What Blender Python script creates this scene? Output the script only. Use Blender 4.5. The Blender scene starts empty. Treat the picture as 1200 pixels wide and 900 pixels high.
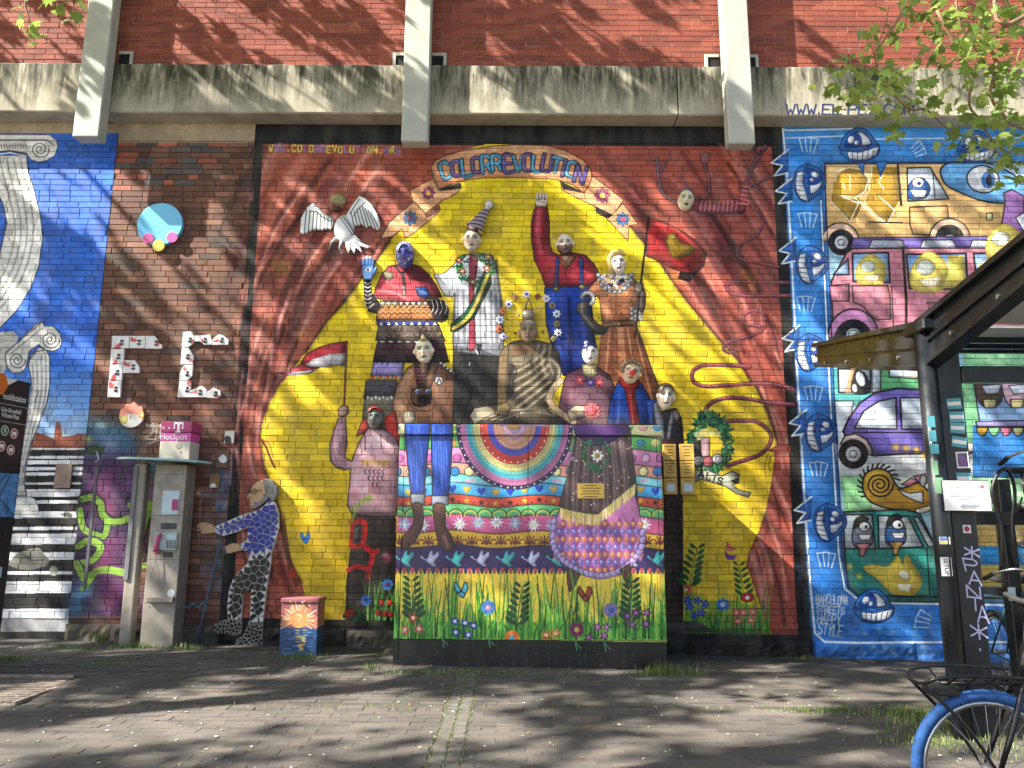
import bpy, math, random
import numpy as np
from mathutils import Vector, Matrix

# ------------------------------------------------------------------ camera
S = bpy.context.scene
R = math.radians
rnd = random.Random(7)
CAM_D, CAM_H, PITCH, ROLL, FPX = 8.5, 1.35, R(10.6), 0.0052, 900.0
cam = bpy.data.cameras.new('camera')
cam.sensor_width = 36.0
cam.lens = 36.0 * FPX / 1200.0
cam.clip_end = 3000
cam_o = bpy.data.objects.new('camera', cam)
CAM_M = Matrix.Rotation(R(90) + PITCH, 3, 'X') @ Matrix.Rotation(ROLL, 3, 'Z')
cam_o.matrix_world = Matrix.Translation((0, -CAM_D, CAM_H)) @ CAM_M.to_4x4()
S.collection.objects.link(cam_o)
S.camera = cam_o

# ------------------------------------------------------------------ light
SUN = Vector((2.6, 1.0, -2.36)).normalized()          # the way the light travels
elev = math.asin(-SUN.z)
azim = math.atan2(-SUN.x, -SUN.y)                      # compass bearing of the sun, from +Y towards +X
w = bpy.data.worlds.new('World'); S.world = w; w.use_nodes = True
nt = w.node_tree
sky = nt.nodes.new('ShaderNodeTexSky'); sky.sky_type = 'NISHITA'; sky.sun_disc = False
sky.sun_elevation = elev; sky.sun_rotation = azim
sky.air_density = 1.0; sky.dust_density = 2.0; sky.ozone_density = 1.0
bg = nt.nodes['Background']; bg.inputs[1].default_value = 0.078
nt.links.new(sky.outputs[0], bg.inputs[0])
sl = bpy.data.lights.new('sun', 'SUN'); sl.energy = 5.0; sl.angle = R(0.5); sl.color = (1.0, 0.94, 0.84)
so = bpy.data.objects.new('sun', sl); so.rotation_euler = SUN.to_track_quat('-Z', 'Y').to_euler()
so.location = (-20, -10, 25); S.collection.objects.link(so)
S.view_settings.view_transform = 'Standard'; S.view_settings.look = 'None'
S.view_settings.exposure = 2.08; S.view_settings.gamma = 1.0
S.render.engine = 'CYCLES'
S.cycles.max_bounces = 6; S.cycles.diffuse_bounces = 4; S.cycles.transparent_max_bounces = 8
S.cycles.use_denoising = True
S.cycles.sample_clamp_indirect = 6.0

# ------------------------------------------------------------------ measuring
CM = np.array(CAM_M)
def ray(u, v):
    return CAM_M @ Vector((u - 600.0, 450.0 - v, -FPX))
def at(u, v, Y=0.0):
    "photo pixel -> point on the vertical plane y = Y"
    d = ray(u, v); t = (Y + CAM_D) / d.y
    return Vector((d.x * t, Y, CAM_H + d.z * t))
def gz(x, y):
    s = max(0.0, min(1.0, (y + 3.2) / 3.2)); s = s * s * (3 - 2 * s)
    return (0.075 - 0.0176 * max(-9, min(9, x))) * s
def gnd(u, v):
    d = ray(u, v); z = 0.0
    for _ in range(6):
        t = (z - CAM_H) / d.z
        z = gz(d.x * t, -CAM_D + d.y * t)
    return Vector((d.x * t, -CAM_D + d.y * t, z))
def lin(c):
    if isinstance(c, str): c = tuple(int(c[i:i + 2], 16) for i in (0, 2, 4))
    return tuple(((x / 255) / 12.92 if x / 255 <= .04045 else ((x / 255 + .055) / 1.055) ** 2.4) for x in c[:3]) + (1.0,)

# ------------------------------------------------------------------ objects
COL = S.collection
OFF = {}
def tag(o, label=None, cat=None, group=None, kind=None):
    for k, v in (('label', label), ('category', cat), ('group', group), ('kind', kind)):
        if v: o[k] = v
    return o
def thing(name, label, cat, loc=(0, 0, 0), group=None, kind=None):
    o = bpy.data.objects.new(name, None); o.empty_display_size = 0.1
    o.location = loc; COL.objects.link(o); OFF[o] = Vector(loc)
    return tag(o, label, cat, group, kind)
class MB:
    def __init__(s): s.v = []; s.f = []; s.m = []; s.mi = 0
    def add(s, vs, fs):
        b = len(s.v); s.v += [tuple(p) for p in vs]
        for f in fs: s.f.append(tuple(b + i for i in f)); s.m.append(s.mi)
        return s
    def box(s, x0, x1, y0, y1, z0, z1, ch=0.0):
        if ch <= 0:
            return s.add([(x0, y0, z0), (x1, y0, z0), (x1, y1, z0), (x0, y1, z0), (x0, y0, z1), (x1, y0, z1), (x1, y1, z1), (x0, y1, z1)],
                         [(0, 3, 2, 1), (4, 5, 6, 7), (0, 1, 5, 4), (1, 2, 6, 5), (2, 3, 7, 6), (3, 0, 4, 7)])
        vs = []; idx = {}
        for ix, (x, sx) in enumerate(((x0, 1), (x1, -1))):
            for iy, (y, sy) in enumerate(((y0, 1), (y1, -1))):
                for iz, (z, sz) in enumerate(((z0, 1), (z1, -1))):
                    for ax in range(3):
                        p = [x + sx * ch, y + sy * ch, z + sz * ch]; p[ax] = (x, y, z)[ax]
                        idx[ix, iy, iz, ax] = len(vs); vs.append(p)
        fs = []
        for ax in range(3):
            a, b = [(1, 2), (2, 0), (0, 1)][ax]
            for e in (0, 1):
                q = []
                for (i, j) in ((0, 0), (1, 0), (1, 1), (0, 1)):
                    k = [0, 0, 0]; k[ax] = e; k[a] = i; k[b] = j
                    q.append(idx[k[0], k[1], k[2], ax])
                fs.append(tuple(q) if e else tuple(reversed(q)))
            for i in (0, 1):
                for j in (0, 1):
                    k0 = [0, 0, 0]; k0[a] = i; k0[b] = j; k1 = list(k0); k1[ax] = 1
                    q = [idx[(*k0, a)], idx[(*k1, a)], idx[(*k1, b)], idx[(*k0, b)]]
                    fs.append(tuple(q) if (i + j) % 2 else tuple(reversed(q)))
        for i in (0, 1):
            for j in (0, 1):
                for k in (0, 1):
                    q = (idx[i, j, k, 0], idx[i, j, k, 1], idx[i, j, k, 2])
                    fs.append(q if (i + j + k) % 2 else tuple(reversed(q)))
        return s.add(vs, fs)
    def prism(s, poly, y0, y1, ch=0.0):
        "polygon [(x,z)] standing in the wall plane, from y1 (back) to y0 (front)"
        n = len(poly)
        if ch > 0:
            cx = sum(p[0] for p in poly) / n; cz = sum(p[1] for p in poly) / n
            L = [(y1, 0), (y0 + ch, 0), (y0, ch)]
        else: L = [(y1, 0), (y0, 0)]
        vs = []
        for (y, c) in L:
            for i, (x, z) in enumerate(poly):
                if c:
                    (xa, za), (xb, zb) = poly[i - 1], poly[(i + 1) % n]
                    tx, tz = xb - xa, zb - za; l = math.hypot(tx, tz) or 1
                    sg = 1 if area(poly) > 0 else -1
                    x, z = x - sg * tz / l * c, z + sg * tx / l * c
                vs.append((x, y, z))
        fs = []
        for k in range(len(L) - 1):
            for i in range(n):
                j = (i + 1) % n
                fs.append((k * n + i, k * n + j, (k + 1) * n + j, (k + 1) * n + i))
        fs.append(tuple(range((len(L) - 1) * n, len(L) * n)))
        fs.append(tuple(reversed(range(n))))
        if area(poly) < 0: fs = [tuple(reversed(f)) for f in fs]
        return s.add(vs, fs)
    def tube(s, path, r, n=8, cap=True):
        path = [Vector(p) for p in path]; m = len(path)
        rs = r if isinstance(r, (list, tuple)) else [r] * m
        t0 = (path[1] - path[0]).normalized()
        up = Vector((0, 0, 1)) if abs(t0.z) < .9 else Vector((1, 0, 0))
        nx = t0.cross(up).normalized(); vs = []
        for i, p in enumerate(path):
            t = (path[min(i + 1, m - 1)] - path[max(i - 1, 0)])
            t = t.normalized() if t.length > 1e-9 else t0
            nx = (nx - t * nx.dot(t)); nx = nx.normalized() if nx.length > 1e-6 else t.orthogonal().normalized()
            ny = t.cross(nx)
            for k in range(n):
                a = 2 * math.pi * k / n
                vs.append(p + (nx * math.cos(a) + ny * math.sin(a)) * rs[i])
        fs = []
        for i in range(m - 1):
            for k in range(n):
                l = (k + 1) % n
                fs.append((i * n + k, i * n + l, (i + 1) * n + l, (i + 1) * n + k))
        if cap: fs += [tuple(reversed(range(n))), tuple(range((m - 1) * n, m * n))]
        return s.add(vs, fs)
    def lathe(s, prof, c=(0, 0, 0), axis='z', n=24, cap=True):
        vs = []
        for (r, h) in prof:
            for k in range(n):
                a = 2 * math.pi * k / n; p, q = r * math.cos(a), r * math.sin(a)
                vs.append({'z': (c[0] + p, c[1] + q, c[2] + h), 'y': (c[0] + q, c[1] + h, c[2] + p), 'x': (c[0] + h, c[1] + p, c[2] + q)}[axis])
        fs = []
        for i in range(len(prof) - 1):
            for k in range(n):
                l = (k + 1) % n
                fs.append((i * n + k, i * n + l, (i + 1) * n + l, (i + 1) * n + k))
        if cap: fs += [tuple(reversed(range(n))), tuple(range((len(prof) - 1) * n, len(prof) * n))]
        return s.add(vs, fs)
    def quad(s, a, b, c, d): return s.add([a, b, c, d], [(0, 1, 2, 3)])
    def build(s, name, mat, parent=None, smooth=False, **kw): return obj(name, s.v, s.f, mat, parent, smooth, s.m, **kw)
def area(p): return .5 * sum(p[i - 1][0] * p[i][1] - p[i][0] * p[i - 1][1] for i in range(len(p)))
def obj(name, vs, fs, mat, parent=None, smooth=False, mi=None, label=None, kind=None):
    off = OFF.get(parent, Vector((0, 0, 0))) if parent else Vector((0, 0, 0))
    me = bpy.data.meshes.new(name)
    me.from_pydata([(p[0] - off.x, p[1] - off.y, p[2] - off.z) for p in vs], [], fs)
    for m in (mat if isinstance(mat, (list, tuple)) else [mat]): me.materials.append(m)
    if mi and max(mi) > 0: me.polygons.foreach_set('material_index', mi)
    if smooth: me.polygons.foreach_set('use_smooth', [True] * len(fs))
    me.update()
    o = bpy.data.objects.new(name, me); COL.objects.link(o)
    if parent: o.parent = parent; OFF[o] = off
    return tag(o, label, kind=kind)
def rawmesh(name, verts, tris, mat, parent=None, smooth=False, kind=None, label=None):
    off = OFF.get(parent, Vector((0, 0, 0))) if parent else Vector((0, 0, 0))
    v = np.asarray(verts, np.float32).reshape(-1, 3) - np.array(off, np.float32)
    t = np.asarray(tris, np.int32); k = t.shape[1]
    me = bpy.data.meshes.new(name)
    me.vertices.add(len(v)); me.vertices.foreach_set('co', v.ravel())
    me.loops.add(t.size); me.loops.foreach_set('vertex_index', t.ravel())
    me.polygons.add(len(t)); me.polygons.foreach_set('loop_start', np.arange(0, t.size, k, dtype=np.int32))
    if smooth: me.polygons.foreach_set('use_smooth', np.ones(len(t), bool))
    me.materials.append(mat); me.update(calc_edges=True); me.validate()
    o = bpy.data.objects.new(name, me); COL.objects.link(o)
    if parent: o.parent = parent; OFF[o] = off
    return tag(o, label, kind=kind)
def font_mesh(name, text, size, mat, M, parent=None, align='CENTER', ext=0.001, bold=0.0):
    c = bpy.data.curves.new(name, 'FONT'); c.body = text; c.size = size; c.align_x = align; c.align_y = 'CENTER'; c.extrude = ext; c.offset = bold
    t = bpy.data.objects.new(name, c); COL.objects.link(t)
    bpy.context.view_layer.update()
    me = bpy.data.meshes.new_from_object(t.evaluated_get(bpy.context.evaluated_depsgraph_get()))
    bpy.data.objects.remove(t); bpy.data.curves.remove(c)
    me.transform(M)
    off = OFF.get(parent, Vector((0, 0, 0))) if parent else Vector((0, 0, 0))
    me.transform(Matrix.Translation(-off)); me.materials.clear(); me.materials.append(mat); me.name = name
    o = bpy.data.objects.new(name, me); COL.objects.link(o)
    if parent: o.parent = parent; OFF[o] = off
    return o
def facing(p, rz=0.0):
    "text lying in a wall-like plane, read from -Y, turned by rz about Z"
    return Matrix.Translation(p) @ Matrix.Rotation(rz, 4, 'Z') @ Matrix.Rotation(R(90), 4, 'X')

# ------------------------------------------------------------------ materials
class NG:
    def __init__(s, name):
        s.m = bpy.data.materials.new(name); s.m.use_nodes = True; s.t = s.m.node_tree
        s.b = s.t.nodes['Principled BSDF']
    def n(s, typ, **kw):
        x = s.t.nodes.new('ShaderNode' + typ)
        for k, v in kw.items(): setattr(x, k, v)
        return x
    def l(s, a, b): s.t.links.new(a, b)
    def pos(s): return s.n('NewGeometry').outputs['Position']
    def noise(s, scale, detail=4.0, rough=.55, vec=None, stretch=None):
        x = s.n('TexNoise'); x.inputs['Scale'].default_value = scale; x.inputs['Detail'].default_value = detail; x.inputs['Roughness'].default_value = rough
        v = vec or s.pos()
        if stretch:
            mp = s.n('Mapping'); mp.inputs['Scale'].default_value = stretch; s.l(v, mp.inputs[0]); v = mp.outputs[0]
        s.l(v, x.inputs['Vector']); return x.outputs[0]
    def ramp(s, fac, stops):
        r = s.n('ValToRGB'); e = r.color_ramp.elements
        while len(e) < len(stops): e.new(0.5)
        for k, (p, c) in enumerate(stops): e[k].position = p; e[k].color = c if len(c) == 4 else tuple(c) + (1,)
        s.l(fac, r.inputs[0]); return r.outputs[0]
    def mix(s, fac, a, b, mode='MIX'):
        x = s.n('Mix', data_type='RGBA', blend_type=mode)
        for sock, val in ((x.inputs[0], fac), (x.inputs[6], a), (x.inputs[7], b)):
            if hasattr(val, 'default_value') or hasattr(val, 'is_output'): s.l(val, sock)
            else: sock.default_value = val
        return x.outputs[2]
    def math(s, op, a, b=None, c=None):
        x = s.n('Math', operation=op)
        for i, val in enumerate((a, b, c)):
            if val is None: continue
            if hasattr(val, 'is_output'): s.l(val, x.inputs[i])
            else: x.inputs[i].default_value = val
        return x.outputs[0]
    def bump(s, h, strength=.3, dist=.01):
        x = s.n('Bump'); x.inputs['Strength'].default_value = strength; x.inputs['Distance'].default_value = dist
        s.l(h, x.inputs['Height']); s.l(x.outputs[0], s.b.inputs['Normal']); return x
    def col(s, c):
        if hasattr(c, 'is_output'): s.l(c, s.b.inputs['Base Color'])
        else: s.b.inputs['Base Color'].default_value = c
    def set(s, **kw):
        for k, v in kw.items(): s.b.inputs[k.replace('_', ' ')].default_value = v
def plain(name, c, rough=.6, var=.12, scale=9.0, metal=0.0, bump=.0, bscale=60.0, spec=.5):
    g = NG(name); c = lin(c) if not isinstance(c, tuple) or max(c) > 1 else c
    n = g.noise(scale, 5)
    d = tuple(x * (1 - var * 1.6) for x in c[:3]) + (1,); h = tuple(min(1, x * (1 + var)) for x in c[:3]) + (1,)
    g.col(g.ramp(n, [(.3, d), (.7, h)]))
    rr = g.ramp(g.noise(scale * 2.3, 3), [(.3, (max(.02, rough - .1),) * 3), (.7, (min(1, rough + .1),) * 3)])
    g.l(rr, g.b.inputs['Roughness']); g.set(Metallic=metal); g.b.inputs['Specular IOR Level'].default_value = spec
    if bump: g.bump(g.noise(bscale, 4), bump, .004)
    return g.m
# ------------------------------------------------------------------ painting (flat print: murals, painted doors), drawn as shapes in wall coordinates
class Canvas:
    def __init__(s, x0, x1, z0, z1, ppm, plane):
        s.x0, s.z1, s.ppm, s.Y = x0, z1, ppm, plane
        s.w, s.h = int((x1 - x0) * ppm), int((z1 - z0) * ppm)
        s.x1, s.z0 = x0 + s.w / ppm, z1 - s.h / ppm
        s.a = np.zeros((s.h, s.w, 3), np.float32)
        s.rs = np.random.RandomState(5)
    def tex(s, pts, Y=None):
        p = np.asarray(pts, float)
        d = np.stack([p[:, 0] - 600, 450 - p[:, 1], np.full(len(p), -FPX)], 1) @ CM.T
        t = ((s.Y if Y is None else Y) + CAM_D) / d[:, 1]
        return np.stack([(d[:, 0] * t - s.x0) * s.ppm, (s.z1 - CAM_H - d[:, 2] * t) * s.ppm], 1)
    def blend(s, y0, x0, al, c):
        h, w = al.shape[:2]
        r = s.a[y0:y0 + h, x0:x0 + w]; al = al[..., None]
        s.a[y0:y0 + h, x0:x0 + w] = r * (1 - al) + al * np.asarray(c, np.float32)
    def bbox(s, q, m):
        x0 = max(0, int(q[:, 0].min() - m)); x1 = min(s.w, int(q[:, 0].max() + m) + 2)
        y0 = max(0, int(q[:, 1].min() - m)); y1 = min(s.h, int(q[:, 1].max() + m) + 2)
        return x0, x1, y0, y1
    def mask(s, q):
        x0, x1, y0, y1 = s.bbox(q, 1)
        if x1 <= x0 or y1 <= y0: return None
        X, Y = np.meshgrid(np.arange(x0, x1) + .5, np.arange(y0, y1) + .5)
        ins = np.zeros(X.shape, bool); n = len(q)
        for i in range(n):
            (ax, ay), (bx, by) = q[i - 1], q[i]
            if ay == by: continue
            c = ((ay > Y) != (by > Y)) & (X < (bx - ax) * (Y - ay) / (by - ay) + ax)
            ins ^= c
        return x0, y0, ins, X, Y
C = None; PY = None; SH = 0.0
def boxblur(m, r):
    for ax in (0, 1):
        for _ in (0, 1):
            p = np.pad(m, [(r + 1, r) if a == ax else (0, 0) for a in (0, 1)]); c = np.cumsum(p, axis=ax, dtype=np.float64)
            n = m.shape[ax]; hi = np.take(c, np.arange(2 * r + 1, 2 * r + 1 + n), axis=ax); lo = np.take(c, np.arange(n), axis=ax)
            m = ((hi - lo) / (2 * r + 1)).astype(np.float32)
    return m
def P(t):
    if isinstance(t, str): return [tuple(float(k) for k in p.split(',')) for p in t.split()]
    return list(t)
def smooth(p, closed=True, k=5):
    p = np.asarray(p, float); n = len(p); out = []
    for i in range(n if closed else n - 1):
        if closed: a, b, c, d = p[i - 1], p[i], p[(i + 1) % n], p[(i + 2) % n]
        else: a, b, c, d = p[max(i - 1, 0)], p[i], p[i + 1], p[min(i + 2, n - 1)]
        for j in range(k):
            t = j / k
            out.append(.5 * (2 * b + (c - a) * t + (2 * a - 5 * b + 4 * c - d) * t * t + (3 * b - a - 3 * c + d) * t ** 3))
    if not closed: out.append(p[-1])
    return np.array(out)
def col3(c): return np.array(c if not isinstance(c, str) else [int(c[i:i + 2], 16) for i in (0, 2, 4)], np.float32) / 255
def F(pts, c, c2=None, ang=90, sm=0, ol=0, oc=(20, 16, 18), al=1.0):
    p = P(pts)
    if sm: p = smooth(p)
    q = C.tex(p, PY); r = C.mask(q)
    if r is None: return
    x0, y0, m, X, Y = r; cc = col3(c)
    if c2 is not None:
        a = R(ang); t = X * math.cos(a) + Y * math.sin(a)
        tm = t[m]
        if len(tm):
            t = np.clip((t - tm.min()) / (np.ptp(tm) + 1e-6), 0, 1)[..., None]
            cc = cc * (1 - t) + col3(c2) * t
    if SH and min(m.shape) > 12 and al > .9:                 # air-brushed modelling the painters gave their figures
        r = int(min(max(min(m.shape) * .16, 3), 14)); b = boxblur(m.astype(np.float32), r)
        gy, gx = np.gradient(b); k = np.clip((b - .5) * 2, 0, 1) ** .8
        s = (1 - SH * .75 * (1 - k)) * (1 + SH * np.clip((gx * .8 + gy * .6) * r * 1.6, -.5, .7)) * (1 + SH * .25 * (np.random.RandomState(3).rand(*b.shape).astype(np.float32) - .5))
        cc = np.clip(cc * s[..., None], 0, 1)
    C.blend(y0, x0, m.astype(np.float32) * al, cc)
    if ol: L(list(map(tuple, p)) + [tuple(p[0])], ol, oc)
def L(pts, wd, c, soft=0, al=1.0, sm=0, w2=None):
    p = P(pts)
    if sm: p = smooth(p, False)
    q = C.tex(p, PY); k = 1.9 * C.ppm / 200.0
    n = len(q) - 1; W = [wd if w2 is None else wd + (w2 - wd) * i / max(1, n - 1) for i in range(n)]
    mg = max(W) * k * (1.6 if soft else .5) + 2
    x0, x1, y0, y1 = C.bbox(q, mg)
    if x1 <= x0 or y1 <= y0: return
    A = np.zeros((y1 - y0, x1 - x0), np.float32)
    for i in range(n):
        a, b = q[i], q[i + 1]; r = W[i] * k / 2; m = r * (3.2 if soft else 1) + 2
        bx0, bx1, by0, by1 = max(x0, int(min(a[0], b[0]) - m)), min(x1, int(max(a[0], b[0]) + m) + 2), max(y0, int(min(a[1], b[1]) - m)), min(y1, int(max(a[1], b[1]) + m) + 2)
        if bx1 <= bx0 or by1 <= by0: continue
        X, Y = np.meshgrid(np.arange(bx0, bx1) + .5, np.arange(by0, by1) + .5)
        d = b - a; l2 = d @ d + 1e-9
        t = np.clip(((X - a[0]) * d[0] + (Y - a[1]) * d[1]) / l2, 0, 1)
        D = np.hypot(X - a[0] - t * d[0], Y - a[1] - t * d[1])
        v = np.exp(-(D / max(r, .6)) ** 2) if soft else np.clip(r - D + .5, 0, 1)
        s = A[by0 - y0:by1 - y0, bx0 - x0:bx1 - x0]; np.maximum(s, v, out=s)
    C.blend(y0, x0, A * al, col3(c))
def ell(cx, cy, rx, ry, rot=0, n=28, a0=0, a1=360):
    r = R(rot); o = []
    for i in range(n + (a1 - a0 < 360)):
        a = R(a0 + (a1 - a0) * i / n); x, y = rx * math.cos(a), ry * math.sin(a)
        o.append((cx + x * math.cos(r) - y * math.sin(r), cy + x * math.sin(r) + y * math.cos(r)))
    return o
def E(cx, cy, rx, ry, c, rot=0, c2=None, ang=90, ol=0, oc=(20, 16, 18), al=1.0): F(ell(cx, cy, rx, ry, rot), c, c2, ang, 0, ol, oc, al)
def spray(cx, cy, r, c, al=.6): L([(cx - .3, cy), (cx + .3, cy)], r * 1.4, c, 1, al)
def flower(cx, cy, r, c, cc=(240, 220, 90), n=8, oc=None, in_=.38):
    for i in range(n):
        a = 6.283 * i / n
        E(cx + r * .62 * math.cos(a), cy + r * .62 * math.sin(a), r * .42, r * .24, c, math.degrees(a), ol=.5 if oc else 0, oc=oc or c)
    E(cx, cy, r * in_, r * in_, cc)
def T(pts, cx, cy, rot=0, s=1.0, fx=1):
    a = R(rot); o = []
    for x, y in P(pts):
        x, y = x * s * fx, y * s
        o.append((cx + x * math.cos(a) - y * math.sin(a), cy + x * math.sin(a) + y * math.cos(a)))
    return o
FONT = dict(A="00 26 40|12 32", B="00 06 36 45 44 33 03|33 42 41 30 00", C="45 36 16 05 01 10 30 41", D="00 06 26 44 42 20 00", E="46 06 00 40|03 33", F="46 06 00|03 33",
  G="45 36 16 05 01 10 30 41 43 23", H="00 06|40 46|03 43", I="20 26", J="36 31 20 10 01", K="00 06|46 03 40", L="06 00 40", M="00 06 23 46 40", N="00 06 40 46",
  O="10 01 05 16 36 45 41 30 10", P="00 06 36 45 44 33 03", R="00 06 36 45 44 33 03|23 40", S="45 36 16 05 04 13 33 42 41 30 10 01", T="06 46|26 20", U="06 01 10 30 41 46",
  V="06 20 46", W="06 10 23 30 46", X="00 46|06 40", Y="06 23 46|23 20", Z="06 46 00 40")
FONT.update({'-': "13 33", '.': "20 21", '*': "20 26|05 41|01 45"})
def glyph(ch):
    return [[(int(p[0]) / 4 - .5, .5 - int(p[1]) / 6) for p in st.split()] for st in FONT.get(ch, '').split('|') if st]
def letter(ch, cx, cy, w, h, wd, c, rot=0, oc=None, ow=1.6):
    for ps in (0, 1):
        if ps == 0 and not oc: continue
        for st in glyph(ch):
            q = T([(x * w, y * h) for x, y in st], cx, cy, rot)
            L(q, wd + ow if ps == 0 else wd, oc if ps == 0 else c, sm=1 if oc else 0)
def write(txt, x0, y0, x1, y1, h, wd, cols, fill=.72, jit=0.0):
    n = len(txt); rot = math.degrees(math.atan2(y1 - y0, x1 - x0))
    for i, ch in enumerate(txt):
        t = (i + .5) / n; c = cols[i % len(cols)] if isinstance(cols, list) else cols
        letter(ch, x0 + (x1 - x0) * t, y0 + (y1 - y0) * t + rnd.uniform(-jit, jit), (x1 - x0) / n * fill, h, wd, c, rot)
def blade(x, y, h, lean, c, w=1.6):
    L([(x, y), (x + lean * .25, y - h * .5), (x + lean, y - h)], w, c, w2=w * .4, sm=1)
def grass(x0, x1, yb, hmin, hmax, n, seed, wide=1.9):
    r = random.Random(seed); G = ['1f5a22', '2f7a2a', '4c9a34', '6bb03c', '17401d', '3a8a3a', '86bd48']
    for i in range(n):
        x = r.uniform(x0, x1); t = r.random()
        blade(x, yb + r.uniform(-3, 1), hmin + (hmax - hmin) * t * t, r.uniform(-9, 9), r.choice(G), r.uniform(1.0, wide))
def fern(x, y, h, lean, c, n=6):
    L([(x, y), (x + lean, y - h)], .8, c)
    for i in range(n):
        t = .25 + .75 * i / (n - 1); px, py = x + lean * t, y - h * t; sz = h * .13 * (1.25 - .5 * t)
        for sd in (-1, 1): E(px + sd * sz * .95, py - sz * .4, sz * .85, sz * .34, c, -sd * 38)
def butterfly(x, y, s, c, oc=(15, 20, 30), rot=0):
    F(T("0,0 -6,-9 -8,-8 -7,-1 -4,3", x, y, rot, s), c, ol=.9, oc=oc); F(T("0,1 3,-9 6,-8 7,-2 4,4", x, y, rot, s), c, ol=.9, oc=oc)
    F(T("-4,3 0,1 4,4 2,8 -2,6", x, y, rot, s), c, ol=.9, oc=oc)
def dove(x, y, s, c):
    F(T("-8,0 -5,-3 -3,-9 0,-11 1,-5 7,-10 8,-5 4,0 2,4 5,7 1,8 -3,5 -6,3", x, y, 0, s), c, sm=1); L(T("-9,0 -13,-3", x, y, 0, s), 1.0, c); E(x - 13 * s, y - 3.5 * s, 1.6 * s, 1.2 * s, c)
def mottle(amount, cell):
    h, w = C.h // cell + 2, C.w // cell + 2
    n = C.rs.rand(h, w).astype(np.float32) - .5
    ys = np.arange(C.h) / cell; xs = np.arange(C.w) / cell
    y0 = ys.astype(int); x0 = xs.astype(int); fy = (ys - y0)[:, None]; fx = (xs - x0)[None]
    N = n[y0][:, x0] * (1 - fy) * (1 - fx) + n[y0 + 1][:, x0] * fy * (1 - fx) + n[y0][:, x0 + 1] * (1 - fy) * fx + n[y0 + 1][:, x0 + 1] * fy * fx
    C.a *= (1 + amount * N[..., None])
def to_image(name):
    im = bpy.data.images.new(name, C.w, C.h, alpha=False)
    px = np.ones((C.h, C.w, 4), np.float32); px[..., :3] = np.clip(C.a[::-1], 0, 1)
    im.pixels.foreach_set(px.ravel()); im.update(); im.pack()
    return im
def painted(name, cv, im, rough=.62, wear=.12, bump=.25, bscale=70, spec=.35, dim=1.0):
    g = NG(name); p = g.pos(); mp = g.n('Mapping')
    sx, sz = 1 / (cv.x1 - cv.x0), 1 / (cv.z1 - cv.z0)
    sep = g.n('SeparateXYZ'); g.l(p, sep.inputs[0]); cmb = g.n('CombineXYZ')
    g.l(g.math('MULTIPLY_ADD', sep.outputs[0], sx, -cv.x0 * sx), cmb.inputs[0]); g.l(g.math('MULTIPLY_ADD', sep.outputs[2], sz, -cv.z0 * sz), cmb.inputs[1])
    t = g.n('TexImage', extension='EXTEND', interpolation='Linear'); t.image = im; g.l(cmb.outputs[0], t.inputs[0])
    n1 = g.ramp(g.noise(5.5, 6, .65), [(.30, (1 - wear,) * 3), (.72, (1 + wear * .3,) * 3)])
    cc = g.mix(1.0, t.outputs[0], n1, 'MULTIPLY')
    dust = g.math('MULTIPLY', g.ramp(g.noise(3.4, 7, .66, stretch=(1.5, 1.5, .45)), [(.42, (0,) * 3), (.75, (1,) * 3)]), wear * 1.5)
    cc = g.mix(dust, cc, lin('7d766a'))
    cc = g.mix(g.math('MULTIPLY', g.ramp(g.noise(46, 5, .7), [(.60, (0,) * 3), (.70, (1,) * 3)]), wear * 2.2), cc, lin('4a423c'))
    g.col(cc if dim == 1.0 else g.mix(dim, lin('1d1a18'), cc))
    g.set(Roughness=rough); g.b.inputs['Specular IOR Level'].default_value = spec
    if bump: g.bump(g.noise(bscale, 5, .6), bump, .004)
    return g.m

# ------------------------------------------------------------------ the wall: coursing
COURSE, BRICK, HEADER, JOINT = 0.0705, 0.243, 0.1215, 0.006
ZTOP = at(600, 147).z                                  # under the concrete beam
X_A = at(139, 158).x; X_B = at(300, 150).x; X_C = at(915, 150).x
XL, XR = -7.6, 7.9
bricks = []                                            # (x, z, length, course)
nrow = int((ZTOP - at(600, 158).z) / COURSE)
zc = ZTOP - 0.23; row = 0
while zc > -0.05:
    r = random.Random(row * 31 + 4); x = XL - r.random() * BRICK
    while x < XR:
        ln = HEADER if r.random() < .22 else BRICK
        bricks.append((x + ln / 2, zc - COURSE / 2, ln - JOINT, row)); x += ln
    zc -= COURSE; row += 1
# ------------------------------------------------------------------ mural wall canvas
WALL = Canvas(-7.4, 7.4, -0.25, ZTOP + 0.05, 200, 0.0)
C = WALL
C.a[:] = col3('5c3a2e')
BT = ['6a4636', '704838', '624034', '68442f', '785040', '5a3c32', '6c4a3a', '7a5442', '644236']
def brick_tones():
    r = random.Random(3)
    for (x, z, ln, row) in bricks:
        if not (X_A - .3 < x < X_B + .3): continue
        c = col3(r.choice(BT)) * r.uniform(.9, 1.12)
        top = row < 9
        if top and r.random() < .55 and x < at(215, 180).x + (9 - row) * .06: c = col3(r.choice(['98503e', 'a45a44', '8c4a3c', '47464a', '54504f']))
        elif r.random() < .06: c = col3('4a3c36')
        x0, x1 = int((x - ln / 2 - C.x0) * 200), int((x + ln / 2 - C.x0) * 200)
        y0, y1 = int((C.z1 - z - .03) * 200), int((C.z1 - z + .03) * 200)
        C.a[y0:y1, x0:x1] = c
brick_tones()
F("-330,138 300,140 300,167.5 -330,166", 'b3a68c', 'a08f72', 90)          # bare concrete lintel
for k in range(40): L([(rnd.uniform(140, 298), 150), (rnd.uniform(140, 298), 166)], .8, '8a7a60', 1, .15)

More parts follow.
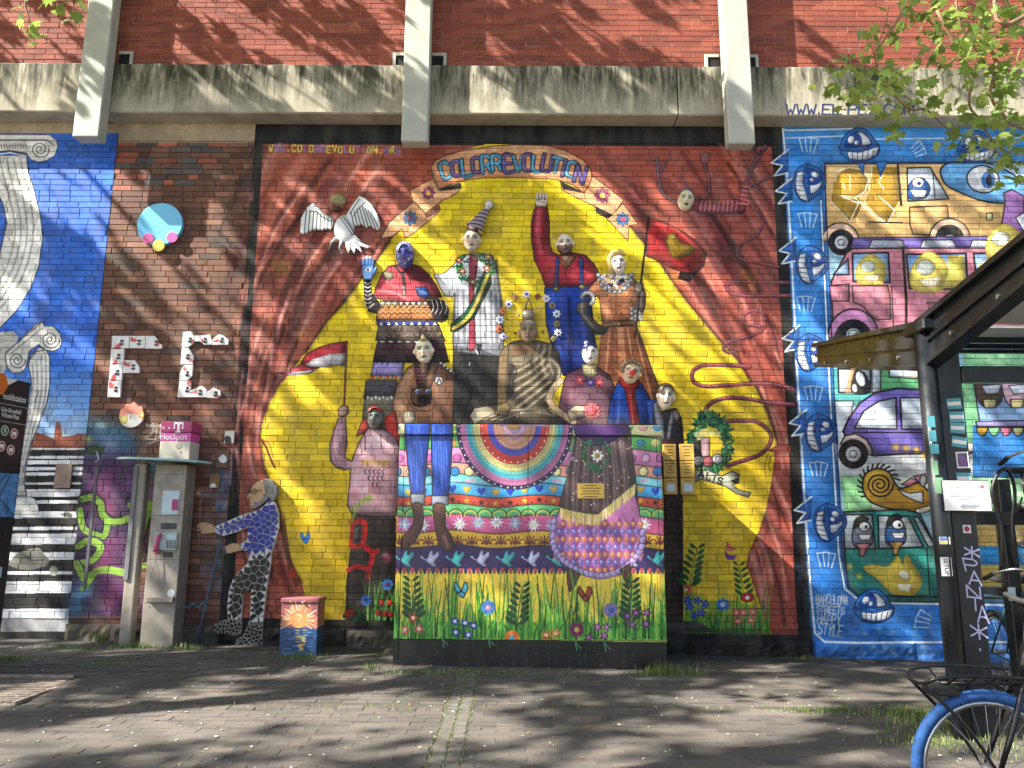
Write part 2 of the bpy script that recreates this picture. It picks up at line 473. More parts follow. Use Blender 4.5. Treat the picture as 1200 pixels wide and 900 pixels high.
# ---- blue columns mural (left)
def left_mural():
    e = "-260,155 139,156.5 108,450 80,740 -330,742"
    F(e, '2a66cc', '3a7ae4', 90)
    F("-300,430 110,430 103,500 100,528 -300,528", '3f7ede', 'b8d6f2', 90)
    for k in range(30): spray(rnd.uniform(20, 104), rnd.uniform(470, 520), rnd.uniform(6, 14), rnd.choice(['cfe3f5', '8fb8ea', 'e2eefa']), .35)
    F("-300,514 40,506 50,509 58,513 63,514 66,495 70,494 73,512 84,511 92,508 102,509 100,526 -300,526", 'a8583f', '8a4632', 90, ol=.5, oc=(90, 50, 40))
    # stripes
    F("-300,525 100.5,525 79,742 -330,742", 'e6e6e8')
    for (a, b) in ((527, 534), (537.5, 539), (544, 547), (551, 553), (557, 565), (568, 573), (582, 586), (590, 599), (607, 617), (621, 625), (638, 647), (656, 660), (660, 669), (673, 681), (695, 713), (740, 760)):
        F([(-310, a + 2), (101 - (a - 525) * .098, a), (101 - (b - 525) * .098, b), (-310, b + 2)], '16161c')
    sh = dict(c='dedbd2', c2='f2f0ea', ang=0)
    # first column
    F("-58,157 58,158 66,164 68,172 64,182 55,188 45,190 36,187 31,180 0,178 -30,180 -36,187 -46,190 -57,187 -66,178 -66,166", 'dcd9cf', 'efede6', 90, ol=.9, oc=(30, 34, 60))
    F("-30,182 31,182 33,200 40,222 47,250 50,276 46,310 36,338 18,366 0,384 -40,412 -90,436 -90,392 -44,362 -14,332 0,296 8,262 4,240 -10,212 -26,195", sm=0, **sh, ol=1.2, oc=(24, 28, 50))
    for o in (6, 14, 22, 30):
        L([(o - 6, 186), (o - 2, 205), (o + 5, 232), (o + 12 - o * .1, 262), (o + 10 - o * .1, 290), (o - 4, 325), (o - 22, 352), (o - 40, 372)], 2.6, '8a8884', 1, .7, 1)
        L([(o - 3.5, 186), (o + .5, 205), (o + 7.5, 232), (o + 14 - o * .1, 262), (o + 12 - o * .1, 290), (o - 1, 325), (o - 18, 352), (o - 36, 372)], 1.6, 'fbfaf5', 1, .9, 1)
    L("-10,164 55,164 63,170", 1.2, '5a5a62'); L("-10,161 55,160", 1.4, 'f7f6f0')
    for k in range(11): L([(k * 3.2 - 2, 169), (k * 3.2 - 1, 174)], 1.2, '77746e')
    L("-10,179 10,176.5 31,180", 2.2, '4a4a52'); L("-10,182 12,179 31,183", 1.4, 'f4f2ea')
    L([(47 + (11 - i * .36) * math.cos(i * .5), 175 + (10 - i * .32) * math.sin(i * .5)) for i in range(30)], 1.5, '55565c', sm=1)
    L([(47 + (12.3 - i * .36) * math.cos(i * .5), 175 + (11 - i * .32) * math.sin(i * .5)) for i in range(26)], 1.2, 'faf8f2', sm=1)
    # second column
    F("-5,390 15,388 22,394 12,420 5,436 -5,440", 'c9c6be', ol=0)
    F("33,427 36,416 46,407 54,409 58,418 58.5,432 58.5,450 55,472 46,496 37,518 30,545 28,565 31,581 18,581 22,555 25,530 28,508 33,480 37,455 36,440", **sh, ol=1.1, oc=(24, 28, 50))
    for o in (3, 8, 13, 18):
        L([(35 + o, 430 - o), (36 + o, 450), (33 + o, 475), (27 + o * .9, 505), (23 + o * .6, 535), (20 + o * .5, 560), (19 + o * .6, 580)], 1.8, '86858a', 1, .75, 1)
    F("7,414 42,380 50,377 52,382 62,382 70,390 73,400 70,408 62,412 53,410 45,404 34,412 32,424 30,432 24,437 14,437 8,430 6,420", 'd9d6cd', 'efede6', 60, sm=0, ol=1.2, oc=(40, 42, 55))
    L("8,412 46,380", 1.6, '5c5c62'); L("11,416 50,384", 1.2, '77767a'); L("36,420 42,412 52,410", 1.6, '5c5c62')
    for (cx, cy, r) in ((59, 398, 11), (20, 422, 10)):
        L([(cx + (r - i * r / 30) * math.cos(i * .5), cy + (r - i * r / 30) * math.sin(i * .5)) for i in range(28)], 1.5, '6a6a6e', sm=1)
    F("20,582 36,582 41,585 45,594 45,603 16,603 17,590", 'd2d0c8', 'f0eee8', 0, ol=.6, oc=(90, 90, 90))
    F("10,660 22,648 44,642 52,650 58,657 52,664 30,668 14,664", '8b8a80', '5a5a54', 90, sm=1); L("30,652 38,657 52,656", 1.6, '2c2c2a', 1)
    E(63, 669, 5, 6, '85847c', c2='c0beb4'); F("71,603 80,600 85,603 84,606 78,606", '70706a')
    L("138.5,157 108,450 79.5,738", .9, '141a3a')
left_mural()

# ---- graffiti low on the bare bricks
def low_graffiti():
    F("102,500 150,508 162,520 158,560 150,620 150,722 80,722 86,660 96,560", '3a2a52', al=.9)
    for (x, y, r, c) in ((115, 505, 13, '2f8fb0'), (138, 508, 12, '2b87ad'), (150, 520, 10, '2a7ea2'), (128, 520, 12, '8fa8c8'), (110, 528, 10, '5c6fa0'), (118, 498, 6, 'b8d0d8'), (104, 515, 4, 'b8c85a'),
                         (124, 560, 12, '8a3a70'), (118, 585, 13, 'c2558e'), (128, 598, 9, 'cc5f98'), (112, 570, 8, '7a3a72'), (104, 612, 8, '6a3f78'), (140, 575, 10, '5a3a6a'), (152, 570, 8, '7a4f86'),
                         (180, 550, 10, '2f7fb2'), (184, 575, 8, '5fb5d8'), (172, 575, 9, '7a4f86'), (180, 600, 8, '86b8d0'), (128, 640, 14, '7c2f66'), (120, 660, 12, 'a2407a'), (135, 690, 14, '8a3f7c'), (128, 705, 10, 'b84a86'),
                         (92, 700, 10, '4f9fc8'), (100, 690, 8, '7ab8d8'), (88, 715, 8, '3a86b0'), (110, 705, 8, '2c2350'), (178, 640, 10, '7a4f86'), (175, 700, 12, '3a2a52'), (165, 715, 9, '5a2f5c'), (188, 700, 6, '8ab8d4'), (150, 655, 12, '4a2a52')):
        spray(x, y, r * 1.6, tuple(col3(c) * 255 * .8 + 12), .8)
    for p, wd in (("96,585 108,583 118,590 120,603 132,612 150,608 160,606", 11), ("94,598 97,618 108,625 122,628 126,612", 10), ("92,640 104,634 118,640 110,655 96,660", 11), ("180,592 172,605 166,625 162,645", 11)): L(p, wd, '1e1a34', 0, .95)
    G = '88b440'
    for p, wd in (("96,585 108,583 118,590 120,603 132,612 150,608 160,606", 8), ("94,598 97,618 108,625 122,628 126,612", 7), ("92,640 104,634 118,640 110,655 96,660", 8), ("90,660 97,675 104,680 112,670 128,668 148,672", 8),
                  ("180,592 172,605 166,625 162,645", 8), ("152,592 172,590 186,594", 6), ("160,665 175,662 182,668", 6), ("96,690 104,684 106,672", 5)): L(p, wd, G, 0, .9, 1); 
    for p in ("96,580 110,578 122,588 124,600", "92,632 106,628 124,634", "160,660 174,656", "90,654 98,664"): L(p, 1.4, '2c2046', 0, .9, 1)
    F("100,527 106,521 112,520 118,524 124,522 122,530 114,533 105,533", '2c4a2c'); L("113,529 116,538 112,541", 1.5, 'b8bcc0')
    for (x, y) in ((172, 500), (176, 508), (181, 503)): L([(x, y), (x + 8, y - 4), (x + 6, y + 9), (x - 2, y + 12)], 1.3, 'b4afa8')
    L("171,497 178,500 188,498", 1.6, 'b4afa8'); L("171,514 186,516", 1.6, 'b4afa8')
    for p in ("165,560 171,520", "166,530 169,512"): L(p, 2.2, '9a97a0', 1, .5)
    # faded patches by the black border
    for k in range(60):
        x, y = rnd.uniform(238, 276), rnd.uniform(535, 700)
        spray(x, y, rnd.uniform(4, 9), rnd.choice(['8c97a2', 'a6b0b8', '5c7a96', '3a5a86', '6d6f74', '46566a']), .4)
    for p in ("268,560 262,590 258,600", "262,540 256,600 258,640"): L(p, 2.4, '2f5a94', 1, .7)
    for p in ("214,750 246,700 258,650 268,640", "255,640 262,690"): L(p, 1.2, '36566e', 0, .6)
    L("212,655 216,690 217,705", 1.6, '5c4a46', 1, .5); spray(233, 578, 4, 'e8dcd0', .7); L("235,585 233,640", 1.6, 'a89a94', 1, .5)
    L("212,708 220,712 226,707 232,712 238,706", 1.6, '5aa0b0'); L("244,690 241,715", 2.4, '5aa0b0', 1, .8)
low_graffiti()

# ---- main mural
def main_mural():
    F("300,140 915.5,140 932,440 945,660 955,800 250,800 261,675 279,450", '16171a')
    K = [(308.5, 169), (305, 225), (301, 285), (289, 450), (275, 675), (271.5, 725), (460, 727), (780, 741), (936, 745), (932, 702), (926, 560), (910, 285), (904.5, 172)]
    F(K, 'a65540', '9e4c3e', 0)
    r = random.Random(11)
    cols = ['d0806e', '5c2422', '3c1617', 'e0a090', '6e2c28', 'b45a48', '8a4a4a', '2a1214', '4a1c1c']
    for i in range(75):                                   # left drape folds
        x, y = r.uniform(300, 480), r.uniform(168, 330); ln = r.uniform(40, 120)
        L([(x, y), (x - ln * .30, y + ln * .45), (x - ln * .52, y + ln)], r.uniform(4, 11), r.choice(cols), 1, r.uniform(.3, .7), 1)
    for i in range(45):
        x, y = r.uniform(292, 350), r.uniform(330, 470); ln = r.uniform(60, 130)
        L([(x, y), (x - ln * .18, y + ln * .5), (x - ln * .22, y + ln)], r.uniform(2.5, 6), r.choice(cols), 1, r.uniform(.35, .75), 1)
    for i in range(45):
        x, y = r.uniform(276, 330), r.uniform(510, 640); ln = r.uniform(50, 110)
        L([(x, y), (x + ln * .10, y + ln * .5), (x + ln * .3, y + ln)], r.uniform(2.5, 6), r.choice(cols + ['b0502c', 'a84a28']), 1, r.uniform(.35, .75), 1)
    F(K[:4] + [(285, 450), (300, 169)], '16171a')
    for i in range(80):                                   # right drape folds
        x, y = r.uniform(690, 900), r.uniform(165, 330); ln = r.uniform(40, 130)
        L([(x, y), (x + ln * .33, y + ln * .5), (x + ln * .62, y + ln)], r.uniform(4, 11), r.choice(cols + ['7a4258', '6a3a50']), 1, r.uniform(.35, .75), 1)
    for i in range(60):
        x, y = r.uniform(830, 925), r.uniform(330, 660); ln = r.uniform(50, 120)
        L([(x, y), (x + ln * .2, y + ln * .5), (x + ln * .28, y + ln)], r.uniform(2.5, 6), r.choice(cols), 1, r.uniform(.35, .75), 1)
    F("904.5,165 910,285 926,560 932,702 936,745 960,760 950,640 930,400 918,160", '16171a')
    F("271,724 460,726.5 780,740.5 937,744.5 960,800 240,800", '121214')
    Yl = [(457, 282), (441, 305), (424.5, 325), (405, 352), (384, 375), (372, 392), (358, 413), (345, 430), (332, 447), (327, 450), (315, 472), (306, 498), (304, 515), (310, 550), (315, 562), (322, 580), (329, 600), (333, 630), (342, 662), (354, 683), (358, 701), (362, 726),
          (460, 727), (780, 741), (907, 744), (897, 728), (888, 698), (881, 677), (875, 662), (879, 645), (890, 623), (897, 601), (904, 564), (908, 533), (912, 522), (907, 506), (898, 479), (887, 455), (880, 447), (865, 422), (845, 400), (807, 355), (792, 335), (775, 310), (755, 285), (736, 262), (715, 235), (690, 205), (660, 176), (620, 169.5), (570, 169), (545, 175), (505, 225), (478, 262)]
    F(Yl, 'e6cc14', 'e2bc30', 90)
    for i in range(40): spray(r.uniform(320, 880), r.uniform(300, 720), r.uniform(8, 22), r.choice(['eed828', 'd8bc10', 'ecc830']), .3)
    for p in (Yl[:7], Yl[33:46]): L(p, 5, '2a1414', 1, .55); L(p, 1.0, '3a1c16')
    L(Yl[9:20], 3.5, '3a1818', 1, .6); L(Yl[22:32], 2.5, '4a2018', 1, .5)
    F("333,600 341,655 352,682 346,690 336,660 330,630", '5a2c1c', al=.7); spray(342, 672, 7, 'c0302c', .7)
    # curtain ties
    L("304,512 312,524 318,540 322,548", 2.6, '6a3a1c'); L("306,514 316,520 320,536", 1.4, 'a8602c'); 
    F("900,528 912,521 927,522 927,530 912,531", '8a3a2c', ol=.6); L("911,524 902,530 896,546 898,560", .9, '8a4a20', sm=1); L("905,530 901,545 903,553", .9, '8a4a20', sm=1)
    # banner
    B, B2 = 'd99a68', 'e8b284'
    F("508,209 480,223 484,236 498,250 520,234 534,228 541,219 514,222", B, B2, 20, ol=1.0, oc=(70, 40, 25))
    F("485,236 498,250 514,240 516,246 511,252 484,274 475,279 471,268 460,277 446,280 455,262", B2, B, 20, ol=1.0, oc=(70, 40, 25))
    F("514,222 538,214 541,216 541,221 516,224", '2a1d1c'); F("497,250 514,240 515,245 510,251 500,256", '7a4a34')
    F("694,206 731,234 718,252 697,242 670,229 658,222 657,213 685,226", B, B2, 20, ol=1.0, oc=(70, 40, 25))
    F("730,238 748,263 737,264 736,283 711,256 698,247 717,252", B2, B, 20, ol=1.0, oc=(70, 40, 25))
    F("656,212 685,226 676,225 660,222", '241a1a'); F("697,241 718,252 713,256 699,250", '241a1a')
    bn = "505,196 510,188 522,182 545,176 575,171.5 605,169.5 640,170.5 662,176 683,187 692,198 694,207 690,218 684,226 672,217 656,211.5 638,209 600,208 565,208.5 545,211 528,216 514,222 508,210"
    F(bn, 'e3a676', 'd0875a', 90, ol=1.2, oc=(70, 40, 25)); L("520,188 560,178 610,174 650,179 680,193", 3, 'f2c498', 1, .7, 1); L("507,198 509,210 514,221", 5, '6a5a48', 1, .5)
    for (x, y, rr, c, cc) in ((502, 226, 7.5, '8a3f6e', 'd9a83a'), (480.5, 255.5, 8.5, '3f78a8', '8a3a4a'), (706, 229, 9, 'b0587e', 'f0d070'), (730, 257, 8, '3f78b0', 'c0506a')): flower(x, y, rr, c, cc, oc=(40, 22, 40))
    TX = "COLORREVOLUTION"; xs = [522, 535, 547, 559, 570, 582, 596, 607, 619, 630, 641, 652, 661, 670, 680]; ys = [200.5, 197.5, 195, 194, 192.5, 192, 191.5, 191, 191, 191, 192, 193.5, 196, 199, 204]
    for i, ch in enumerate(TX):
        c = ['3d8fb4', '5d4a86'][(i + (i > 4)) % 2]; ro = -14 + 30 * i / 14
        letter(ch, xs[i], ys[i] + (i * 37 % 5 - 2) * .5, 10 if ch != 'I' else 5, 19 - 2.2 * (i % 2), 3.9, c, ro + (i * 53 % 9 - 4), oc=(24, 22, 36), ow=2.0)
        for st in glyph(ch):
            L([(a - .7, b - .8) for a, b in T([(x * 9.5, y * 17) for x, y in st], xs[i], ys[i], ro)], .8, '9ccfe2' if c == '3d8fb4' else '9a8ac0', 0, .8)
    write("WWW.COLORREVOLUTION.ORG", 314, 173.5, 470, 176.5, 7.6, 1.7, ['d8d458', '9a84c0', '9a84c0', 'd8d458', 'd8d458', 'd8d458', '8f80cc'], .62, .8)
main_mural()

def tubeline(p, w, c='6e2f38', hi='b8787a', stripes=0):
    w *= .78
    L(p, w + .8, '3a181c', sm=1); L(p, w, c, sm=1); q = smooth(P(p), False, 6)
    L([(x - w * .12, y - w * .22) for x, y in q], w * .34, hi, 1, .8)
    if stripes:
        for i in range(1, len(q) - 1, 2): L([(q[i][0] - w * .2, q[i][1] - w * .4), (q[i][0] + w * .2, q[i][1] + w * .4)], .9, '3a1a20', 0, .5)

def acrobat():
    for p, w in (("878,240 892,250 894,262 886,276 872,284 864,292 868,303 886,308 912,313", 5), ("928,331 880,331 858,331 852,336 858,344 880,347 930,346", 4.5),
                 ("896,384 894,368 882,364 872,370 874,380 886,382 894,386 880,394 856,400 848,407 852,413 862,412", 4.5), ("879,430 850,428 826,428 814,433 811,441 815,449 830,453 860,451 900,450 930,456", 5.5),
                 ("824,492 828,478 838,470 856,466 880,468 900,472 930,474", 5.5), ("846,494 868,493 886,494 898,502 904,512 900,524 888,534 870,540 852,546", 5.5)):
        tubeline(p, w, stripes=1)
    tubeline("798,240 788,235 778,228 773,215 771,200 770,186", 4.5, '6a4a54', 'a8929c'); tubeline("774,202 779,194 785,183", 3, '6a4a54', 'a8929c')
    tubeline("822,238 830,228 831,214 828,200 825,190", 5.5, '5a3038', '9a7078'); F("821,190 821,180 823,178 825,181 826,177 828,178 829,181 831,179 831,189 827,193", '8a5a60', ol=.6)
    tubeline("873,222 878,206 884,192 897,172", 7, '5a2c34', '9a6068'); tubeline("878,219 890,213 906,207", 6, '5a2c34', '9a6068')
    L("886,180 884,172", 2.4, '4a2028'); L("884,186 893,176", 2, '4a2028')
    L("817,242 845,244 868,243", 13.5, '2c1216', sm=1); L("817,242 845,244 868,243", 12, '8a3a44', sm=1); L("868,246 871,232 874,216", 11, '2c1216'); L("868,244 871,232 874,216", 9.5, '8a3a44')
    for i in range(9): L([(822 + i * 5.2, 236.5), (820.5 + i * 5.2, 249)], 1.9, 'd68a90', 1, .9)
    for i in range(5): L([(866 + i * 1.2, 238 - i * 5), (876 + i * .8, 239.5 - i * 5)], 1.9, 'd68a90', 1, .9)
    L("818,249 868,250", 3, '3a181e', 1, .8)
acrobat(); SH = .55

def flag_red():
    F("759,255 775,259 800,271 818,284 828,297 825,311 816,320 808,330 795,326 798,318 786,314 774,307 757,300", 'b8282c', '8a1c22', 60, sm=0, ol=1.2)
    L("765,262 790,268 815,290", 4, 'e05a52', 1, .6, 1); L("775,306 800,314 820,300", 6, '5a1216', 1, .7, 1); F("798,318 816,320 808,331 795,327", '241214')
    F("790,303 783,291 780.5,281 785,274 792,275.5 797,284 807,286 815,291 812,297 803,301", 'd9b03a', 'b88a24', 60, sm=1, ol=1.0, oc=(90, 60, 20)); L("785,280 789,278", 2, 'f6dc80', 1, .8)
    L("760.5,254 756,290 750.5,336 744.5,395", 2.4, '141214')
flag_red()

def flag_left():
    F("406,400 392,402 374,407 360,414 353,424 356,433 372,430 404,428", 'c23a46', 'a82a36', 90, ol=.9); F("405,414 385,415 366,421 354,430 358,433 374,430 404,428", 'e8e2e4', 'b8b0b4', 90)
    F("353,426 340,434 326,437 336,440 362,438 374,431 366,431", 'b23a44', ol=.8); F("336,437 362,434 372,432 362,438 338,440", 'd8d0d4'); L("406.5,400 403,482", 2.6, '4a2420'); L("406,402 402.6,480", .9, '8a5040')
flag_left()

def robed():
    F("541,299 560,296 577,299 582,312 585,332 588,352 589,385 592,440 594,498 529,498 531,440 531,390 532,362 533,343 531,348 521,347 515,336 508,321 519,321 530,312", 'd6d8dc', '9aa0a8', 90, ol=.9)
    F("531,405 560,408 592,420 594,498 528,498", '3a3a40', '17171a', 90); F("532,395 590,405 592,425 560,415 532,410", '6c6e76', al=.6)
    for x in (536, 543, 562, 568, 575, 581): L([(x, 340), (x + 1, 380), (x + 2, 412)], 2.6, '6a7078', 1, .65); L([(x + 3, 345), (x + 4, 400)], 2, 'eceef0', 1, .5)
    L("582,305 588,360 591,420", 3, '4a4c54', 1, .7); L("533,345 531,400", 3, '4a4c54', 1, .8); L("515,326 522,334", .8, '6a6a70'); L("520,323 526,330", .8, '6a6a70')
    F("550,298 561,298 559,320 556,340 558,410 549,412 550,370 549,336", '8e2a3c', 'a8485a', 0)
    for i in range(95):
        a = rnd.uniform(0, 6.283); k = rnd.uniform(.8, 1.2); x, y = 556 + 19 * k * math.cos(a), 316 + 16 * k * math.sin(a)
        if y < 300 and 545 < x < 566: continue
        L([(x, y), (x + rnd.uniform(-6, 6), y + rnd.uniform(-5, 5))], 2.0, rnd.choice(['1f6a34', '2f8a44', '174a28', '4aa45a', '123a20']))
    for (x, y, c) in ((538, 305, 'a84a5c'), (542, 318, 'd98a4a'), (554, 330, 'b8606a'), (570.5, 314, 'd0603c'), (572, 301, 'c89a5a')): flower(x, y, 4.5, c, 'f0d890', 6, oc=(50, 20, 20))
    F("567,318 575,322 576,332 566,352 556,372 542,384 533,389 528,388 528,380 545,366 556,348", '2f8048', '1f5a34', 40, ol=1.0); L("572,322 563,345 552,368 540,380 531,385", 3, 'e0bc48', sm=1); L("570,322 561,345 550,367 538,379 531,383", .9, 'f6e08a', sm=1)
robed()

def red_shirt():
    F("628,240 641,240 644,260 644,285 647,295 655,299 672,296 686,299 696,309 704,323 698,333 690,338 640,338 634,321 626,304 623,281 622.5,262 625,249", 'a82434', 'b83040', 0, ol=1.0)
    L("632,246 630,270 634,295", 6, 'd9808a', 1, .6, 1); L("626,250 624,280 630,305", 4, '5a141c', 1, .7, 1); L("642,250 643,285 648,297", 3, '5a141c', 1, .7); spray(672, 322, 8, 'e0606a', .6); spray(690, 322, 8, 'd85860', .5)
    for x in range(628, 642, 3): L([(x, 250), (x + 1, 300)], .7, '701a26', 0, .5)
    F("652,300 661,306 671,297 675,302 664,316 656,308", 'b8744a', ol=.6); L("662,308 665,338", .8, '5a141c'); F("658,300 668,299 664,310", 'b8a890')
    F("651.5,301 655.5,301 654,338 649.5,338", '2f4a90', ol=.5); F("678,301 683.5,303 684,337 680,338", '2f4a90', ol=.5)
    F("638,337 690,335 693,352 696,385 699,412 690,440 660,440 648,412 640,380", '1c3f9e', '16307c', 90, ol=.9)
    L("667,350 668,395 669,440", 5, '0c1640', 1, .85); L("648,345 652,390 658,420", 5, '3f6ad0', 1, .6); L("682,345 684,390 685,420", 5, '3a62c8', 1, .5)
    for (x, y) in ((652, 339), (682, 336)): E(x, y, 3.4, 2.8, '9a8a4a', ol=.6)
red_shirt()

def dress():
    F("706,382 745,380 753,400 763,430 774,458 770,472 735,474 700,446 702,412", 'd98a5a', 'a8623c', 90, ol=1.0)
    for i in range(20):
        x = 706 + i * 2.1; L([(x, 385), (x + (x - 722) * .5, 430), (x + (x - 722) * .95, 470)], 2.2, rnd.choice(['7a4024', '8a4a2c', 'f0b088', 'eca878', '5a3020']), 1, .6, 1)
    F("696,331 706,322 738,322 747,331 749,346 746,360 743,380 706,381 704,362 702,346 692,350 688,341", 'e09a6c', 'c87a4e', 90, ol=.9); L("722,335 722,378", 2, '8a4a30', 1, .6); L("712,340 711,376", 3, 'f0b894', 1, .5)
    for i in range(75):
        x, y = rnd.uniform(692, 748), rnd.uniform(326, 460)
        if y < 382 or abs(x - 724) < 18 + (y - 382) * .35: E(x, y, 1.1, 1.1, 'c8342c', al=.9)
    for i in range(110):
        a = rnd.uniform(0, math.pi); k = rnd.uniform(.15, 1); x, y = 721 + 19 * k * math.cos(a), 321 + 20 * k * math.sin(a)
        E(x, y, 1.7, 1.5, rnd.choice(['f4f2ee', 'e8e8ec', 'f8f8f8', '8a96c8', '2a2c38', 'e6d28a']))
    for i in range(11): a = math.pi * i / 10; E(721 + 19.5 * math.cos(a), 322 + 20 * math.sin(a), 2.8, 2.8, 'f0efea', ol=.5, oc=(90, 90, 90))
    F("684,352 690,354 687,366 700,379 713,385 708,392 698,392 685,377 675.5,363 677,356", '8a7a6c', '5c5048', 60, ol=.8); L("682,356 682,368 696,384", 2.2, 'b8a898', 1, .7)
    for i in range(10): a = 3.5 + i * .42; E(689 + 7 * math.cos(a), 350 + 7 * math.sin(a), 2.6, 2.4, 'ecebe6', ol=.4, oc=(90, 90, 90))
    F("745,337 752,333 757,344 756,360 749,376 743,377 744,362 748,350", '8a7a6c', '5c5048', 0, ol=.8)
    for i in range(6): E(741 + (i % 2) * 4, 362 + i * 2.8, 2.6, 2.2, 'e4e4e0', ol=.4, oc=(90, 90, 90)); E(751 - (i % 3), 374 - i * 1.5, 2, 1.8, 'e4e4e0', ol=.4, oc=(90, 90, 90))
    F("706,379 725,376.5 745,376 745,381 725,382 706,385", '8a5a38', ol=.6); E(725.5, 379.5, 3, 2.6, 'd8c05a', ol=.5)
    L("750.5,336 744.5,395", 2.2, '141214'); F("744,331 753,332 754,340 749,343 744,341", '9a8a7c', ol=.6)
dress()

def striped_giant():
    F("430,444 466,444 468,500 424,510 425,480", '8c8670', '6e6a58', 90); F("428,446 466,446 468,466 450,468 426,468", '55535a', '2e2c32', 90)
    for i in range(9): E(431 + i * 4.6, 466 + (i % 2), 2, 2, 'd8d4c8')
    F("438,424 474,424 472,441 434,441", '9c8cc8', 'b0a2d8', 0, ol=.6)
    for i in range(9): F([(435 + i * 4.4, 440.5), (439.4 + i * 4.4, 440.5), (437 + i * 4.4, 446.5)], ['c0403c', 'e8e4e0'][i % 2])
    F("443,398 520,400 526,424 516,426 437,424 440,410", '46262e', '331a22', 90, ol=.8)
    for i in range(13): F([(438 + i * 6.2, 418), (444.5 + i * 6.2, 418), (442 + i * 6.2, 427 + (i % 3))], '19151a')
    for i in range(6): F(ell(448.5 + i * 10, 398, 4, 4.2, 0, 12, 0, 180), 'f0eeea', ol=.5)
    F("444,380 514,380 522,400 440,399", '6e5c50', '5a4a42', 90, ol=.8)
    for i in range(130):
        x, y = rnd.uniform(442, 517), rnd.uniform(382, 397); L([(x, y), (x + rnd.uniform(-3, 3), y - rnd.uniform(0, 4))], .9, rnd.choice(['2c2422', 'a08a7a', '8c7a6a', '3c302c']))
    F("442,357 506,357 511,376 441,376", 'd08a50', 'b8733e', 90, ol=.8)
    for ro in range(3): L([(442 + i * 3.4, 360 + ro * 5.5 + (i % 2) * 4.5) for i in range(20)], .8, '4a2818')
    F("441,375.5 512,376 514,381.5 442,381", '2a3c80', ol=.6)
    for i in range(8): F([(444 + i * 9, 381), (449 + i * 9, 381), (446.5 + i * 9, 377)], 'dcd8d0')
    F("447,322 455,312 466,310 480,309 492,312 502,321 512,335 518,348 500,351 498,355 478,357 455,354 437,348 440,338", 'c23a48', 'd0505a', 90, ol=1.0)
    F("485,310 500,320 508,332 480,328 474,318", '4a1620', al=.75); L("444,340 462,343 480,352", 4, 'f09a9c', 1, .7, 1); L("442,346 470,352 498,352", 2, '8a2030', 1, .7)
    L("452,330 464,336 478,338", 2.4, 'e87a80', 1, .7, 1)
    for i in range(8): F([(445 + i * 7.2, 353.5), (452 + i * 7.2, 353.5), (448.5 + i * 7.2, 360.5)], 'e4dcc8', ol=.6)
    E(455, 323, 6.5, 5.5, 'a8987a', 25, ol=.6, oc=(70, 60, 50)); L("463,312 471,322 478,312", 3, '3a3030'); L("472,320 474,334 473.5,345", 4.2, '3a3030'); L("473,336 473.5,345", 2.6, '9a9088')
    F("486,336 500,336 505,346 500,350 490,347", '274f96', ol=.6); [L([(487 + i * 2, 337.5 + i * .5), (494 + i * 2.4, 345)], .7, '7aa0d8') for i in range(4)]
    F("426,327 434.5,327 436,344 443,353 447,360 441,367 432,365 427,350", '2e2428', ol=.8); F("500,353 512,350 521,353 526,363 525,373 518,378 510,376 506,364", '2e2428', ol=.8)
    for i in range(7): L([(427, 331 + i * 4.6), (431, 332.6 + i * 4.6), (435, 330.5 + i * 4.6)], 1.2, 'd8d2cc', sm=1)
    for i in range(4): L([(506 + i * 5, 352), (508 + i * 5.2, 361), (504 + i * 5.6, 368)], 1.3, 'd0cac4', sm=1)
    L("433,361 438,356", 1.4, 'd8d2cc'); L("505,374 522,376", 2.5, '181418', 1, .7)
striped_giant()

def sepia_man():
    F("462,502 460,474 465,452 477,432 488,424 500,427 512,424 531,438 536,456 534,502", 'b9835c', '8c5c40', 0, ol=1.0)
    F("468,455 478,433 484,432 474,470 470,500 463,500", 'c89a74', al=.8); F("513,440 534,445 535,500 520,500 514,470", '5a3c2c', al=.6); F("484,426 490,425 496,437 502,426 508,425 500,444 499,455 489,456 486,440", '4a2226')
    for i in range(6): L([(486, 432 + i * 4), (500, 432 + i * 4)], .9, '86585a', 0, .7)
    F("493,424 500,424 496,436", 'c8b088'); F("506,425 514,430 505,456 497,456", '7a5438'); L([(515, 426), (533, 438)], 3.6, '4a3a30'); [E(516.5 + i * 4, 425.5 + i * 3, 1.6, 1.4, 'e8e6e0') for i in range(5)]
    E(514.5, 446, 5, 5, 'e8e6e2', ol=1.0); L("512,449 514.5,442.5 517,449", 1.0, '141414'); L("512.5,447 516.5,447", .8, '141414')
    F("482,456 490,454 500,454 506,458 505,470 499,476 486,476 481,468", '6a4a38', ol=.6); F("490,464 496,462 502,466 500,472 491,473 489,469", '1e1614', sm=1)
    for x in (489.5, 501.5): E(x, 458.8, 3.4, 3.2, 'e8e8ee', ol=.6); E(x + .3, 459, 1.8, 1.8, '3a4a9a')
    L("482,472 492,477 505,472", 1.2, '2c1c18', sm=1); L("478,468 484,478 502,482 512,472", 1.0, '4a3426', sm=1)
    F("472,484 478,481 486,482 487,492 483,497 474,497 472,490", 'd6c4a4', ol=.6); [L([(474 + i * 3, 483), (475 + i * 3, 489)], .7, '7a6a54') for i in range(4)]
sepia_man()

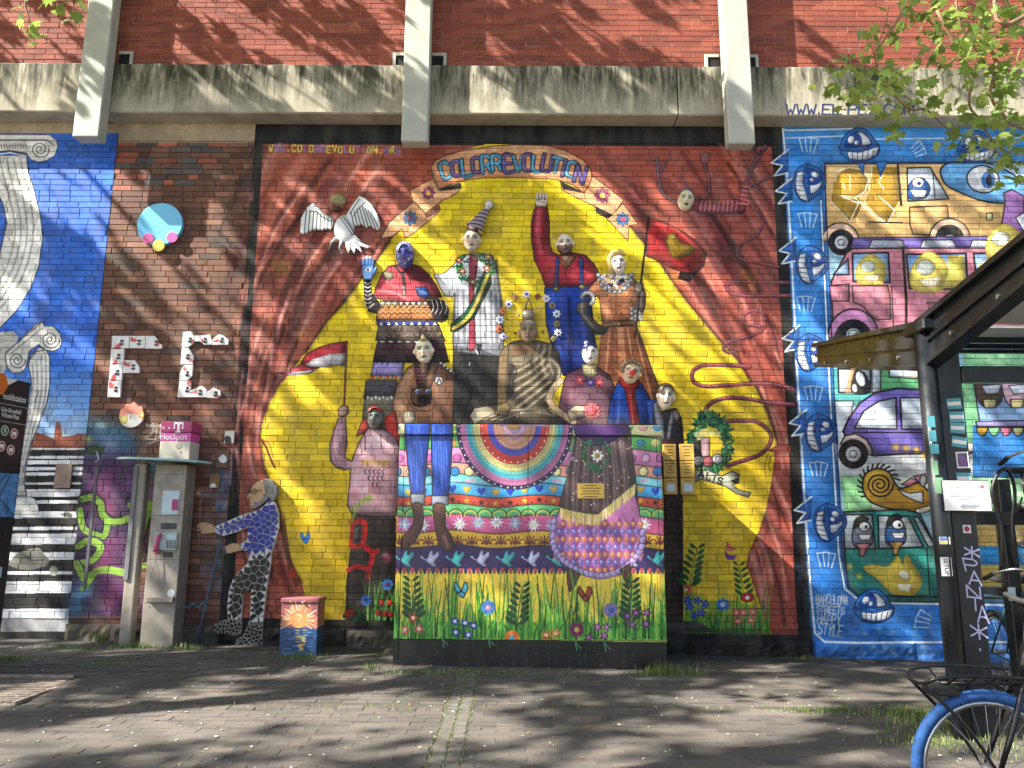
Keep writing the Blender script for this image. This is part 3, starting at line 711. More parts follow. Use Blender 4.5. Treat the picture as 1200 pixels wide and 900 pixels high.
def buddha():
    F("532,412 586,418 590,498 530,498", '18181a'); spray(560, 450, 10, '26262a', .5)
    F("585,418 590,407 602,400 609,399 630,399 646,403 655,413 658,432 656,446 648,456 644,470 641,480 656,490 666,498 551,498 550.5,487 556,478 570,476 583,474 583,450 584,430", '6e624c', '564c3a', 90, ol=.9)
    F("585,418 590,408 597,405 596,425 594,452 594,474 583,475 583,450", '7a6040', '9a8258', 0); F("598,404 612,404 630,410 615,418 600,416", '9a6e4c', al=.7); F("600,420 620,414 625,420 612,428 600,428", 'b0a488', al=.6)
    F("596,425 604,428 606,450 600,465 594,470", '242120', al=.8)
    for i in range(11):
        t = i / 10; L([(603 + t * 3, 436 + i * 5.2), (622 + t * 4, 426 + i * 4.6), (640 + t * 6, 410 + i * 4.6)], 2.4, ['b8ac90', '3a342a'][i % 2], 1, .85, 1)
    for i in range(7): L([(628 + i * 3.4, 404), (622 + i * 4.4, 424), (626 + i * 4.6, 440)], 1.8, ['4a4234', 'a89c80'][i % 2], 1, .7, 1)
    L("645,420 655,432 652,450 640,468", 4, 'd0c6aa', 1, .8, 1)
    for i in range(8): L([(556 + i * 5, 492), (585 + i * 5, 484 - i % 3), (618 + i * 6, 480), (650, 488)], 1.8, ['c8bea4', '3a342a'][i % 2], 1, .7, 1)
    F("551,487 556,479 572,476 580,482 566,490 556,497", 'a8a088', al=.8); F("583,474 595,471 599,478 594,488 580,486", 'a08c5c', ol=.6); [L([(583 + i * 3, 478), (583 + i * 3, 488)], .8, '4a4030') for i in range(4)]
    for k in range(26):
        a = rnd.uniform(-3.5, .4); rr = rnd.uniform(.45, .88); E(619 + 34 * rr * math.cos(a), 388 + 42 * rr * math.sin(a), 1.5, 1.3, rnd.choice(['e8c8b8', '8a6a3c', 'e0d8d0', 'd09a7a', '5a4a20']))
    F("558,403 565,403 562,420", '18181a'); L("557,409 560,415", 1.2, 'd8d8d8'); L("551,424 550,428", 1.2, 'c8c8c8')
buddha()
SH = 0.0
HALO = [(617, 345, 5, 'e8e6ee', '4a54a8'), (630, 347, 4, '8a6a4a', '4a3020'), (640, 350, 5, 'e6e4e8', '8a8ab0'), (647, 358, 4.5, '9a8a5a', '4a3a20'), (652.4, 368, 5, 'eceaea', '6a6a88'), (652.6, 379.5, 4.5, '8a7a3c', '4a3a20'), (654, 390, 5, 'e0dee0', '8a6a7a'), (648.5, 397, 3.6, 'a8a05a', '5a4a2a'),
        (604, 348, 4, 'd09a7a', '8a5a4a'), (596, 356.5, 5.2, 'f0eef2', '3a4698'), (589, 364.5, 4.6, 'd88a5a', 'b06a4a'), (586, 374.8, 5.4, 'f2f2f6', '6a80d0'), (585, 385.5, 4.8, 'c8704a', '8a3a30'), (590, 394, 4.6, 'd8d0ec', '5a5ab0')]
for (x, y, r_, c, cc) in HALO: flower(x, y, r_, c, cc, 7)

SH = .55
def front_row():
    F("664,438 680,431 702,431 714,439 722,456 722,498 652,498 656,470 660,450", '7a4858', '5c3a48', 90, ol=.8); F("682,427 701,427 700,440 690,444 683,439", 'c8b888', ol=.5)
    F("668,456 700,452 716,470 718,498 664,498", '9a7a80', al=.5); 
    for (x, y, c) in ((679.5, 445.5, 'd8444a'), (692, 448, '3a4aa8'), (702, 448, 'd0404a')): flower(x, y, 5.2, c, 'e8a0a0', 6)
    L("657,446 648,456 644,468 652,480 672,494", 8.5, '4a3a2c', sm=1); L("657,446 648,456 644,468 652,480 672,494", 7, 'd0b48a', sm=1); L("649,462 656,474 670,486", 2, '8a7252', 1, .7)
    F("664,482 674,475 688,476 690,484 680,490 668,494", 'dcc8a4', ol=.6); [L([(668 + i * 4, 481), (676 + i * 4, 486 - i)], .8, '8a7252') for i in range(4)]
    flower(694, 482, 11, 'd8787c', 'e06a6a', 12); E(694, 482, 5.5, 6, 'd8606a')
    F("723,449 733,446 752,449 762,468 766,498 711,498 715,470", '2450b4', '1a3c90', 90, ol=.9); L("720,470 718,495", 4, '14286a', 1, .7); L("726,462 724,496", 3, '4a7ad8', 1, .7)
    F("725,441 734,446 748,444 750,452 744,458 747,476 750,498 740,498 736,478 732,456 726,450", 'b03036', '8a2028', 90, ol=.8); L("738,458 742,496", 2, 'd0565a', 1, .7)
    F("757,470 770,468 768,498 762,498", '2450b4'); F("766,478 776,482 792,478 799,490 802,525 780,560 766,560 764,500", '2c2a2e', ol=.8)
    F("765,473 771,470 778,492 779,515 775,515 768,494", '8c8a92', ol=.6); F("788,478 791,484 786,515 781,515 783,496", '8c8a92', ol=.6); F("788,482 794,480 797,488 795,494 790,492", '8a7a70', ol=.6)
    F("777,515 800,515 801,735 779,735", '38201c', '241614', 0)
    for y in range(580, 735, 8): L([(780, y), (799, y + 1)], .8, '5a3c34', 0, .5)
    for i in range(460):
        a = rnd.uniform(0, 6.283); k = rnd.uniform(.74, 1.22); x, y = 832 + 21.5 * k * math.cos(a), 521 + 29 * k * math.sin(a)
        L([(x, y), (x + rnd.uniform(-5, 5), y + rnd.uniform(-7, 2))], 2.4, rnd.choice(['1f5a38', '2c7a4a', '174428', '3f9a5c', '103420', '245f4a', '15402c']))
    F("821,513 832,513 832,536 822,536", 'c89aa0', 'e0c0c4', 0, ol=.5); F("812,508 822,503 846,505 842,512 830,510 818,516", 'c8c88a', al=.8); F("812,516 821,516 821,536 813,536", '4a464a')
    for (x, y, c) in ((818, 540, 'dcd8d0'), (830.5, 541, 'c0606c'), (841, 538, 'e0dcd8')): E(x, y, 6.5, 6, c, ol=.7); L([(x - 3, y), (x, y - 3), (x + 3, y), (x, y + 2)], .7, '6a4a4a', sm=1)
    F("814,551 830,551 846,558 858,552 866,556 866,566 858,568 866,574 880,577 877,583 862,578 850,570 836,566 822,562 814,564", 'd6dac0', ol=.9)
    letter('A', 822, 556, 7, 8, 1.6, '141414', 8); letter('L', 831, 558.5, 5, 8, 1.6, '141414', 14); letter('I', 837, 561, 4, 8, 1.6, '141414', 18); letter('S', 844, 563.5, 5, 7, 1.6, '141414', 20); F("856,563 866,560 862,568", '1a1a1a')
front_row()

def hooded():
    F("450,490 464,480 470,514 468,540 452,505", 'c8302c'); F("417,512 424,493 432,489 432,505", 'd0504c', ol=.5)
    F("412,602 464,602 464,727 404,727 406,680 411,640", '4a403c', '342c2a', 90)
    F("396,491 405,487 407,520 404,536 412,541 420,520 431,502 450,503 462,512 469,526 467,604 440,606 412,602 407,592 410,562 411,549 404,551 394,548 387,540 386.5,520", 'e8b6bd', 'e6b4ba', 0, ol=1.0)
    F("397,488 396,480 401,475 408,476 409,484 405,488", 'b08a78', ol=.7); L("402,490 402,535", 2, 'b06878', 1, .6); L("391,495 389,525 396,545", 2, 'b06878', 1, .6)
    spray(440, 516, 10, 'f6e0e0', .8); F("451,504 462,512 469,528 458,520", '9a7884', al=.8); L("428,510 428,528", .9, '3a2026'); L("446,508 447,526", .9, '3a2026')
    spray(415, 580, 8, 'b8606e', .5); spray(460, 550, 8, 'b0707c', .6); spray(462, 590, 7, 'b0707c', .5); spray(440, 575, 9, 'c87888', .5)
    write("MAMNM", 424, 542, 456, 543.5, 7, 1.2, 'd8b03a', .8)
    for ro, n in ((0, 5), (1, 4), (2, 2)):
        for i in range(n): x, y = 428 + ro * 4.5 + i * 5.2, 553 + ro * 7.5; L([(x + 1.6, y - 3), (x - 1, y - 1), (x + .6, y + 2.4)], 1.1, '4a2a32', sm=1)
    for p, wd in (("412,612 424,611 428,617 424,638 412,640", 6), ("424,638 436,647 442,646", 6), ("437,648 434,664 431,676", 6), ("408,668 418,664 432,667", 5), ("413,614 411,640", 4)): L(p, wd, 'd8302a', sm=1)
    F("415,618 422,617 421,633 414,634", '6a6462'); spray(432, 584, 5, 'b8d060', .6); L("414,597 426,587 434,582", 5, 'a8cf50', 1, .8); L("412,612 416,600", 4, 'a8cf50', 1, .7); spray(455, 654, 7, 'c85a70', .8); spray(451, 650, 4, 'e8a0b0', .7)
    for i in range(16): spray(rnd.uniform(414, 462), rnd.uniform(620, 700), 5, '2a2422', .4)
    for i in range(26): blade(rnd.uniform(428, 462), 727, rnd.uniform(12, 52), rnd.uniform(-6, 10), rnd.choice(['2f7a2a', '4c9a34', '1f5a22', '8abf5a']), 1.6)
    for i in range(10): blade(rnd.uniform(410, 440), 727, rnd.uniform(8, 26), rnd.uniform(-8, 8), '2a6a2a', 1.4)
    flower(454, 685, 7, '4a8ad8', 'd05080', 9); flower(429, 703.5, 6.5, '3a6ab8', '28508a', 9)
    for (x, y) in ((443, 718), (451, 719), (457, 706), (458, 720), (447, 706)): E(x, y, 3.4, 4, 'd8402e')
    E(410.5, 719, 6.5, 6, 'c8301e', ol=.8); L("410,713 411,725", .9, '141414'); [E(x, y, 1, 1, '141414') for x, y in ((407.5, 717), (414, 717), (408, 722), (413.5, 722))]; E(403.5, 722, 2.4, 2.6, '141414')
hooded(); SH = 0.0

def meadow_right():
    F("802,690 802,741 905,744 896,728 890,712 860,704 830,704", '8aa03a', '4a7a2a', 90, al=.75)
    grass(802, 900, 742, 14, 62, 110, 21)
    fern(805, 700, 58, 12, '1f5a2a', 7); fern(874, 708, 46, -8, '1f5a2a', 6)
    F("779,733 785,728 815,728 830,734 832,741 780,741", '4a4640')
    E(806, 690, 4.5, 5, 'd05038'); E(804, 691, 2, 2, 'f0e0c0'); flower(847, 708.5, 8, '2f6ac0', 'b8d8f0', 8); E(876, 700, 8, 5.5, 'a83038', ol=.5); E(876, 700.5, 2.4, 2.2, 'f0e4da')
    for (x, y) in ((808, 711), (817, 704), (822, 718), (814, 721), (806, 703), (826, 708)): flower(x, y, 5.5, '24309a', '3a50c0', 5)
    for (x, y) in ((865, 728), (871, 718), (880, 727), (863, 718), (882, 717)): flower(x, y, 5.5, 'd8505c', 'f0a0a0', 5)
    F("850,640 853,634 857,640 864,643 858,646 851,645", 'd06a50'); F("849,644 853,650 858,651 864,650 860,656 853,656 850,652", '5a2f8a')
    butterfly(358, 631, .75, '3a8ad8', (16, 60, 140))
meadow_right()
# ---- smiling-fish mural (right)
NV = (20, 44, 104)
def fish(cx, cy, rot, s, body='2f7fd0', dark='1b4a9a'):
    F(T("-20,4 -16,-8 -8,-16 0,-19 9,-17 17,-9 24,2 24,8 18,14 6,19 -8,18 -16,12", cx, cy, rot, s), body, sm=1, ol=1.3, oc=NV)
    F(T("-15,2 -13,-7 -6,-14 0,-15.5 8,-13.5 14,-6 16,0 0,3", cx, cy, rot, s), dark, sm=1)
    F(T("-1,-15 6,-13.5 13,-7 15.5,-1 5,1 4,-8", cx, cy, rot, s), 'e6ecf4', ol=.9, oc=NV)
    F(T("-21,2 0,6 24,-1 22,3 0,9 -20,5", cx, cy, rot, s), body, ol=1.0, oc=NV)
    F(T("-12,7 2,8 25,1 21,11 12,16 0,17 -10,15", cx, cy, rot, s), 'eef1f4', ol=1.2, oc=NV)
    for i in range(5): L(T([(-6 + i * 6, 7.5 - i * .4), (-5.5 + i * 5.4, 17 - max(0, i - 2) * 1.6)], cx, cy, rot, s), .9, NV)
    for (x, y, rx, ry) in ((-7.5, -6, 3.4, 4.4), (-1.5, -2.5, 2.2, 2.6)):
        q = T([(x, y)], cx, cy, rot, s)[0]; E(q[0], q[1], rx * s, ry * s, 'f2f5f8', rot + 25)
def fin(cx, cy, rot=0, s=1.0):
    for p in ("-11,-7 0,-9 11,-7", "-11,-7 -6,8", "-4,-8.5 -1,8", "3,-8.5 3,8", "11,-7 7,9"): L(T(p, cx, cy, rot, s), 1.3, 'dfe9f4', 0, .9)
def spikes(x, y):
    F([(x + 8, y - 16), (x - 10, y - 2), (x + 2, y), (x - 7, y + 12), (x + 8, y + 8)], '2468bc'); L([(x + 8, y - 18), (x - 12, y - 2), (x + 1, y + 1), (x - 9, y + 13), (x + 7, y + 10)], 2.0, 'e8eef4')
def wheel(cx, cy, r, hub='c8ccd2'):
    E(cx, cy, r, r, '17171c', ol=1); E(cx, cy, r * .56, r * .56, hub, ol=1, c2='e6e8ec'); E(cx, cy, r * .26, r * .26, 'dfe2e6', ol=.8)
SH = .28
def fish_mural():
    F("915.5,140 1330,140 1330,800 955,800 945,660 932,440", '3f90dc', '2f74c8', 90)
    F("917,148 1330,146 1330,190 965,192 965,235 977,472 988,650 994,688 1008,700 1040,706 1330,706 1330,760 960,770 946,660 933,440", '3a90e0', '347cd0', 90)
    for i in range(120):
        x, y = rnd.choice([(rnd.uniform(925, 972), rnd.uniform(160, 740)), (rnd.uniform(930, 1190), rnd.uniform(155, 185)), (rnd.uniform(960, 1150), rnd.uniform(705, 765))])
        spray(x + (y - 300) * .03, y, rnd.uniform(4, 10), rnd.choice(['4f9ae4', '1c559e', '2f86d8', '5a9ad0', '164a90']), .4)
    # inner panel
    F("965,192 1330,190 1330,706 1040,706 1008,700 994,688 988,650 977,472", '9cc4dc', '8ab8c8', 90)
    F("1150,190 1330,190 1330,310 1155,300", 'b8d4ee')
    # delivery van
    F("967,192 1160,191 1168,235 1192,243 1196,262 1190,280 968,282", 'e2bd82', 'd8ac6c', 90, ol=1.6)
    F("978,208 990,197 1008,198 1018,210 1017,224 1006,230 1010,240 1004,254 995,260 985,250 974,236", 'b8902e'); F("1022,196 1052,196 1054,235 1046,248 1040,262 1028,252 1014,236 1020,222", 'b8902e')
    for p in ("978,212 984,200 996,196 1010,199 1018,210 1014,224 1002,232 984,229", "984,229 1006,238 996,260 974,236", "1002,232 1022,250 1040,262 1048,246 1030,230", "1022,196 1021,208", "1034,204 1030,214 1036,222", "988,214 990,222", "996,205 996,222"): L(p, 1.4, 'f4efe2', 0, .95)
    L("1052,192 1056,240", 3, '1a1418'); F("1063,197 1090,196 1112,233 1064,236", 'ccd8e4', ol=1.8); L("1093,200 1096,234", 1.2, '1a1418'); F("1066,243 1110,241 1112,262 1100,268 1094,276 1070,274 1066,262", 'dcb276', ol=1.4)
    F("1064,222 1068,212 1078,208 1086,212 1090,222 1084,232 1066,233", '2a5ea0', sm=1, ol=.8); E(1076, 214, 7, 6, 'f2f4f6', ol=.9); E(1077, 215, 2.4, 2.2, '16305a'); F("1066,222 1086,223 1084,231 1072,231", 'f0f0f0', ol=.7)
    L("1018,260 1058,261", 1.4, '1a1418'); F("1156,250 1163,250 1163,258 1156,258", 'd8d8a0', ol=1)
    F(ell(985, 283, 22, 22, 0, 16, 180, 360), 'e8bfa2', ol=1.6); wheel(986, 284, 15); F(ell(1113, 280, 24, 24, 0, 16, 180, 360), 'e8bfa2', ol=1.6); F(ell(1113, 280, 17, 17, 0, 16, 180, 360), '16161a'); F(ell(1113, 280, 7, 5, 0, 12, 180, 360), 'c8ccd2')
    # big generic fish behind the van
    F("1102,200 1112,191 1135,190 1160,192 1180,200 1200,215 1205,232 1180,238 1150,235 1122,224 1108,216", '6fb2ea', sm=1, ol=2.0); E(1152, 210, 19, 16, 'eef2f6', 10, ol=1.8); E(1158, 211, 8, 10, '3a78c0'); E(1159, 211, 3.6, 7, '12142a')
    F("1178,236 1176,226 1186,222 1200,230 1200,300 1180,300 1174,262", 'b07cc0', ol=1.6); F("1190,255 1202,248 1202,275", 'e6e8f0', ol=1.2)
    # roof rack strip + pink bus
    F("1000,279 1215,276 1215,292 996,292", '6a5aa0', ol=1.4); [F([(x, 281), (x + 34, 281), (x + 40, 291), (x - 4, 291)], 'b4bac6', ol=1.0) for x in (1022, 1082, 1140)]
    F("974,330 992,296 1000,291 1330,290 1330,412 980,412 976,380", 'd68a98', 'c87c8c', 90, ol=2.0); L("1058,290 1062,350 1062,410", 3.4, '1a1418')
    F("976,322 994,303 995,322", '9cbce0', ol=1.6); F("999,297 1041,296 1043,331 1000,330", '9cc0ea', ol=2.2); F("1062,298 1132,297 1134,339 1066,338", '8cb6ea', ol=2.4); F("1141,297 1200,297 1200,345 1146,338", '9cc0ea', ol=2.2)
    for (x, y, s) in ((1020, 316, .9), (1088, 318, 1.15), (1176, 284, 1.1)):
        F(T("-19,10 -15,-8 0,-20 17,-10 20,6 12,20 -12,20", x, y, 0, s), 'ecd968', sm=1, ol=1, oc=(190, 150, 40)); E(x - 3 * s, y - 4 * s, 10 * s, 8 * s, 'd8e0d0', ol=1, oc=(190, 150, 40)); F(T("-10,8 14,5 11,15 -4,16", x, y, 0, s), 'f2eed4', ol=.9, oc=(190, 150, 40)); [L(T([(-5 + 5 * i, 8 - i * .6), (-4 + 5 * i, 15)], x, y, 0, s), .7, 'c8a040') for i in range(4)]
    F("1110,300 1130,299 1132,337 1104,338 1112,318", 'ecd968'); F("1146,310 1170,302 1196,304 1196,340 1150,338", 'e8d870'); E(1156, 312, 7, 8, 'd8e0d0', ol=.8, oc=(190, 150, 40))
    F("972,335 995,333 995,353 974,353", 'd08494', ol=1.4); F("999,335 1040,334 1043,345 1044,374 1026,375 1010,358 1000,354", 'd48896', ol=1.4); L("1045,336 1047,382", 1.4, '1a1418'); L("1086,355 1112,354", 1.4, '1a1418'); L("1088,361 1104,361", 1.2, '1a1418')
    F(ell(1000, 396, 30, 34, 0, 18, 180, 360), 'cf8ab8', ol=2.0); F(ell(1000, 400, 23, 26, 0, 18, 180, 360), '17171c'); E(1000, 392, 9, 8, 'a8b0bc', ol=1); E(1000, 392, 5.5, 5, 'c4cad2', ol=.8)
    F(ell(1106, 396, 28, 24, 0, 18, 180, 360), 'cf8ab8', ol=2.0); [spray(1034 + i * 8, 388 - i % 3, 4, 'ecd968', .9) for i in range(4)]
    # teal truck / green panel row
    F("975,432 1330,430 1330,470 977,476", '58b8b4'); F("982,432 1020,432 1020,460 983,460", 'd8e0ea', ol=1.8); F("997,432 1003,432 998,460 990,460", 'e8b888'); F("1001,436 1008,434 1016,440 1020,460 998,460", '17171c', sm=1); E(1008.5, 444, 5, 9, 'e8ecf0', -18); E(1001.5, 455, 3, 5, 'e8ecf0', -10)
    F("1022,432 1032,432 1032,460 1022,460", 'ccd2da', ol=1.2); F("1033,432 1330,430 1330,468 1033,462", '62b476'); F("1042,432 1082,434 1082,444 1042,442", 'c8d4e6', ol=1.6); L("1058,436 1068,440 1080,440", 3, 'e8c8a8', sm=1)
    # purple car
    F("978,470 1000,470 996,505 985,545 982,520", 'dfe6ee', ol=1.0); F("978,520 1330,520 1330,560 984,562", 'dde2e8')
    F("988,505 995,490 1008,472 1026,460 1052,455 1080,457 1110,466 1140,482 1160,505 1176,520 1178,530 1060,532 1024,534 1018,520 1004,512 992,514", '8072c8', '6a5cb4', 90, ol=2.2)
    F("1001,502 1012,482 1030,470 1050,466 1051,503", 'd6e2f0', ol=1.8); F("1055,466 1080,466 1100,472 1100,503 1057,503", 'd6e2f0', ol=1.8); L("1000,507 1090,507", 1.2, '1a1418')
    F("985,520 990,511 1002,508 1016,515 1022,526 1022,534 1010,530", 'e8d2cc', ol=1.6); wheel(1000, 532, 17); F(ell(1150, 540, 30, 26, 0, 14, 180, 300), 'e8d2cc', ol=1.6)
    for (x, y) in ((1050, 524), (1062, 525), (1074, 527), (1084, 534)): spray(x, y, 5, 'e8bc3a', .95)
    # snail-like yellow shape on green
    F("985,558 1330,556 1330,600 990,600", '9ad89a', 'c4ecc0', 0); F("1028,564 1080,552 1106,556 1106,600 1020,600", 'e2eee0')
    for i in range(14): a = 2.4 + i * .27; L([(1030 + 20 * math.cos(a), 568 + 20 * math.sin(a)), (1030 + 25 * math.cos(a + .15), 568 + 25 * math.sin(a + .15))], 2.0, '141414')
    F("1011,572 1014,556 1028,549 1042,554 1050,568 1058,572 1074,566 1080,568 1090,578 1092,590 1082,600 1060,599 1034,594 1018,586", 'e2b43c', 'c8922a', 90, sm=1, ol=2.0)
    L([(1031 + (16 - i * .42) * math.cos(i * .52), 568 + (15 - i * .4) * math.sin(i * .52)) for i in range(34)], 1.9, '141414', sm=1)
    F("1052,573 1066,578 1082,576 1082,590 1070,586 1058,580", 'f2f2f2', ol=1.2); F("1072,597 1092,592 1092,598 1076,603", 'f4eed8', ol=1); F("1056,568 1068,560 1076,564 1066,570", 'e89ab0', ol=1); F("1070,558 1092,554 1090,566 1078,566", 'e89ab0', ol=1); E(1082, 563, 4, 7, 'c8ccd0', ol=1.1)
    # green van with passengers
    F("988,600 1060,597 1078,602 1096,640 1104,665 1104,706 1040,706 1008,700 994,688 990,650", '2f8f86', '2a7a70', 90, ol=2.0); F("988,603 1022,603 1026,643 990,643", 'c4ccd2', ol=1.6); F("1029,604 1064,605 1082,641 1030,643", 'c4ccd2', ol=1.8); F("1070,606 1076,606 1096,640 1088,641", 'cfd6dc', ol=1.6); L("1086,642 1090,700", 1.8, '16201e')
    for (x, y, b, l) in ((1011, 622, '7a8694', 'd88a8a'), (1050, 620, '3a6ab0', 'd8a85a')):
        F(T("-10,18 -12,0 -6,-12 4,-12 10,-4 12,8 8,18", x, y, 0, 1), b, sm=1, ol=1.3); F(T("-12,-2 -9,-14 0,-18 8,-14 2,-9 -6,-4", x, y, 0, 1), '17171c', sm=1); E(x + 2, y - 5, 6.5, 5.5, 'e8eaee', ol=1.1); E(x + 4, y - 4.5, 1.8, 2.2, '17171c'); F(T("-6,4 11,4 8,11 -2,11", x, y, 0, 1), 'f0f0f0', ol=1); F(T("-9,15 9,15 4,23 2,30 -4,30 -3,22", x, y, 0, 1), l, ol=1.1)
    F("1012,666 1024,662 1040,664 1052,652 1058,662 1062,650 1070,662 1080,680 1072,696 1058,697 1044,694 1030,680", 'e8cf52', sm=1, ol=1, oc=(190, 150, 40)); E(1060, 674, 8, 5.5, 'e2e4c8', 30, ol=1, oc=(190, 150, 40)); F("1050,684 1070,684 1066,694 1054,692", 'f2eed4', ol=.9, oc=(190, 150, 40)); [spray(x, y, 4.5, 'e8cf52', .9) for x, y in ((996, 664), (1007, 675))]
    # far right behind the shelter
    F("1130,400 1330,400 1330,520 1130,520", '7fc08c', 'a8d8b0', 0); F("1140,440 1215,434 1215,515 1150,510", '8fb4dc', ol=1.4)
    for (x, y, c) in ((1160, 452, '5a4638'), (1192, 452, 'e0b8c8')):
        F(T("-18,-12 0,-20 18,-12 16,10 8,24 -8,24 -16,10", x, y, 0, 1), c, sm=1, ol=1.4); F(T("-10,0 14,-2 10,9 -4,10", x, y, 0, 1), 'e4ecf8', ol=1); F(T("-8,16 8,16 6,26 -6,26", x, y, 0, 1), 'e8dc9c', ol=1)
    F("1140,498 1330,494 1330,560 1140,560", '3a88d4'); F("1143,494 1330,490 1330,497 1146,501", 'a49cd0', ol=1.2)
    for i, c in enumerate(('c8a03a', '8ad09a', 'c8708c', 'e0dc9a', 'a8883a', '8ad09a')): F(ell(1151 + i * 14, 501, 6.5, 10, 0, 10, 0, 180), c, ol=1.2)
    F("1130,600 1330,600 1330,660 1130,660", 'e4cf9a', 'e0a83a', 90); F("1130,640 1330,640 1330,665 1130,665", '3a9ad8'); F("1130,662 1330,662 1330,690 1130,690", 'e0c060')
    L("1004,698 1330,704", 2.0, '141c28'); L("990,690 1010,706 1330,712", 2.4, 'dfeaf4')
    # frame lines and border fish
    L("966,195 978,472 988,655 996,690 1010,702", 1.6, NV); L("962,235 973,470 983,650 990,690", 1.8, 'e8f0f6'); L("917,152 925,153 1000,151", 2.2, 'e6ecf2'); L("921,162 1000,159 1020,162", 1.8, 'd6e4f0'); L("1026,163 1330,160", 1.6, 'd6e4f0'); L("966,191.5 1330,190", 2.0, '141c3a')
    L("917,151 921,185 927,290 934,430 942,570 949,680 955,742 966,752 1000,753 1330,752", 2.4, 'e8eef4')
    for (x, y) in ((916, 193), (921, 226), (925, 296), (929, 399), (937, 418 + 80), (943, 600)): spikes(x, y)
    for (x, y) in ((947, 170), (946, 258), (944, 356), (953, 461), (959, 550), (968, 656)): fin(x, y, 3)
    fin(1076, 175, 60, .8); fin(1082, 727, -70, 1.0)
    for (x, y) in ((949, 212), (952, 308), (951, 411), (962, 505), (973, 610)): fish(x, y, 90, 1.0)
    fish(1005, 170, 0, 1.05); fish(1142, 172, 0, 1.0); fish(1022, 710, 4, 1.05)
    for p in ("1005,191 1012,205 1013,191", "1027,190 1032,207 1040,189"): F(p, '3f86d4', ol=1.1, oc=NV)
    for i, t in enumerate(("BARCELONA", "STREETS", "HAPPY", "STYLE")): write(t, 956 + i * .8, 702 + i * 12 - (i > 0) * 2, 956 + [38, 34, 30, 32][i], 703 + i * 12.4, [10, 8, 11, 13][i], 1.4, 'd4dce4', .72, 1)
    for i in range(50): spray(rnd.uniform(1010, 1100), rnd.uniform(735, 768), rnd.uniform(2, 5), rnd.choice(['5aa0e0', '9ac4ea', '1a4a86', 'e0e4e6']), .35)
fish_mural(); SH = 0.0
def brick_patina():
    r = random.Random(12)
    for (x, z, ln, row) in bricks:
        x0, x1 = int((x - ln / 2 - C.x0) * 200), int((x + ln / 2 - C.x0) * 200) + 1; y0, y1 = int((C.z1 - z - .034) * 200), int((C.z1 - z + .034) * 200) + 1
        if x0 > 0 and y0 > 0: C.a[y0:y1, x0:x1] *= r.gauss(.97, .055)
brick_patina(); mottle(.12, 9); mottle(.14, 34); mottle(.10, 3)
IM_WALL = to_image('wall_painting')
M_MURAL = painted('painted_brick', WALL, IM_WALL, rough=.6, wear=.18, bump=.35, bscale=60, spec=.22)
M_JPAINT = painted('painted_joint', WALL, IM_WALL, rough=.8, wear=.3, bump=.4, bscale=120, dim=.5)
# ---- ceramic faces, hands, tiles: glazes of the reliefs that stand out of the wall (same wall coordinates)
HEADS = {}
def face(key, cx, cy, w, h, skin, rot=0, eye=(40, 34, 34), lips='a04a44', brow=None, beard=None, hair=None, ears=True, depth=.08, nose=None, nolip=False, **kw):
    rot = rot or {'cone': 3, 'beard': -4, 'blonde': -8, 'sepia': -5, 'lady': 3, 'cap': 4, 'acro': 8, 'blue': -2}.get(key, 0)
    HEADS[key] = dict(cx=cx, cy=cy, w=w, h=h, rot=rot, depth=depth, ears=ears, skin=skin, **kw)
    global PY
    PY = -0.06
    E(cx, cy, w * .62, h * .58, skin, rot)
    t = lambda p: T(p, cx, cy, rot, 1, 1)
    if beard: F(t([(-.46 * w, .0), (-.3 * w, .05 * h), (-.2 * w, .12 * h), (0, .10 * h), (.2 * w, .12 * h), (.3 * w, .05 * h), (.46 * w, .0), (.45 * w, .3 * h), (.2 * w, .56 * h), (-.2 * w, .56 * h), (-.45 * w, .3 * h)]), beard)
    for sd in (-1, 1):
        q = t([(sd * .21 * w, -.06 * h)])[0]; spray(q[0], q[1] - h * .02, w * .16, tuple(col3(skin) * 255 * .55), .75); E(q[0], q[1], w * .10, h * .032, tuple(col3(skin) * 255 * .5 + 110), rot); E(q[0] + w * .02, q[1], w * .04, h * .03, eye); L(t([(sd * .21 * w - .1 * w, -.055 * h), (sd * .21 * w, -.085 * h), (sd * .21 * w + .1 * w, -.055 * h)]), .7, tuple(col3(skin) * 255 * .3), sm=1)  # shade of the eye sockets is sprayed into the glaze colour
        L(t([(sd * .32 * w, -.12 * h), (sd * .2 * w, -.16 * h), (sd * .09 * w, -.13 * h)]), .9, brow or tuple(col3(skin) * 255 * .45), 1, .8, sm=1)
    for (bx, by, br, bc) in ((-.3, .12, .2, (190, 110, 90)), (.3, .12, .2, (190, 110, 90)), (0, .17, .12, tuple(col3(skin) * 255 * .5)), (0, .36, .16, tuple(col3(skin) * 255 * .6)), (-.42, -.2, .16, tuple(col3(skin) * 255 * .6)), (.42, .25, .18, tuple(col3(skin) * 255 * .55))):  # pinkish cheeks, plus shading painted in under nose, lips and at the sides
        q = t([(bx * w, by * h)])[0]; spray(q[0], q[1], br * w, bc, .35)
    if not nolip: F(t([(-.17 * w, .25 * h), (-.05 * w, .225 * h), (0, .235 * h), (.05 * w, .225 * h), (.17 * w, .25 * h), (.06 * w, .29 * h), (-.06 * w, .29 * h)]), lips); L(t([(-.17 * w, .25 * h), (.17 * w, .25 * h)]), .6, (70, 30, 30))
    if nose: q = t([(0, .06 * h)])[0]; E(q[0], q[1], w * .15, w * .15, nose)
    if hair: F(t(hair[1]), hair[0], sm=1)
    PY = None
def hp(w, h, lo=-.12): return [(-.6 * w, lo * h), (-.5 * w, -.2 * h), (-.3 * w, -.32 * h), (0, -.36 * h), (.3 * w, -.32 * h), (.5 * w, -.2 * h), (.6 * w, lo * h), (.62 * w, -.7 * h), (-.62 * w, -.7 * h)]
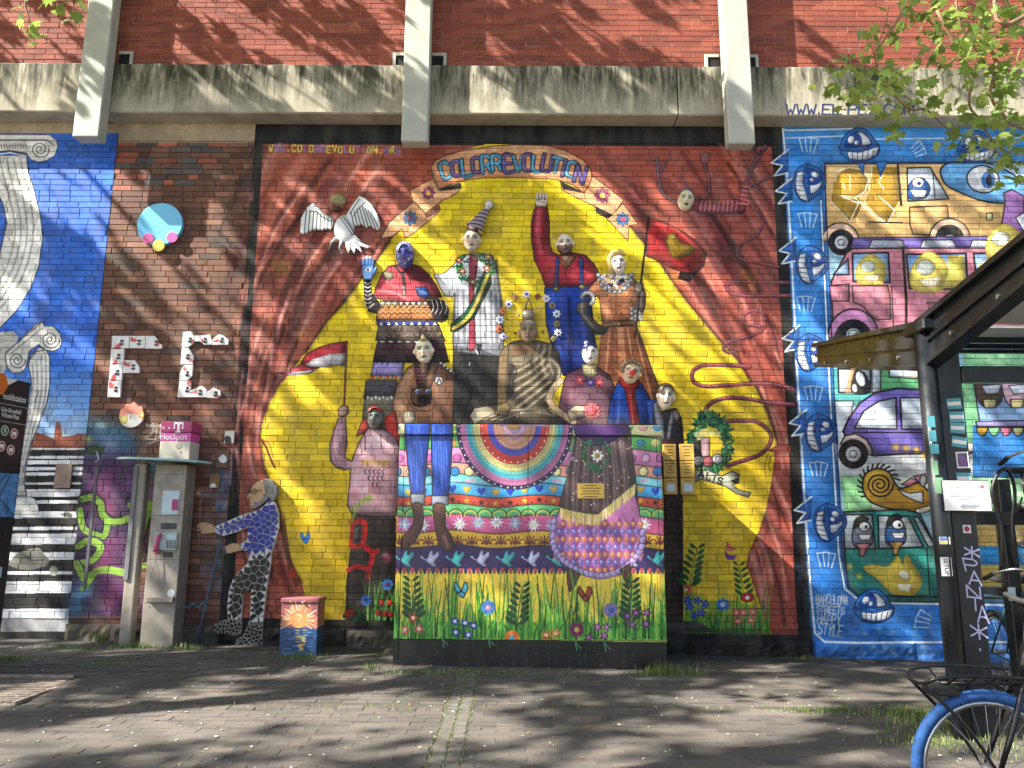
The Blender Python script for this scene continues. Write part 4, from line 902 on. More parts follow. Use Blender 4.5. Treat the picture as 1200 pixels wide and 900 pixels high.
face('blue', 474, 299, 21, 31, '4448a8', eye=(20, 20, 70), lips='8a8ac8', beard='4a4c8e', hair=('7a7cb0', hp(21, 31)), ears=False)
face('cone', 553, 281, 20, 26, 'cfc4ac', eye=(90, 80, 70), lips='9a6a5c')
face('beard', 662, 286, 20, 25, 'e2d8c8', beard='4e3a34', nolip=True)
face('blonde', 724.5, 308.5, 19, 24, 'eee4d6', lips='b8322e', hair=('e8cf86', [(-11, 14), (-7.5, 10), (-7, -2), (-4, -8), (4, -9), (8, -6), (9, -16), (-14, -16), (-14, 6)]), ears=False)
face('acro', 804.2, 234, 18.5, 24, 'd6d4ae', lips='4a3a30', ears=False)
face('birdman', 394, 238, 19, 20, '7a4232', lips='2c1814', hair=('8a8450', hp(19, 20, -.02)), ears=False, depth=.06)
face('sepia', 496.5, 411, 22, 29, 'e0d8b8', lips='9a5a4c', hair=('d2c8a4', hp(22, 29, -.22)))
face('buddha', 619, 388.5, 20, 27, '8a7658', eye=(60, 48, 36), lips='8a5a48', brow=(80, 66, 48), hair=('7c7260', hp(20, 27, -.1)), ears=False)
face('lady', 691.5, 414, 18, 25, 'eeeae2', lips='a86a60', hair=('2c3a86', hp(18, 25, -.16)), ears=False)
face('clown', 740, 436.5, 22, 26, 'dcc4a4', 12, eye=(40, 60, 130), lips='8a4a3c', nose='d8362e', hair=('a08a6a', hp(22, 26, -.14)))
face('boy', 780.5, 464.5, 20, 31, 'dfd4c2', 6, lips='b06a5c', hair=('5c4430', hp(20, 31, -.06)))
face('cap', 439, 490, 18, 27, '5c6a62', eye=(20, 20, 20), lips='9a4a44', hair=('a02a24', hp(18, 27, -.26)), ears=False)
PY = -0.06
for i in range(60): a = rnd.uniform(0, 6.28); E(474 + 10 * math.cos(a) * rnd.uniform(.6, 1), 299 + 15 * math.sin(a) * rnd.uniform(.6, 1), .8, .8, rnd.choice(['a8aad8', '23246e', 'c8cae8']))
for i in range(40): E(740 + rnd.uniform(-11, 11), 424 + rnd.uniform(-3, 6), 1.1, .9, rnd.choice(['6a5a44', 'c8b48c', '4a3c2c']))
# cone hat, wig knots, hands, bird
F("542,271 565,273 568,262 575,243 570,240 558,254", 'a08c96'); [L([(543 + i * 4.6, 270 - i * 4.6), (567 + i * 1.1, 272 - i * 4.8)], 2.0, '3a2c34') for i in range(7)]; E(573, 240, 6, 6, 'c8c8cc'); E(574, 241, 2.6, 2.6, '2c2c34')
F("420,300 444,300 446,326 420,328", '5b8ac4'); E(431, 316, 3.6, 2.2, 'ecece8'); E(431, 316, 1.4, 1.6, '24305a'); [L([(424.8 + i * 4, 301), (425.4 + i * 3.6, 311)], .8, '2a4a80') for i in range(4)]
F("622,222 648,222 648,246 622,246", 'd8cfc2'); [L([(628 + i * 3.6, 226), (628 + i * 3.4, 236)], .8, '6a5a50') for i in range(5)]
F("340,222 455,222 455,302 340,302", 'e4e6e4'); E(394, 238, 10.5, 10.5, '7a4232'); F(ell(394, 236, 11, 11, 0, 20, 180, 360), '8a8450'); E(390, 237, 1.6, 1.6, 'e0d8c8'); E(398, 236, 1.6, 1.6, 'e0d8c8'); F("388,244 393,241 390,248", 'd8b090'); F("396,243 401,241 400,247", '241a1a'); L("398,236 403,243", .9, 'd8c8b0')
for i in range(8): L([(388 - i * 4.2, 255 - i * 1.6), (388 - i * 4.6, 270 + i * .4)], 1.1, '24282a')
for i in range(8): L([(411 + i * 3.3, 248 - i * 1.8 + max(0, i - 4) * 4), (414 + i * 4.3, 262 + i * .9)], 1.1, '24282a')
for p in ("388,254 380,249 372,241 367,240", "386,258 378,254 370,247 362,247", "409,250 415,241 421,232", "414,252 420,243 427,236", "400,252 408,262 416,274", "396,252 404,262 412,274"): L(p, 1.0, '2a2e30')
for i in range(14): L([(402 + i * 1.1, 254 + i * 1.6), (405 + i * 1.1, 253 + i * 1.6)], .8, '2a2e30')
for p in ("404,285 402,296", "410,284 410,297", "416,282 424,292", "418,280 432,287", "386,284 384,296", "398,284 398,296"): L(p, 1.0, '4a4e50')
# tiles of the two letters and the round plaques
FT = ["131,393.5 151,393.5 151,408 130.5,408", "152,393.5 170.5,393.5 170,408 151.5,408", "171,393.5 181,393.5 187,402 189.5,404 189,408.5 170.5,408.5", "130,408.5 145.5,408.5 144,426 129,426", "129,426.5 143.5,426.5 142.5,445.5 127.5,445.5", "127,446 142,446 140.5,465.5 125.5,465.5", "144,422 158,422 163,430 163,437 143.5,437"]
CT = ["214.5,389 224,388.5 227.5,394 227,402 220,407 213,406", "228,393 240,393 246,392 248,400 247,404 239,404 234,400 228,400", "249,398 256,391.5 262,393 268,398 267,404 248,404", "213,407 221,408 227,417 226,427 211,427 212,419", "215,428.5 226,427.5 225,440 219,446 210,446 210.5,437", "210,446.5 224,446 223,457 222,465.5 207.5,465.5", "222.5,458 236,452 242,456 242,465.5 222,465.5", "242.5,459 250,454 258,458 258.5,463 255,467 242,466"]
F("120,384 275,384 275,470 118,470", 'e6e4e0')
rr = random.Random(9)
for t in FT + CT:
    q = P(t); cx = sum(a for a, b in q) / len(q); cy = sum(b for a, b in q) / len(q); k = rr.randrange(len(q)); a, b = q[k]; c2, d2 = q[k - 1]
    F([(a, b), (a * .6 + c2 * .4, b * .6 + d2 * .4), (cx + rr.uniform(-2, 2), cy - rr.uniform(0, 3)), (a * .5 + cx * .5 + rr.uniform(-2, 2), b * .5 + cy * .5)], 'c04a44', sm=1); spray((a + cx) / 2, (b + cy) / 2, 3, 'c86058', .8)
    E(cx + 1, cy - 2, 2.2, 1.2, '3a3a3c'); E(cx + .5, cy + 2, 2, 1.6, '8a8c8c'); L([(cx - 1.5, cy + 2), (cx + 2.5, cy + 2)], .7, '2c2c2e')
F("136,470 172,470 172,505 136,505", 'e4dfd6'); F("136,470 172,470 172,485 160,486 150,484 146,487 140,490 136,486", 'e88c78'); E(143.5, 491, 4.8, 4.8, 'd8c860', ol=.6, oc=(180, 150, 60)); E(143.5, 491, 2.4, 2.4, 'e8dc90'); E(165, 485.5, 4.6, 4.6, 'e8a058', ol=.6, oc=(200, 120, 60)); E(165, 485.5, 2, 2, 'f0c890'); L("151.5,487 151.5,491", .8, '3a3a3a')
PY = None
IM_CER = to_image('glaze_painting')
M_CERAMIC = painted('painted_ceramic', WALL, IM_CER, rough=.5, wear=.2, bump=.4, bscale=70, spec=.4)

# ------------------------------------------------------------------ painted switch cabinet canvas
YC = -0.90
a_, b_ = at(463, 640, YC), at(780, 640, YC); ZC = at(620, 498, YC).z
CAB = Canvas(a_.x - .15, b_.x + .15, -0.1, ZC + .1, 230, YC); C = CAB
def cabinet_art():
    F("440,480 800,480 800,800 440,800", 'e8cf4a')
    def band(y0, y1, c, c2=None, amp=2.2, ph=0.0):
        n = 40; top = [(455 + i * 8.4, y0 + amp * math.sin(i * .52 + ph) + (i - 20) * .08) for i in range(n)]; bot = [(455 + i * 8.4, y1 + amp * math.sin(i * .52 + ph) + (i - 20) * .08) for i in range(n)]
        F(top + bot[::-1], c, c2, 90); L(top, .9, '1e1a1e')
    band(490, 512, 'd8cf98', amp=0); band(511, 529, '62b45a', '4a9a48'); band(527, 547, 'd88ab4', 'c872a4'); band(545, 560, 'dc9a84', 'd08c78'); band(558, 570, '62bcc4', '7accd0'); band(568, 584, '4aa8d8', '3a90c8'); band(582, 595, 'cc4a30', 'b83c28'); band(593, 607, '6ec07c', '56a868')
    band(605, 626, 'c8608c', 'b84c7a'); band(624, 644, 'd8ac34', 'cfa02c'); band(641, 669, '2e2050', '3a2a60')
    for i in range(20):
        x = 462 + i * 17; E(x, 519, 5, 4.5, ['d88a3a', '3a8aa8', 'e8d08a', 'd04a3a'][i % 4]); E(x + 6, 537, 5, 5, ['b05a98', 'e8b0d0'][i % 2], ol=.5); E(x + 3, 552.5, 5.5, 5.5, ['2f7ab8', 'e0d898'][i % 2], ol=.7); F(ell(x + 2, 500, 6, 6, 0, 10, 0, 180), ['4a9ad0', '62b43a', 'e0a0a0'][i % 3])
        L([(x, 564), (x + 8, 563)], 4, ['a0b8d8', 'd87a98'][i % 2], 1, .7)
        y = 575 + 2.2 * math.sin((x - 455) / 8.4 * .52); F(T("0,5 -5,-1 -4,-4 -1,-4 0,-2 1,-4 4,-4 5,-1", x, y), ['2040b0', 'c8a83c'][i % 2])
        y = 588 + 2.2 * math.sin((x - 455) / 8.4 * .52); F(T([(r * math.cos(a * .628 - 1.57), r * math.sin(a * .628 - 1.57)) for a in range(10) for r in [(4.2, 1.8)[a % 2]]], x, y), ['2a1a1c', 'e8b83c'][i % 2]); E(x + 8, y + 2, 1.1, 1.1, '2a1a1c')
        for rr_ in (9, 7): L(ell(x + 4, 605, rr_, rr_ * .95, 0, 10, 180, 360), 1.0, ['1e4a24', 'd8c84a'][rr_ == 7])
    for i in range(14):
        x = 474 + i * 21.6; y = 614 + 2 * math.sin(i); c = ['a8c0dc', 'f0eef0'][i % 2]
        for k in range(10): a = .628 * k; F(T([(0, 0), (3, -1.6), (9, 0), (3, 1.6)], x, y, math.degrees(a)), c)
        E(x, y, 2.2, 2.2, 'd8d8a8')
    for i in range(19):
        x = 468 + i * 17
        for k in range(5): a = -1.57 + (k - 2) * .5; L([(x, 638), (x + 9 * math.cos(a), 637 + 9 * math.sin(a))], 1.3, '5a1c24')
        E(x, 631, 1.4, 1.4, '5a1c24'); E(x - 5, 637, 1.8, 1.2, '5a1c24'); E(x + 5, 637, 1.8, 1.2, '5a1c24')
    for i in range(11): dove(477 + i * 29.5, 656, .95, ['4fc0bc', 'c0c4e0'][i % 2])
    F([(455, 666)] + [(455 + i * 3.3, 668 + (i % 2) * .5) for i in range(101)] + [(790, 760), (455, 760)], 'ecc83e', 'e0c850', 90)
    for i in range(68): F([(457 + i * 4.8, 665.5), (461.6 + i * 4.8, 665.5), (461 + i * 4.8, 671), (459.3 + i * 4.8, 673.5), (457.6 + i * 4.8, 671)], ['2c2a60', 'b8485a'][i % 2])
    # rainbow half disc
    cx, cy = 603, 500
    def ring(f, c, scal=0, dots=0):
        n = max(12, int(52 * f)); 
        if scal: [E(cx + 65 * f * math.cos(math.pi * i / n), cy + 71 * f * math.sin(math.pi * i / n), 3.4, 3.4, c) for i in range(n + 1)]
        F(ell(cx, cy, 65 * f, 71 * f, 0, 40), c)
        if dots: [E(cx + 65 * (f + .01) * math.cos(math.pi * i / n), cy + 71 * (f + .01) * math.sin(math.pi * i / n), .9, .9, 'f4f0f0') for i in range(0, n + 1, 2)]
    ring(1.0, '34204a', 1, 1); ring(.93, 'c878a8', 1); ring(.86, '3aa0cc'); ring(.82, '48b4c8', 1); ring(.75, '7cc8b4', 1); ring(.69, 'e8d88c', 1); ring(.58, 'dc4430', 1, 1); ring(.44, '5a58c4', 1); ring(.33, 'e8a888', 1); ring(.22, 'e4b4c8'); ring(.12, 'c8a8dc')
    F("585,490 640,490 640,500 585,500", 'c8a8d0'); E(602, 501, 8, 3.5, 'c8964a')
    # jeans and boots
    for p, q in (("475,490 506,490 503,512 500,540 497,580 482,580 478,545 475,512", 0), ("505,490 531,490 530,520 528,555 525,582 507,582 506,545", 1)):
        F(p, '1f46a8', '17388c', 0, ol=1.2); x = 487 + q * 29
        for k in range(16): L([(x - 8 + k, 500 + (k % 4) * 8), (x - 7 + k, 545 + (k % 5) * 7)], 1.2, ['5f86dc', '0e2468', '3a66cc'][k % 3], 1, .6)
    F("481,579 498,579 497,591 482,591", '9aa0aa', '6a707a', 0, ol=.8); F("506,581 526,581 525,592 506,592", '9aa0aa', '6a707a', 0, ol=.8)
    F("484,591 494,591 496,612 492,624 484,636 474,644 470,640 471,630 480,620 485,610", '6a4034', '4a2a22', 90, sm=1, ol=1.0); F("508,592 521,592 522,616 529,628 532,640 528,647 520,645 513,632 510,616", '6a4034', '4a2a22', 90, sm=1, ol=1.0); L("520,628 525,640", 4, 'a8786a', 1, .7)
    for i in range(6): L([(486, 594 + i * 4), (491, 595 + i * 4)], .8, '1e1210'); L([(516, 595 + i * 4), (521, 596 + i * 4)], .8, '1e1210')
    # dress
    F("676,502 738,502 741,530 746,570 748,600 700,610 660,600 655,592 664,560 672,530", '5c4240', '4a3434', 90, ol=.8)
    for i in range(20): x = 664 + i * 4; L([(700 + (x - 700) * .8, 512), (x, 560), (x, 598)], 2.2, ['8c7a78', '33221f', 'a8989a'][i % 3], 1, .5)
    for i in range(70): E(rnd.uniform(668, 742), rnd.uniform(512, 596), 1.0, .7, rnd.choice(['e8c8b0', 'e09a70', 'f0e8e0']))
    F("672,490 737,490 735,509 722,514 712,521 695,522 682,514 673,508", '5a2a74', '42205c', 90, ol=.8)
    for i in range(80):
        a = rnd.uniform(0, 6.28); x, y = 699 + 16 * math.cos(a) * (1 if math.sin(a) < 0 else .8), 536 + 17 * math.sin(a); L([(x, y), (x + rnd.uniform(-4, 4), y - rnd.uniform(0, 9))], 1.6, rnd.choice(['1c4a2a', '2a6a3c', '143a20', '357a48']))
    flower(700, 534, 7, 'f0efe8', 'b8903a', 8, in_=.45)
    sk = "656,596 665,605 682,607 700,604 722,592 742,574 748,592 752,616 752,638 742,654 726,668 706,674 686,672 666,664 652,650 648,632 650,612"
    F(sk, 'd884b8', 'b060a0', 90, sm=0, ol=1.0)
    for j in range(9):
        for i in range(13):
            x = 652 + i * 8.2 + (j % 2) * 4.1; y = 596 + j * 9
            if C.mask is None: pass
            if not (650 + max(0, y - 650) * .9 < x < 751 - max(0, y - 650) * 1.2) or y < 608 - (x - 690) * .55 and x > 690 or y < 606: continue
            F(T("0,-8.6 4,0 0,8.6 -4,0", x, y), ['c878b4', '8a4a90'][(i + j) % 2]); E(x, y, 2.9, 3.1, ['e07a34', '5a64c8'][j % 2], c2=['f0a050', '8a90e0'][j % 2]); E(x - 1, y - 1, .8, .8, 'f6e6e0')
    for i in range(46): t = i / 45; x = 657 + 87 * t; y = (598 + 26 * t - 20 * t * t) if t < .5 else (606 - 72 * (t - .5)); L([(x, y - 2), (x + rnd.uniform(-1, 1), y + 9)], 1.7, rnd.choice(['e4cc7a', 'd0b458', 'f0dc98']))
    q = smooth(P("649,612 648,636 656,652 670,664 688,672 706,675 726,669 742,656 752,640 753,618"), False, 3)
    for i in range(len(q) - 1): E(q[i][0], q[i][1], 5.2, 3.6, 'b49cd0', math.degrees(math.atan2(*(q[i + 1] - q[i])[::-1])) + 20, ol=.6, oc=(70, 50, 90))
    F("664,664 672,668 680,673 672,690 667,694 665,684", '5a342c', ol=.8); F("726,668 738,660 741,682 736,692 732,680", '5a342c', ol=.8)
    # meadow
    F("455,728 790,730 790,752 455,750", '4f9a3a', al=.6); grass(462, 786, 748, 16, 84, 620, 5, 2.2)
    for (x, y, l) in ((604, 745, 8), (738, 740, 2), (486, 738, -4)): fern(x, y, 58, l, '1c4a26', 7)
    for (x, y, c) in ((484, 724, 'c83a30'), (475, 738, 'd05a50'), (491, 737, 'c84a44'), (640, 744, 'e06a28'), (646, 754, 'd85a20'), (651, 742, 'e07a30'), (637, 754, 'e06a28'), (654, 755, 'd85a20')): flower(x, y, 6, c, 'e8d0b8', 5)
    for (x, y) in ((534, 741), (545, 730), (549, 744), (555, 733), (533, 728)): flower(x, y, 5.5, '2a34a0', 'd8d8e8', 5)
    for (x, y, c, cc) in ((572, 712, '4a78b4', 'c89aa8'), (716, 715, '8a7ab8', '3a6ac8'), (600, 747, 'e87a28', '6ab0c8'), (676, 738, '7a2a5a', 'e8c850')): flower(x, y, 8.5, c, cc, 14)
    for (x, y) in ((690, 747), (700, 735), (708, 745), (711, 735), (741, 732), (745, 718), (757, 731), (735, 722), (758, 718)): flower(x, y, 5.5, '5c2060', 'a86ab0', 5)
    butterfly(541, 692, 1.1, '4ab4c8'); butterfly(686, 697, 1.1, 'a83c24')
    F("450,748 800,753 800,800 450,800", '1b1b1c')
    for (x, y) in ((518, 750), (572, 750), (674, 754), (708, 755)): L([(x, y - 4), (x + 2, y + 8)], 1.3, '4a8a6a'); L([(x, y - 2), (x + 7, y + 6)], 1.0, '4a8a6a')
    for i in range(60): spray(rnd.uniform(465, 770), rnd.uniform(764, 780), rnd.uniform(.6, 1.6), '6a6a66', .6)
SH = .22; cabinet_art(); SH = 0.0; mottle(.12, 5); mottle(.16, 26); mottle(.14, 2)
IM_CAB = to_image('cabinet_painting'); M_CAB = painted('painted_cabinet', CAB, IM_CAB, rough=.34, wear=.10, bump=.12, bscale=140, spec=.5)

# ------------------------------------------------------------------ small cabinet canvas
YS = -0.60
a_, b_ = at(325, 735, YS), at(384, 735, YS)
SUNB = Canvas(a_.x - .1, b_.x + .1, -0.1, at(350, 700, YS).z + .1, 260, YS); C = SUNB
def sunset_art():
    F("310,690 400,690 400,780 310,780", '8a5058', 'a8605c', 90); F("310,736 400,736 400,790 310,790", '2c4c78', '1e3254', 90)
    for i in range(50): a = 6.283 * i / 50 + rnd.uniform(-.05, .05); r1 = rnd.uniform(16, 25); L([(350 + 9 * math.cos(a), 726 + 9 * math.sin(a)), (350 + r1 * math.cos(a), 726 + r1 * math.sin(a))], 1.2, rnd.choice(['f0b878', 'e89858', 'f6d8a0', 'd87a58']), 0, .8, w2=.5) if 726 + r1 * math.sin(a) < 737 else None
    E(350, 726, 10, 10, 'e8704a', c2='f0a05a'); E(350, 724, 6, 6, 'f08a58'); L("348,720 353,722 350,727", 1, 'f8c890', sm=1)
    F("310,737 400,737 400,790 310,790", '2c4c78', '1e3254', 90)
    for i in range(80): x, y = rnd.uniform(328, 374), rnd.uniform(738, 768); L([(x, y), (x + rnd.uniform(3, 9), y)], 1.0, rnd.choice(['4a86c0', '1a3a70', '6aa0c8', '16305e']), 0, .7)
    for i in range(26): y = rnd.uniform(738, 762); w_ = (765 - y) * .32; x = 350 + rnd.uniform(-w_, w_); L([(x, y), (x + 4, y)], 1.1, rnd.choice(['e8a860', 'd8784a', 'c8c060']), 0, .8)
sunset_art(); mottle(.08, 5)
IM_SUN = to_image('sunset_painting'); M_SUN = painted('painted_box', SUNB, IM_SUN, rough=.4, wear=.08, bump=.1, bscale=120, spec=.5)
# ------------------------------------------------------------------ materials of the place
def mat_mortar():
    g = NG('mortar'); g.col(g.ramp(g.noise(14, 5), [(.3, lin('2a2623')), (.75, lin('4c453e'))])); g.set(Roughness=.95); g.bump(g.noise(150, 4), .5, .004); return g.m
def mat_red_brick():
    g = NG('red_brick'); sep = g.n('SeparateXYZ'); g.l(g.pos(), sep.inputs[0])
    rw = g.math('FLOOR', g.math('DIVIDE', sep.outputs[2], .0705)); cx = g.math('FLOOR', g.math('ADD', g.math('DIVIDE', sep.outputs[0], .25), g.math('MULTIPLY', rw, .5)))
    cmb = g.n('CombineXYZ'); g.l(cx, cmb.inputs[0]); g.l(rw, cmb.inputs[1])
    wn = g.n('TexWhiteNoise', noise_dimensions='3D'); g.l(cmb.outputs[0], wn.inputs[0])
    base = g.ramp(wn.outputs[0], [(0, lin('74392c')), (.5, lin('884230')), (1, lin('98503c'))])
    g.col(g.mix(1.0, base, g.ramp(g.noise(38, 5), [(.3, (.72,) * 3), (.75, (1.08,) * 3)]), 'MULTIPLY')); g.set(Roughness=.85); g.bump(g.noise(120, 5), .3, .003); return g.m
def mat_concrete():
    g = NG('stained_concrete')
    base = g.ramp(g.noise(3.2, 7, .62), [(.28, lin('8f8a78')), (.6, lin('b4ad98')), (.8, lin('c6c0ae'))])
    st = g.ramp(g.noise(6.0, 8, .62, stretch=(1.6, 1.6, .22)), [(.34, (0,) * 3), (.58, (1,) * 3)])
    z = g.n('SeparateXYZ'); g.l(g.pos(), z.inputs[0])
    up = g.ramp(g.math('MULTIPLY_ADD', z.outputs[2], 1 / .64, -ZB / .64), [(.0, (.12,) * 3), (.75, (1,) * 3)])      # algae washes down from the top edge
    f = g.math('MULTIPLY', st, up)
    c = g.mix(f, base, lin('3e3f2e')); c2 = g.mix(g.math('MULTIPLY', g.ramp(g.noise(11, 7, .68, stretch=(2.2, 2.2, .35)), [(.50, (0,) * 3), (.66, (1,) * 3)]), up), c, lin('24241b'))
    g.col(g.mix(1.0, c2, g.ramp(g.noise(60, 4), [(.3, (.86,) * 3), (.7, (1.05,) * 3)]), 'MULTIPLY')); g.set(Roughness=.93); g.bump(g.noise(70, 6), .35, .006); return g.m
ZB = at(600, 147).z; ZBT = at(600, 75.5, -.26).z
M_MORTAR, M_RED, M_CONC = mat_mortar(), mat_red_brick(), mat_concrete()
M_JOINT = plain('light_joint', '94786a', .95, .2, 12, bump=.4, bscale=150)
M_FIN = plain('fin_render', 'a9aa9e', .75, .10, 5, bump=.2, bscale=40)
M_STONE = plain('rough_stone', '4f483f', .95, .35, 7, bump=.7, bscale=26)
M_DARK = plain('dark_hole', '0d0d0d', .9)
def brick_mesh(name, ln, h, d, mat, ch=.0028):
    b = MB(); x, z = ln / 2, h / 2
    vs = [(-x, d, -z), (x, d, -z), (x, d, z), (-x, d, z), (-x, ch, -z), (x, ch, -z), (x, ch, z), (-x, ch, z), (-x + ch, 0, -z + ch), (x - ch, 0, -z + ch), (x - ch, 0, z - ch), (-x + ch, 0, z - ch)]
    fs = [(8, 9, 10, 11)] + [(a, c, c + 4, a + 4) for a, c in ((4, 5), (5, 6), (6, 7), (7, 4))] + [(a, c, c + 4, a + 4) for a, c in ((0, 1), (1, 2), (2, 3), (3, 0))]
    return vs, fs
BV = {}
def many_bricks(parent, items, h, d, mat, y0, first=300, score=None, nm='brick', rs=1):
    "items (x,z,length): the `first` best are objects of their own sharing mesh data, the rest one joined part"
    r = random.Random(rs)
    items = sorted(items, key=score) if score else list(items)
    off = OFF[parent]; vs, fs = [], []
    for i, (x, z, ln) in enumerate(items):
        dy = r.uniform(-.0025, .0025); rx, rz = r.uniform(-.008, .008), r.uniform(-.006, .006); hh = h * r.uniform(.975, 1.0); z += r.uniform(-.0012, .0012)
        if i < first and (round(ln, 3), mat.name) is not None:
            key = (round(ln, 3), h, mat.name)
            if key not in BV:
                V, Fs = brick_mesh(nm, ln, h, d, mat); me = bpy.data.meshes.new(nm); me.from_pydata(V, [], Fs); me.materials.append(mat); me.update(); BV[key] = me
            o = bpy.data.objects.new(nm, BV[key]); COL.objects.link(o); o.parent = parent
            o.location = (x - off.x, y0 + dy - off.y, z - off.z); o.rotation_euler = (rx, 0, rz)
        else:
            V, Fs = brick_mesh(nm, ln, hh, d, mat); b = len(vs)
            vs += [(x + p[0], y0 + dy + p[1] + p[0] * rz + p[2] * rx, z + p[2]) for p in V]; fs += [tuple(b + k for k in f) for f in Fs]
    if vs: obj('bricks', vs, fs, mat, parent, kind='stuff')

# ------------------------------------------------------------------ wall sections
def clip_items(xa, xb, zmin):
    out = []
    for (x, z, ln, row) in bricks:
        l, rr_ = max(x - ln / 2, xa + .001), min(x + ln / 2, xb - .001)
        if rr_ - l > .03 and z - .03 > zmin: out.append(((l + rr_) / 2, z, rr_ - l))
    return out
ZPL = {}
def plinth_top(x): return at(600, 745, 0).z - 0.0176 * x + .035
cabx0, cabx1 = CAB.x0 + .12, CAB.x1 - .12
def vis(t):
    x, z, ln = t
    k = math.hypot(x, 8.5) + abs(z - 1.6) * .25
    if cabx0 * 1.14 < x < cabx1 * 1.14 and z < 2.45: k += 50
    if ln < .2: k += .8
    return k
SECT = [('columns_mural_wall', XL, X_A, 'blue brick wall painted with two white curved columns above black and white stripes'),
        ('bare_brick_wall', X_A, X_B, 'bare dark brown brick wall strip carrying the white tile letters, graffiti at its foot'),
        ('theatre_mural_wall', X_B, X_C, 'brick wall painted with red theatre curtains, costumed figures and a yellow stage'),
        ('fish_mural_wall', X_C, XR, 'brick wall painted with a blue border of grinning fish around cartoon vehicles')]
WALLS = {}
for k, (nm, xa, xb, lb) in enumerate(SECT):
    t = thing(nm, lb, 'wall', ((xa + xb) / 2, 0, 0), 'painted sections of the street wall', 'thing'); WALLS[nm] = t
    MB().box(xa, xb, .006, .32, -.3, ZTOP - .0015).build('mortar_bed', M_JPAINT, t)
    MB().box(xa + .0015, xb - .0015, -.003, .008, ZTOP - .225, ZTOP - .003).build('lintel', M_MURAL, t)
    its = clip_items(xa, xb, plinth_top((xa + xb) / 2) + .0)
    many_bricks(t, its, .0655, .06, M_MURAL, 0.0, 300, vis, 'brick', k + 3)
    # rough plinth stones
    x = xa
    r = random.Random(k + 40)
    while x < xb - .05:
        wdt = min(r.uniform(1.05, 1.5), xb - x)
        if xb - (x + wdt) < .3: wdt = xb - x
        zt = plinth_top(x + wdt / 2) - .012; zb = -.25; nx, nz = 22, 9
        bare = (nm == 'bare_brick_wall') or (nm == 'theatre_mural_wall' and at(385, 745).x < x + wdt / 2 < at(470, 745).x + .4)
        if nm == 'columns_mural_wall': zt = -.05
        vs, fs = [], []
        for j in range(nz + 1):
            for i in range(nx + 1):
                e = min(i, nx - i, j, nz - j); px = x + .006 + (wdt - .012) * i / nx; pz = zb + (zt - zb) * j / nz
                vs.append((px, -.012 - (.026 * r.random() + .012 if e > 0 else 0), pz))
        for j in range(nz):
            for i in range(nx): a = j * (nx + 1) + i; fs.append((a, a + 1, a + nx + 2, a + nx + 1))
        n0 = len(vs); vs += [(x + .006, .008, zb), (x + wdt - .006, .008, zb), (x + wdt - .006, .008, zt), (x + .006, .008, zt)]
        A, B, Cc, D = 0, nx, (nz + 1) * (nx + 1) - 1, nz * (nx + 1)
        fs += [tuple(range(D, Cc + 1)) + (n0 + 2, n0 + 3), (A, D, n0 + 3, n0), (B, n0 + 1, n0 + 2, Cc)]
        obj('plinth_stone', vs, fs, M_STONE if bare else M_MURAL, t); x += wdt

# ------------------------------------------------------------------ concrete beam, fins, upper wall
fx = [at(102, 140, -.44).x, at(486, 150, -.44).x, at(869, 150, -.44).x]
fw = at(1, 1, 0); FW = .30
beams = [(XL, fx[0] - .06), (fx[0] + .06, fx[1] - .06), (fx[1] + .06, at(794, 110, -.26).x - .008), (at(794, 110, -.26).x + .008, fx[2] - .06), (fx[2] + .06, XR)]
BL = ['weathered concrete beam piece at the far left end, above the blue column capital', 'weathered concrete beam piece over the bare bricks, dark algae along its upper edge', 'long concrete beam piece over the rainbow banner, streaked with dark runs', 'short concrete beam piece between the open joint and the third fin', 'concrete beam piece lettered with a web address above the fish mural']
for i, (xa, xb) in enumerate(beams):
    vs, fs = [], []; nx = max(4, int((xb - xa) / .12)); r = random.Random(i)
    prof = [(.30, ZB), (-.245, ZB), (-.26, ZB + .015), (-.26, ZB + .3), (-.258, ZBT - .02), (-.24, ZBT), (.30, ZBT + .004)]
    for q in range(nx + 1):
        x = xa + (xb - xa) * q / nx
        for j, (y, z) in enumerate(prof): vs.append((x, y + (r.uniform(-.003, .006) if j == 4 or j == 5 else 0), z + (r.uniform(-.012, .004) if j == 5 else 0)))
    m = len(prof)
    for q in range(nx):
        for j in range(m - 1): a = q * m + j; fs.append((a, a + 1, a + m + 1, a + m))
    fs += [tuple(range(m)), tuple(reversed(range(nx * m, nx * m + m)))]
    fs = [tuple(reversed(f)) for f in fs]
    o = obj('concrete_beam', vs, fs, M_CONC); tag(o, BL[i], 'beam', 'concrete beam pieces along the wall', 'thing')
    if i == 4: BEAM5 = o; OFF[o] = Vector((0, 0, 0))
# spray-lettering on the beam (marks lying on its face)
M_INK = plain('blue_spray', '1c2f5e', .6, .1)
def strokes(txt, P0, ux, uz, w, h, wd, gap, y):
    b = MB(); x = 0
    for ch in txt:
        ww = w * (.35 if ch in '.I-' else 1)
        for st in glyph(ch):
            pts = [(P0[0] + ux[0] * (x + (sx + .5) * ww) + uz[0] * (.5 - sy) * h, P0[1] + ux[1] * (x + (sx + .5) * ww) + uz[1] * (.5 - sy) * h) for sx, sy in st]
            for (ax, az), (bx, bz) in zip(pts[:-1], pts[1:]):
                l = math.hypot(bx - ax, bz - az) or 1; nx_, nz_ = -(bz - az) / l * wd / 2, (bx - ax) / l * wd / 2; ex, ez = (bx - ax) / l * wd * .35, (bz - az) / l * wd * .35
                y -= .00002
                b.add([(ax - ex + nx_, y, az - ez + nz_), (bx + ex + nx_, y, bz + ez + nz_), (bx + ex - nx_, y, bz + ez - nz_), (ax - ex - nx_, y, az - ez - nz_)], [(3, 2, 1, 0)])
        x += ww + gap
    return b
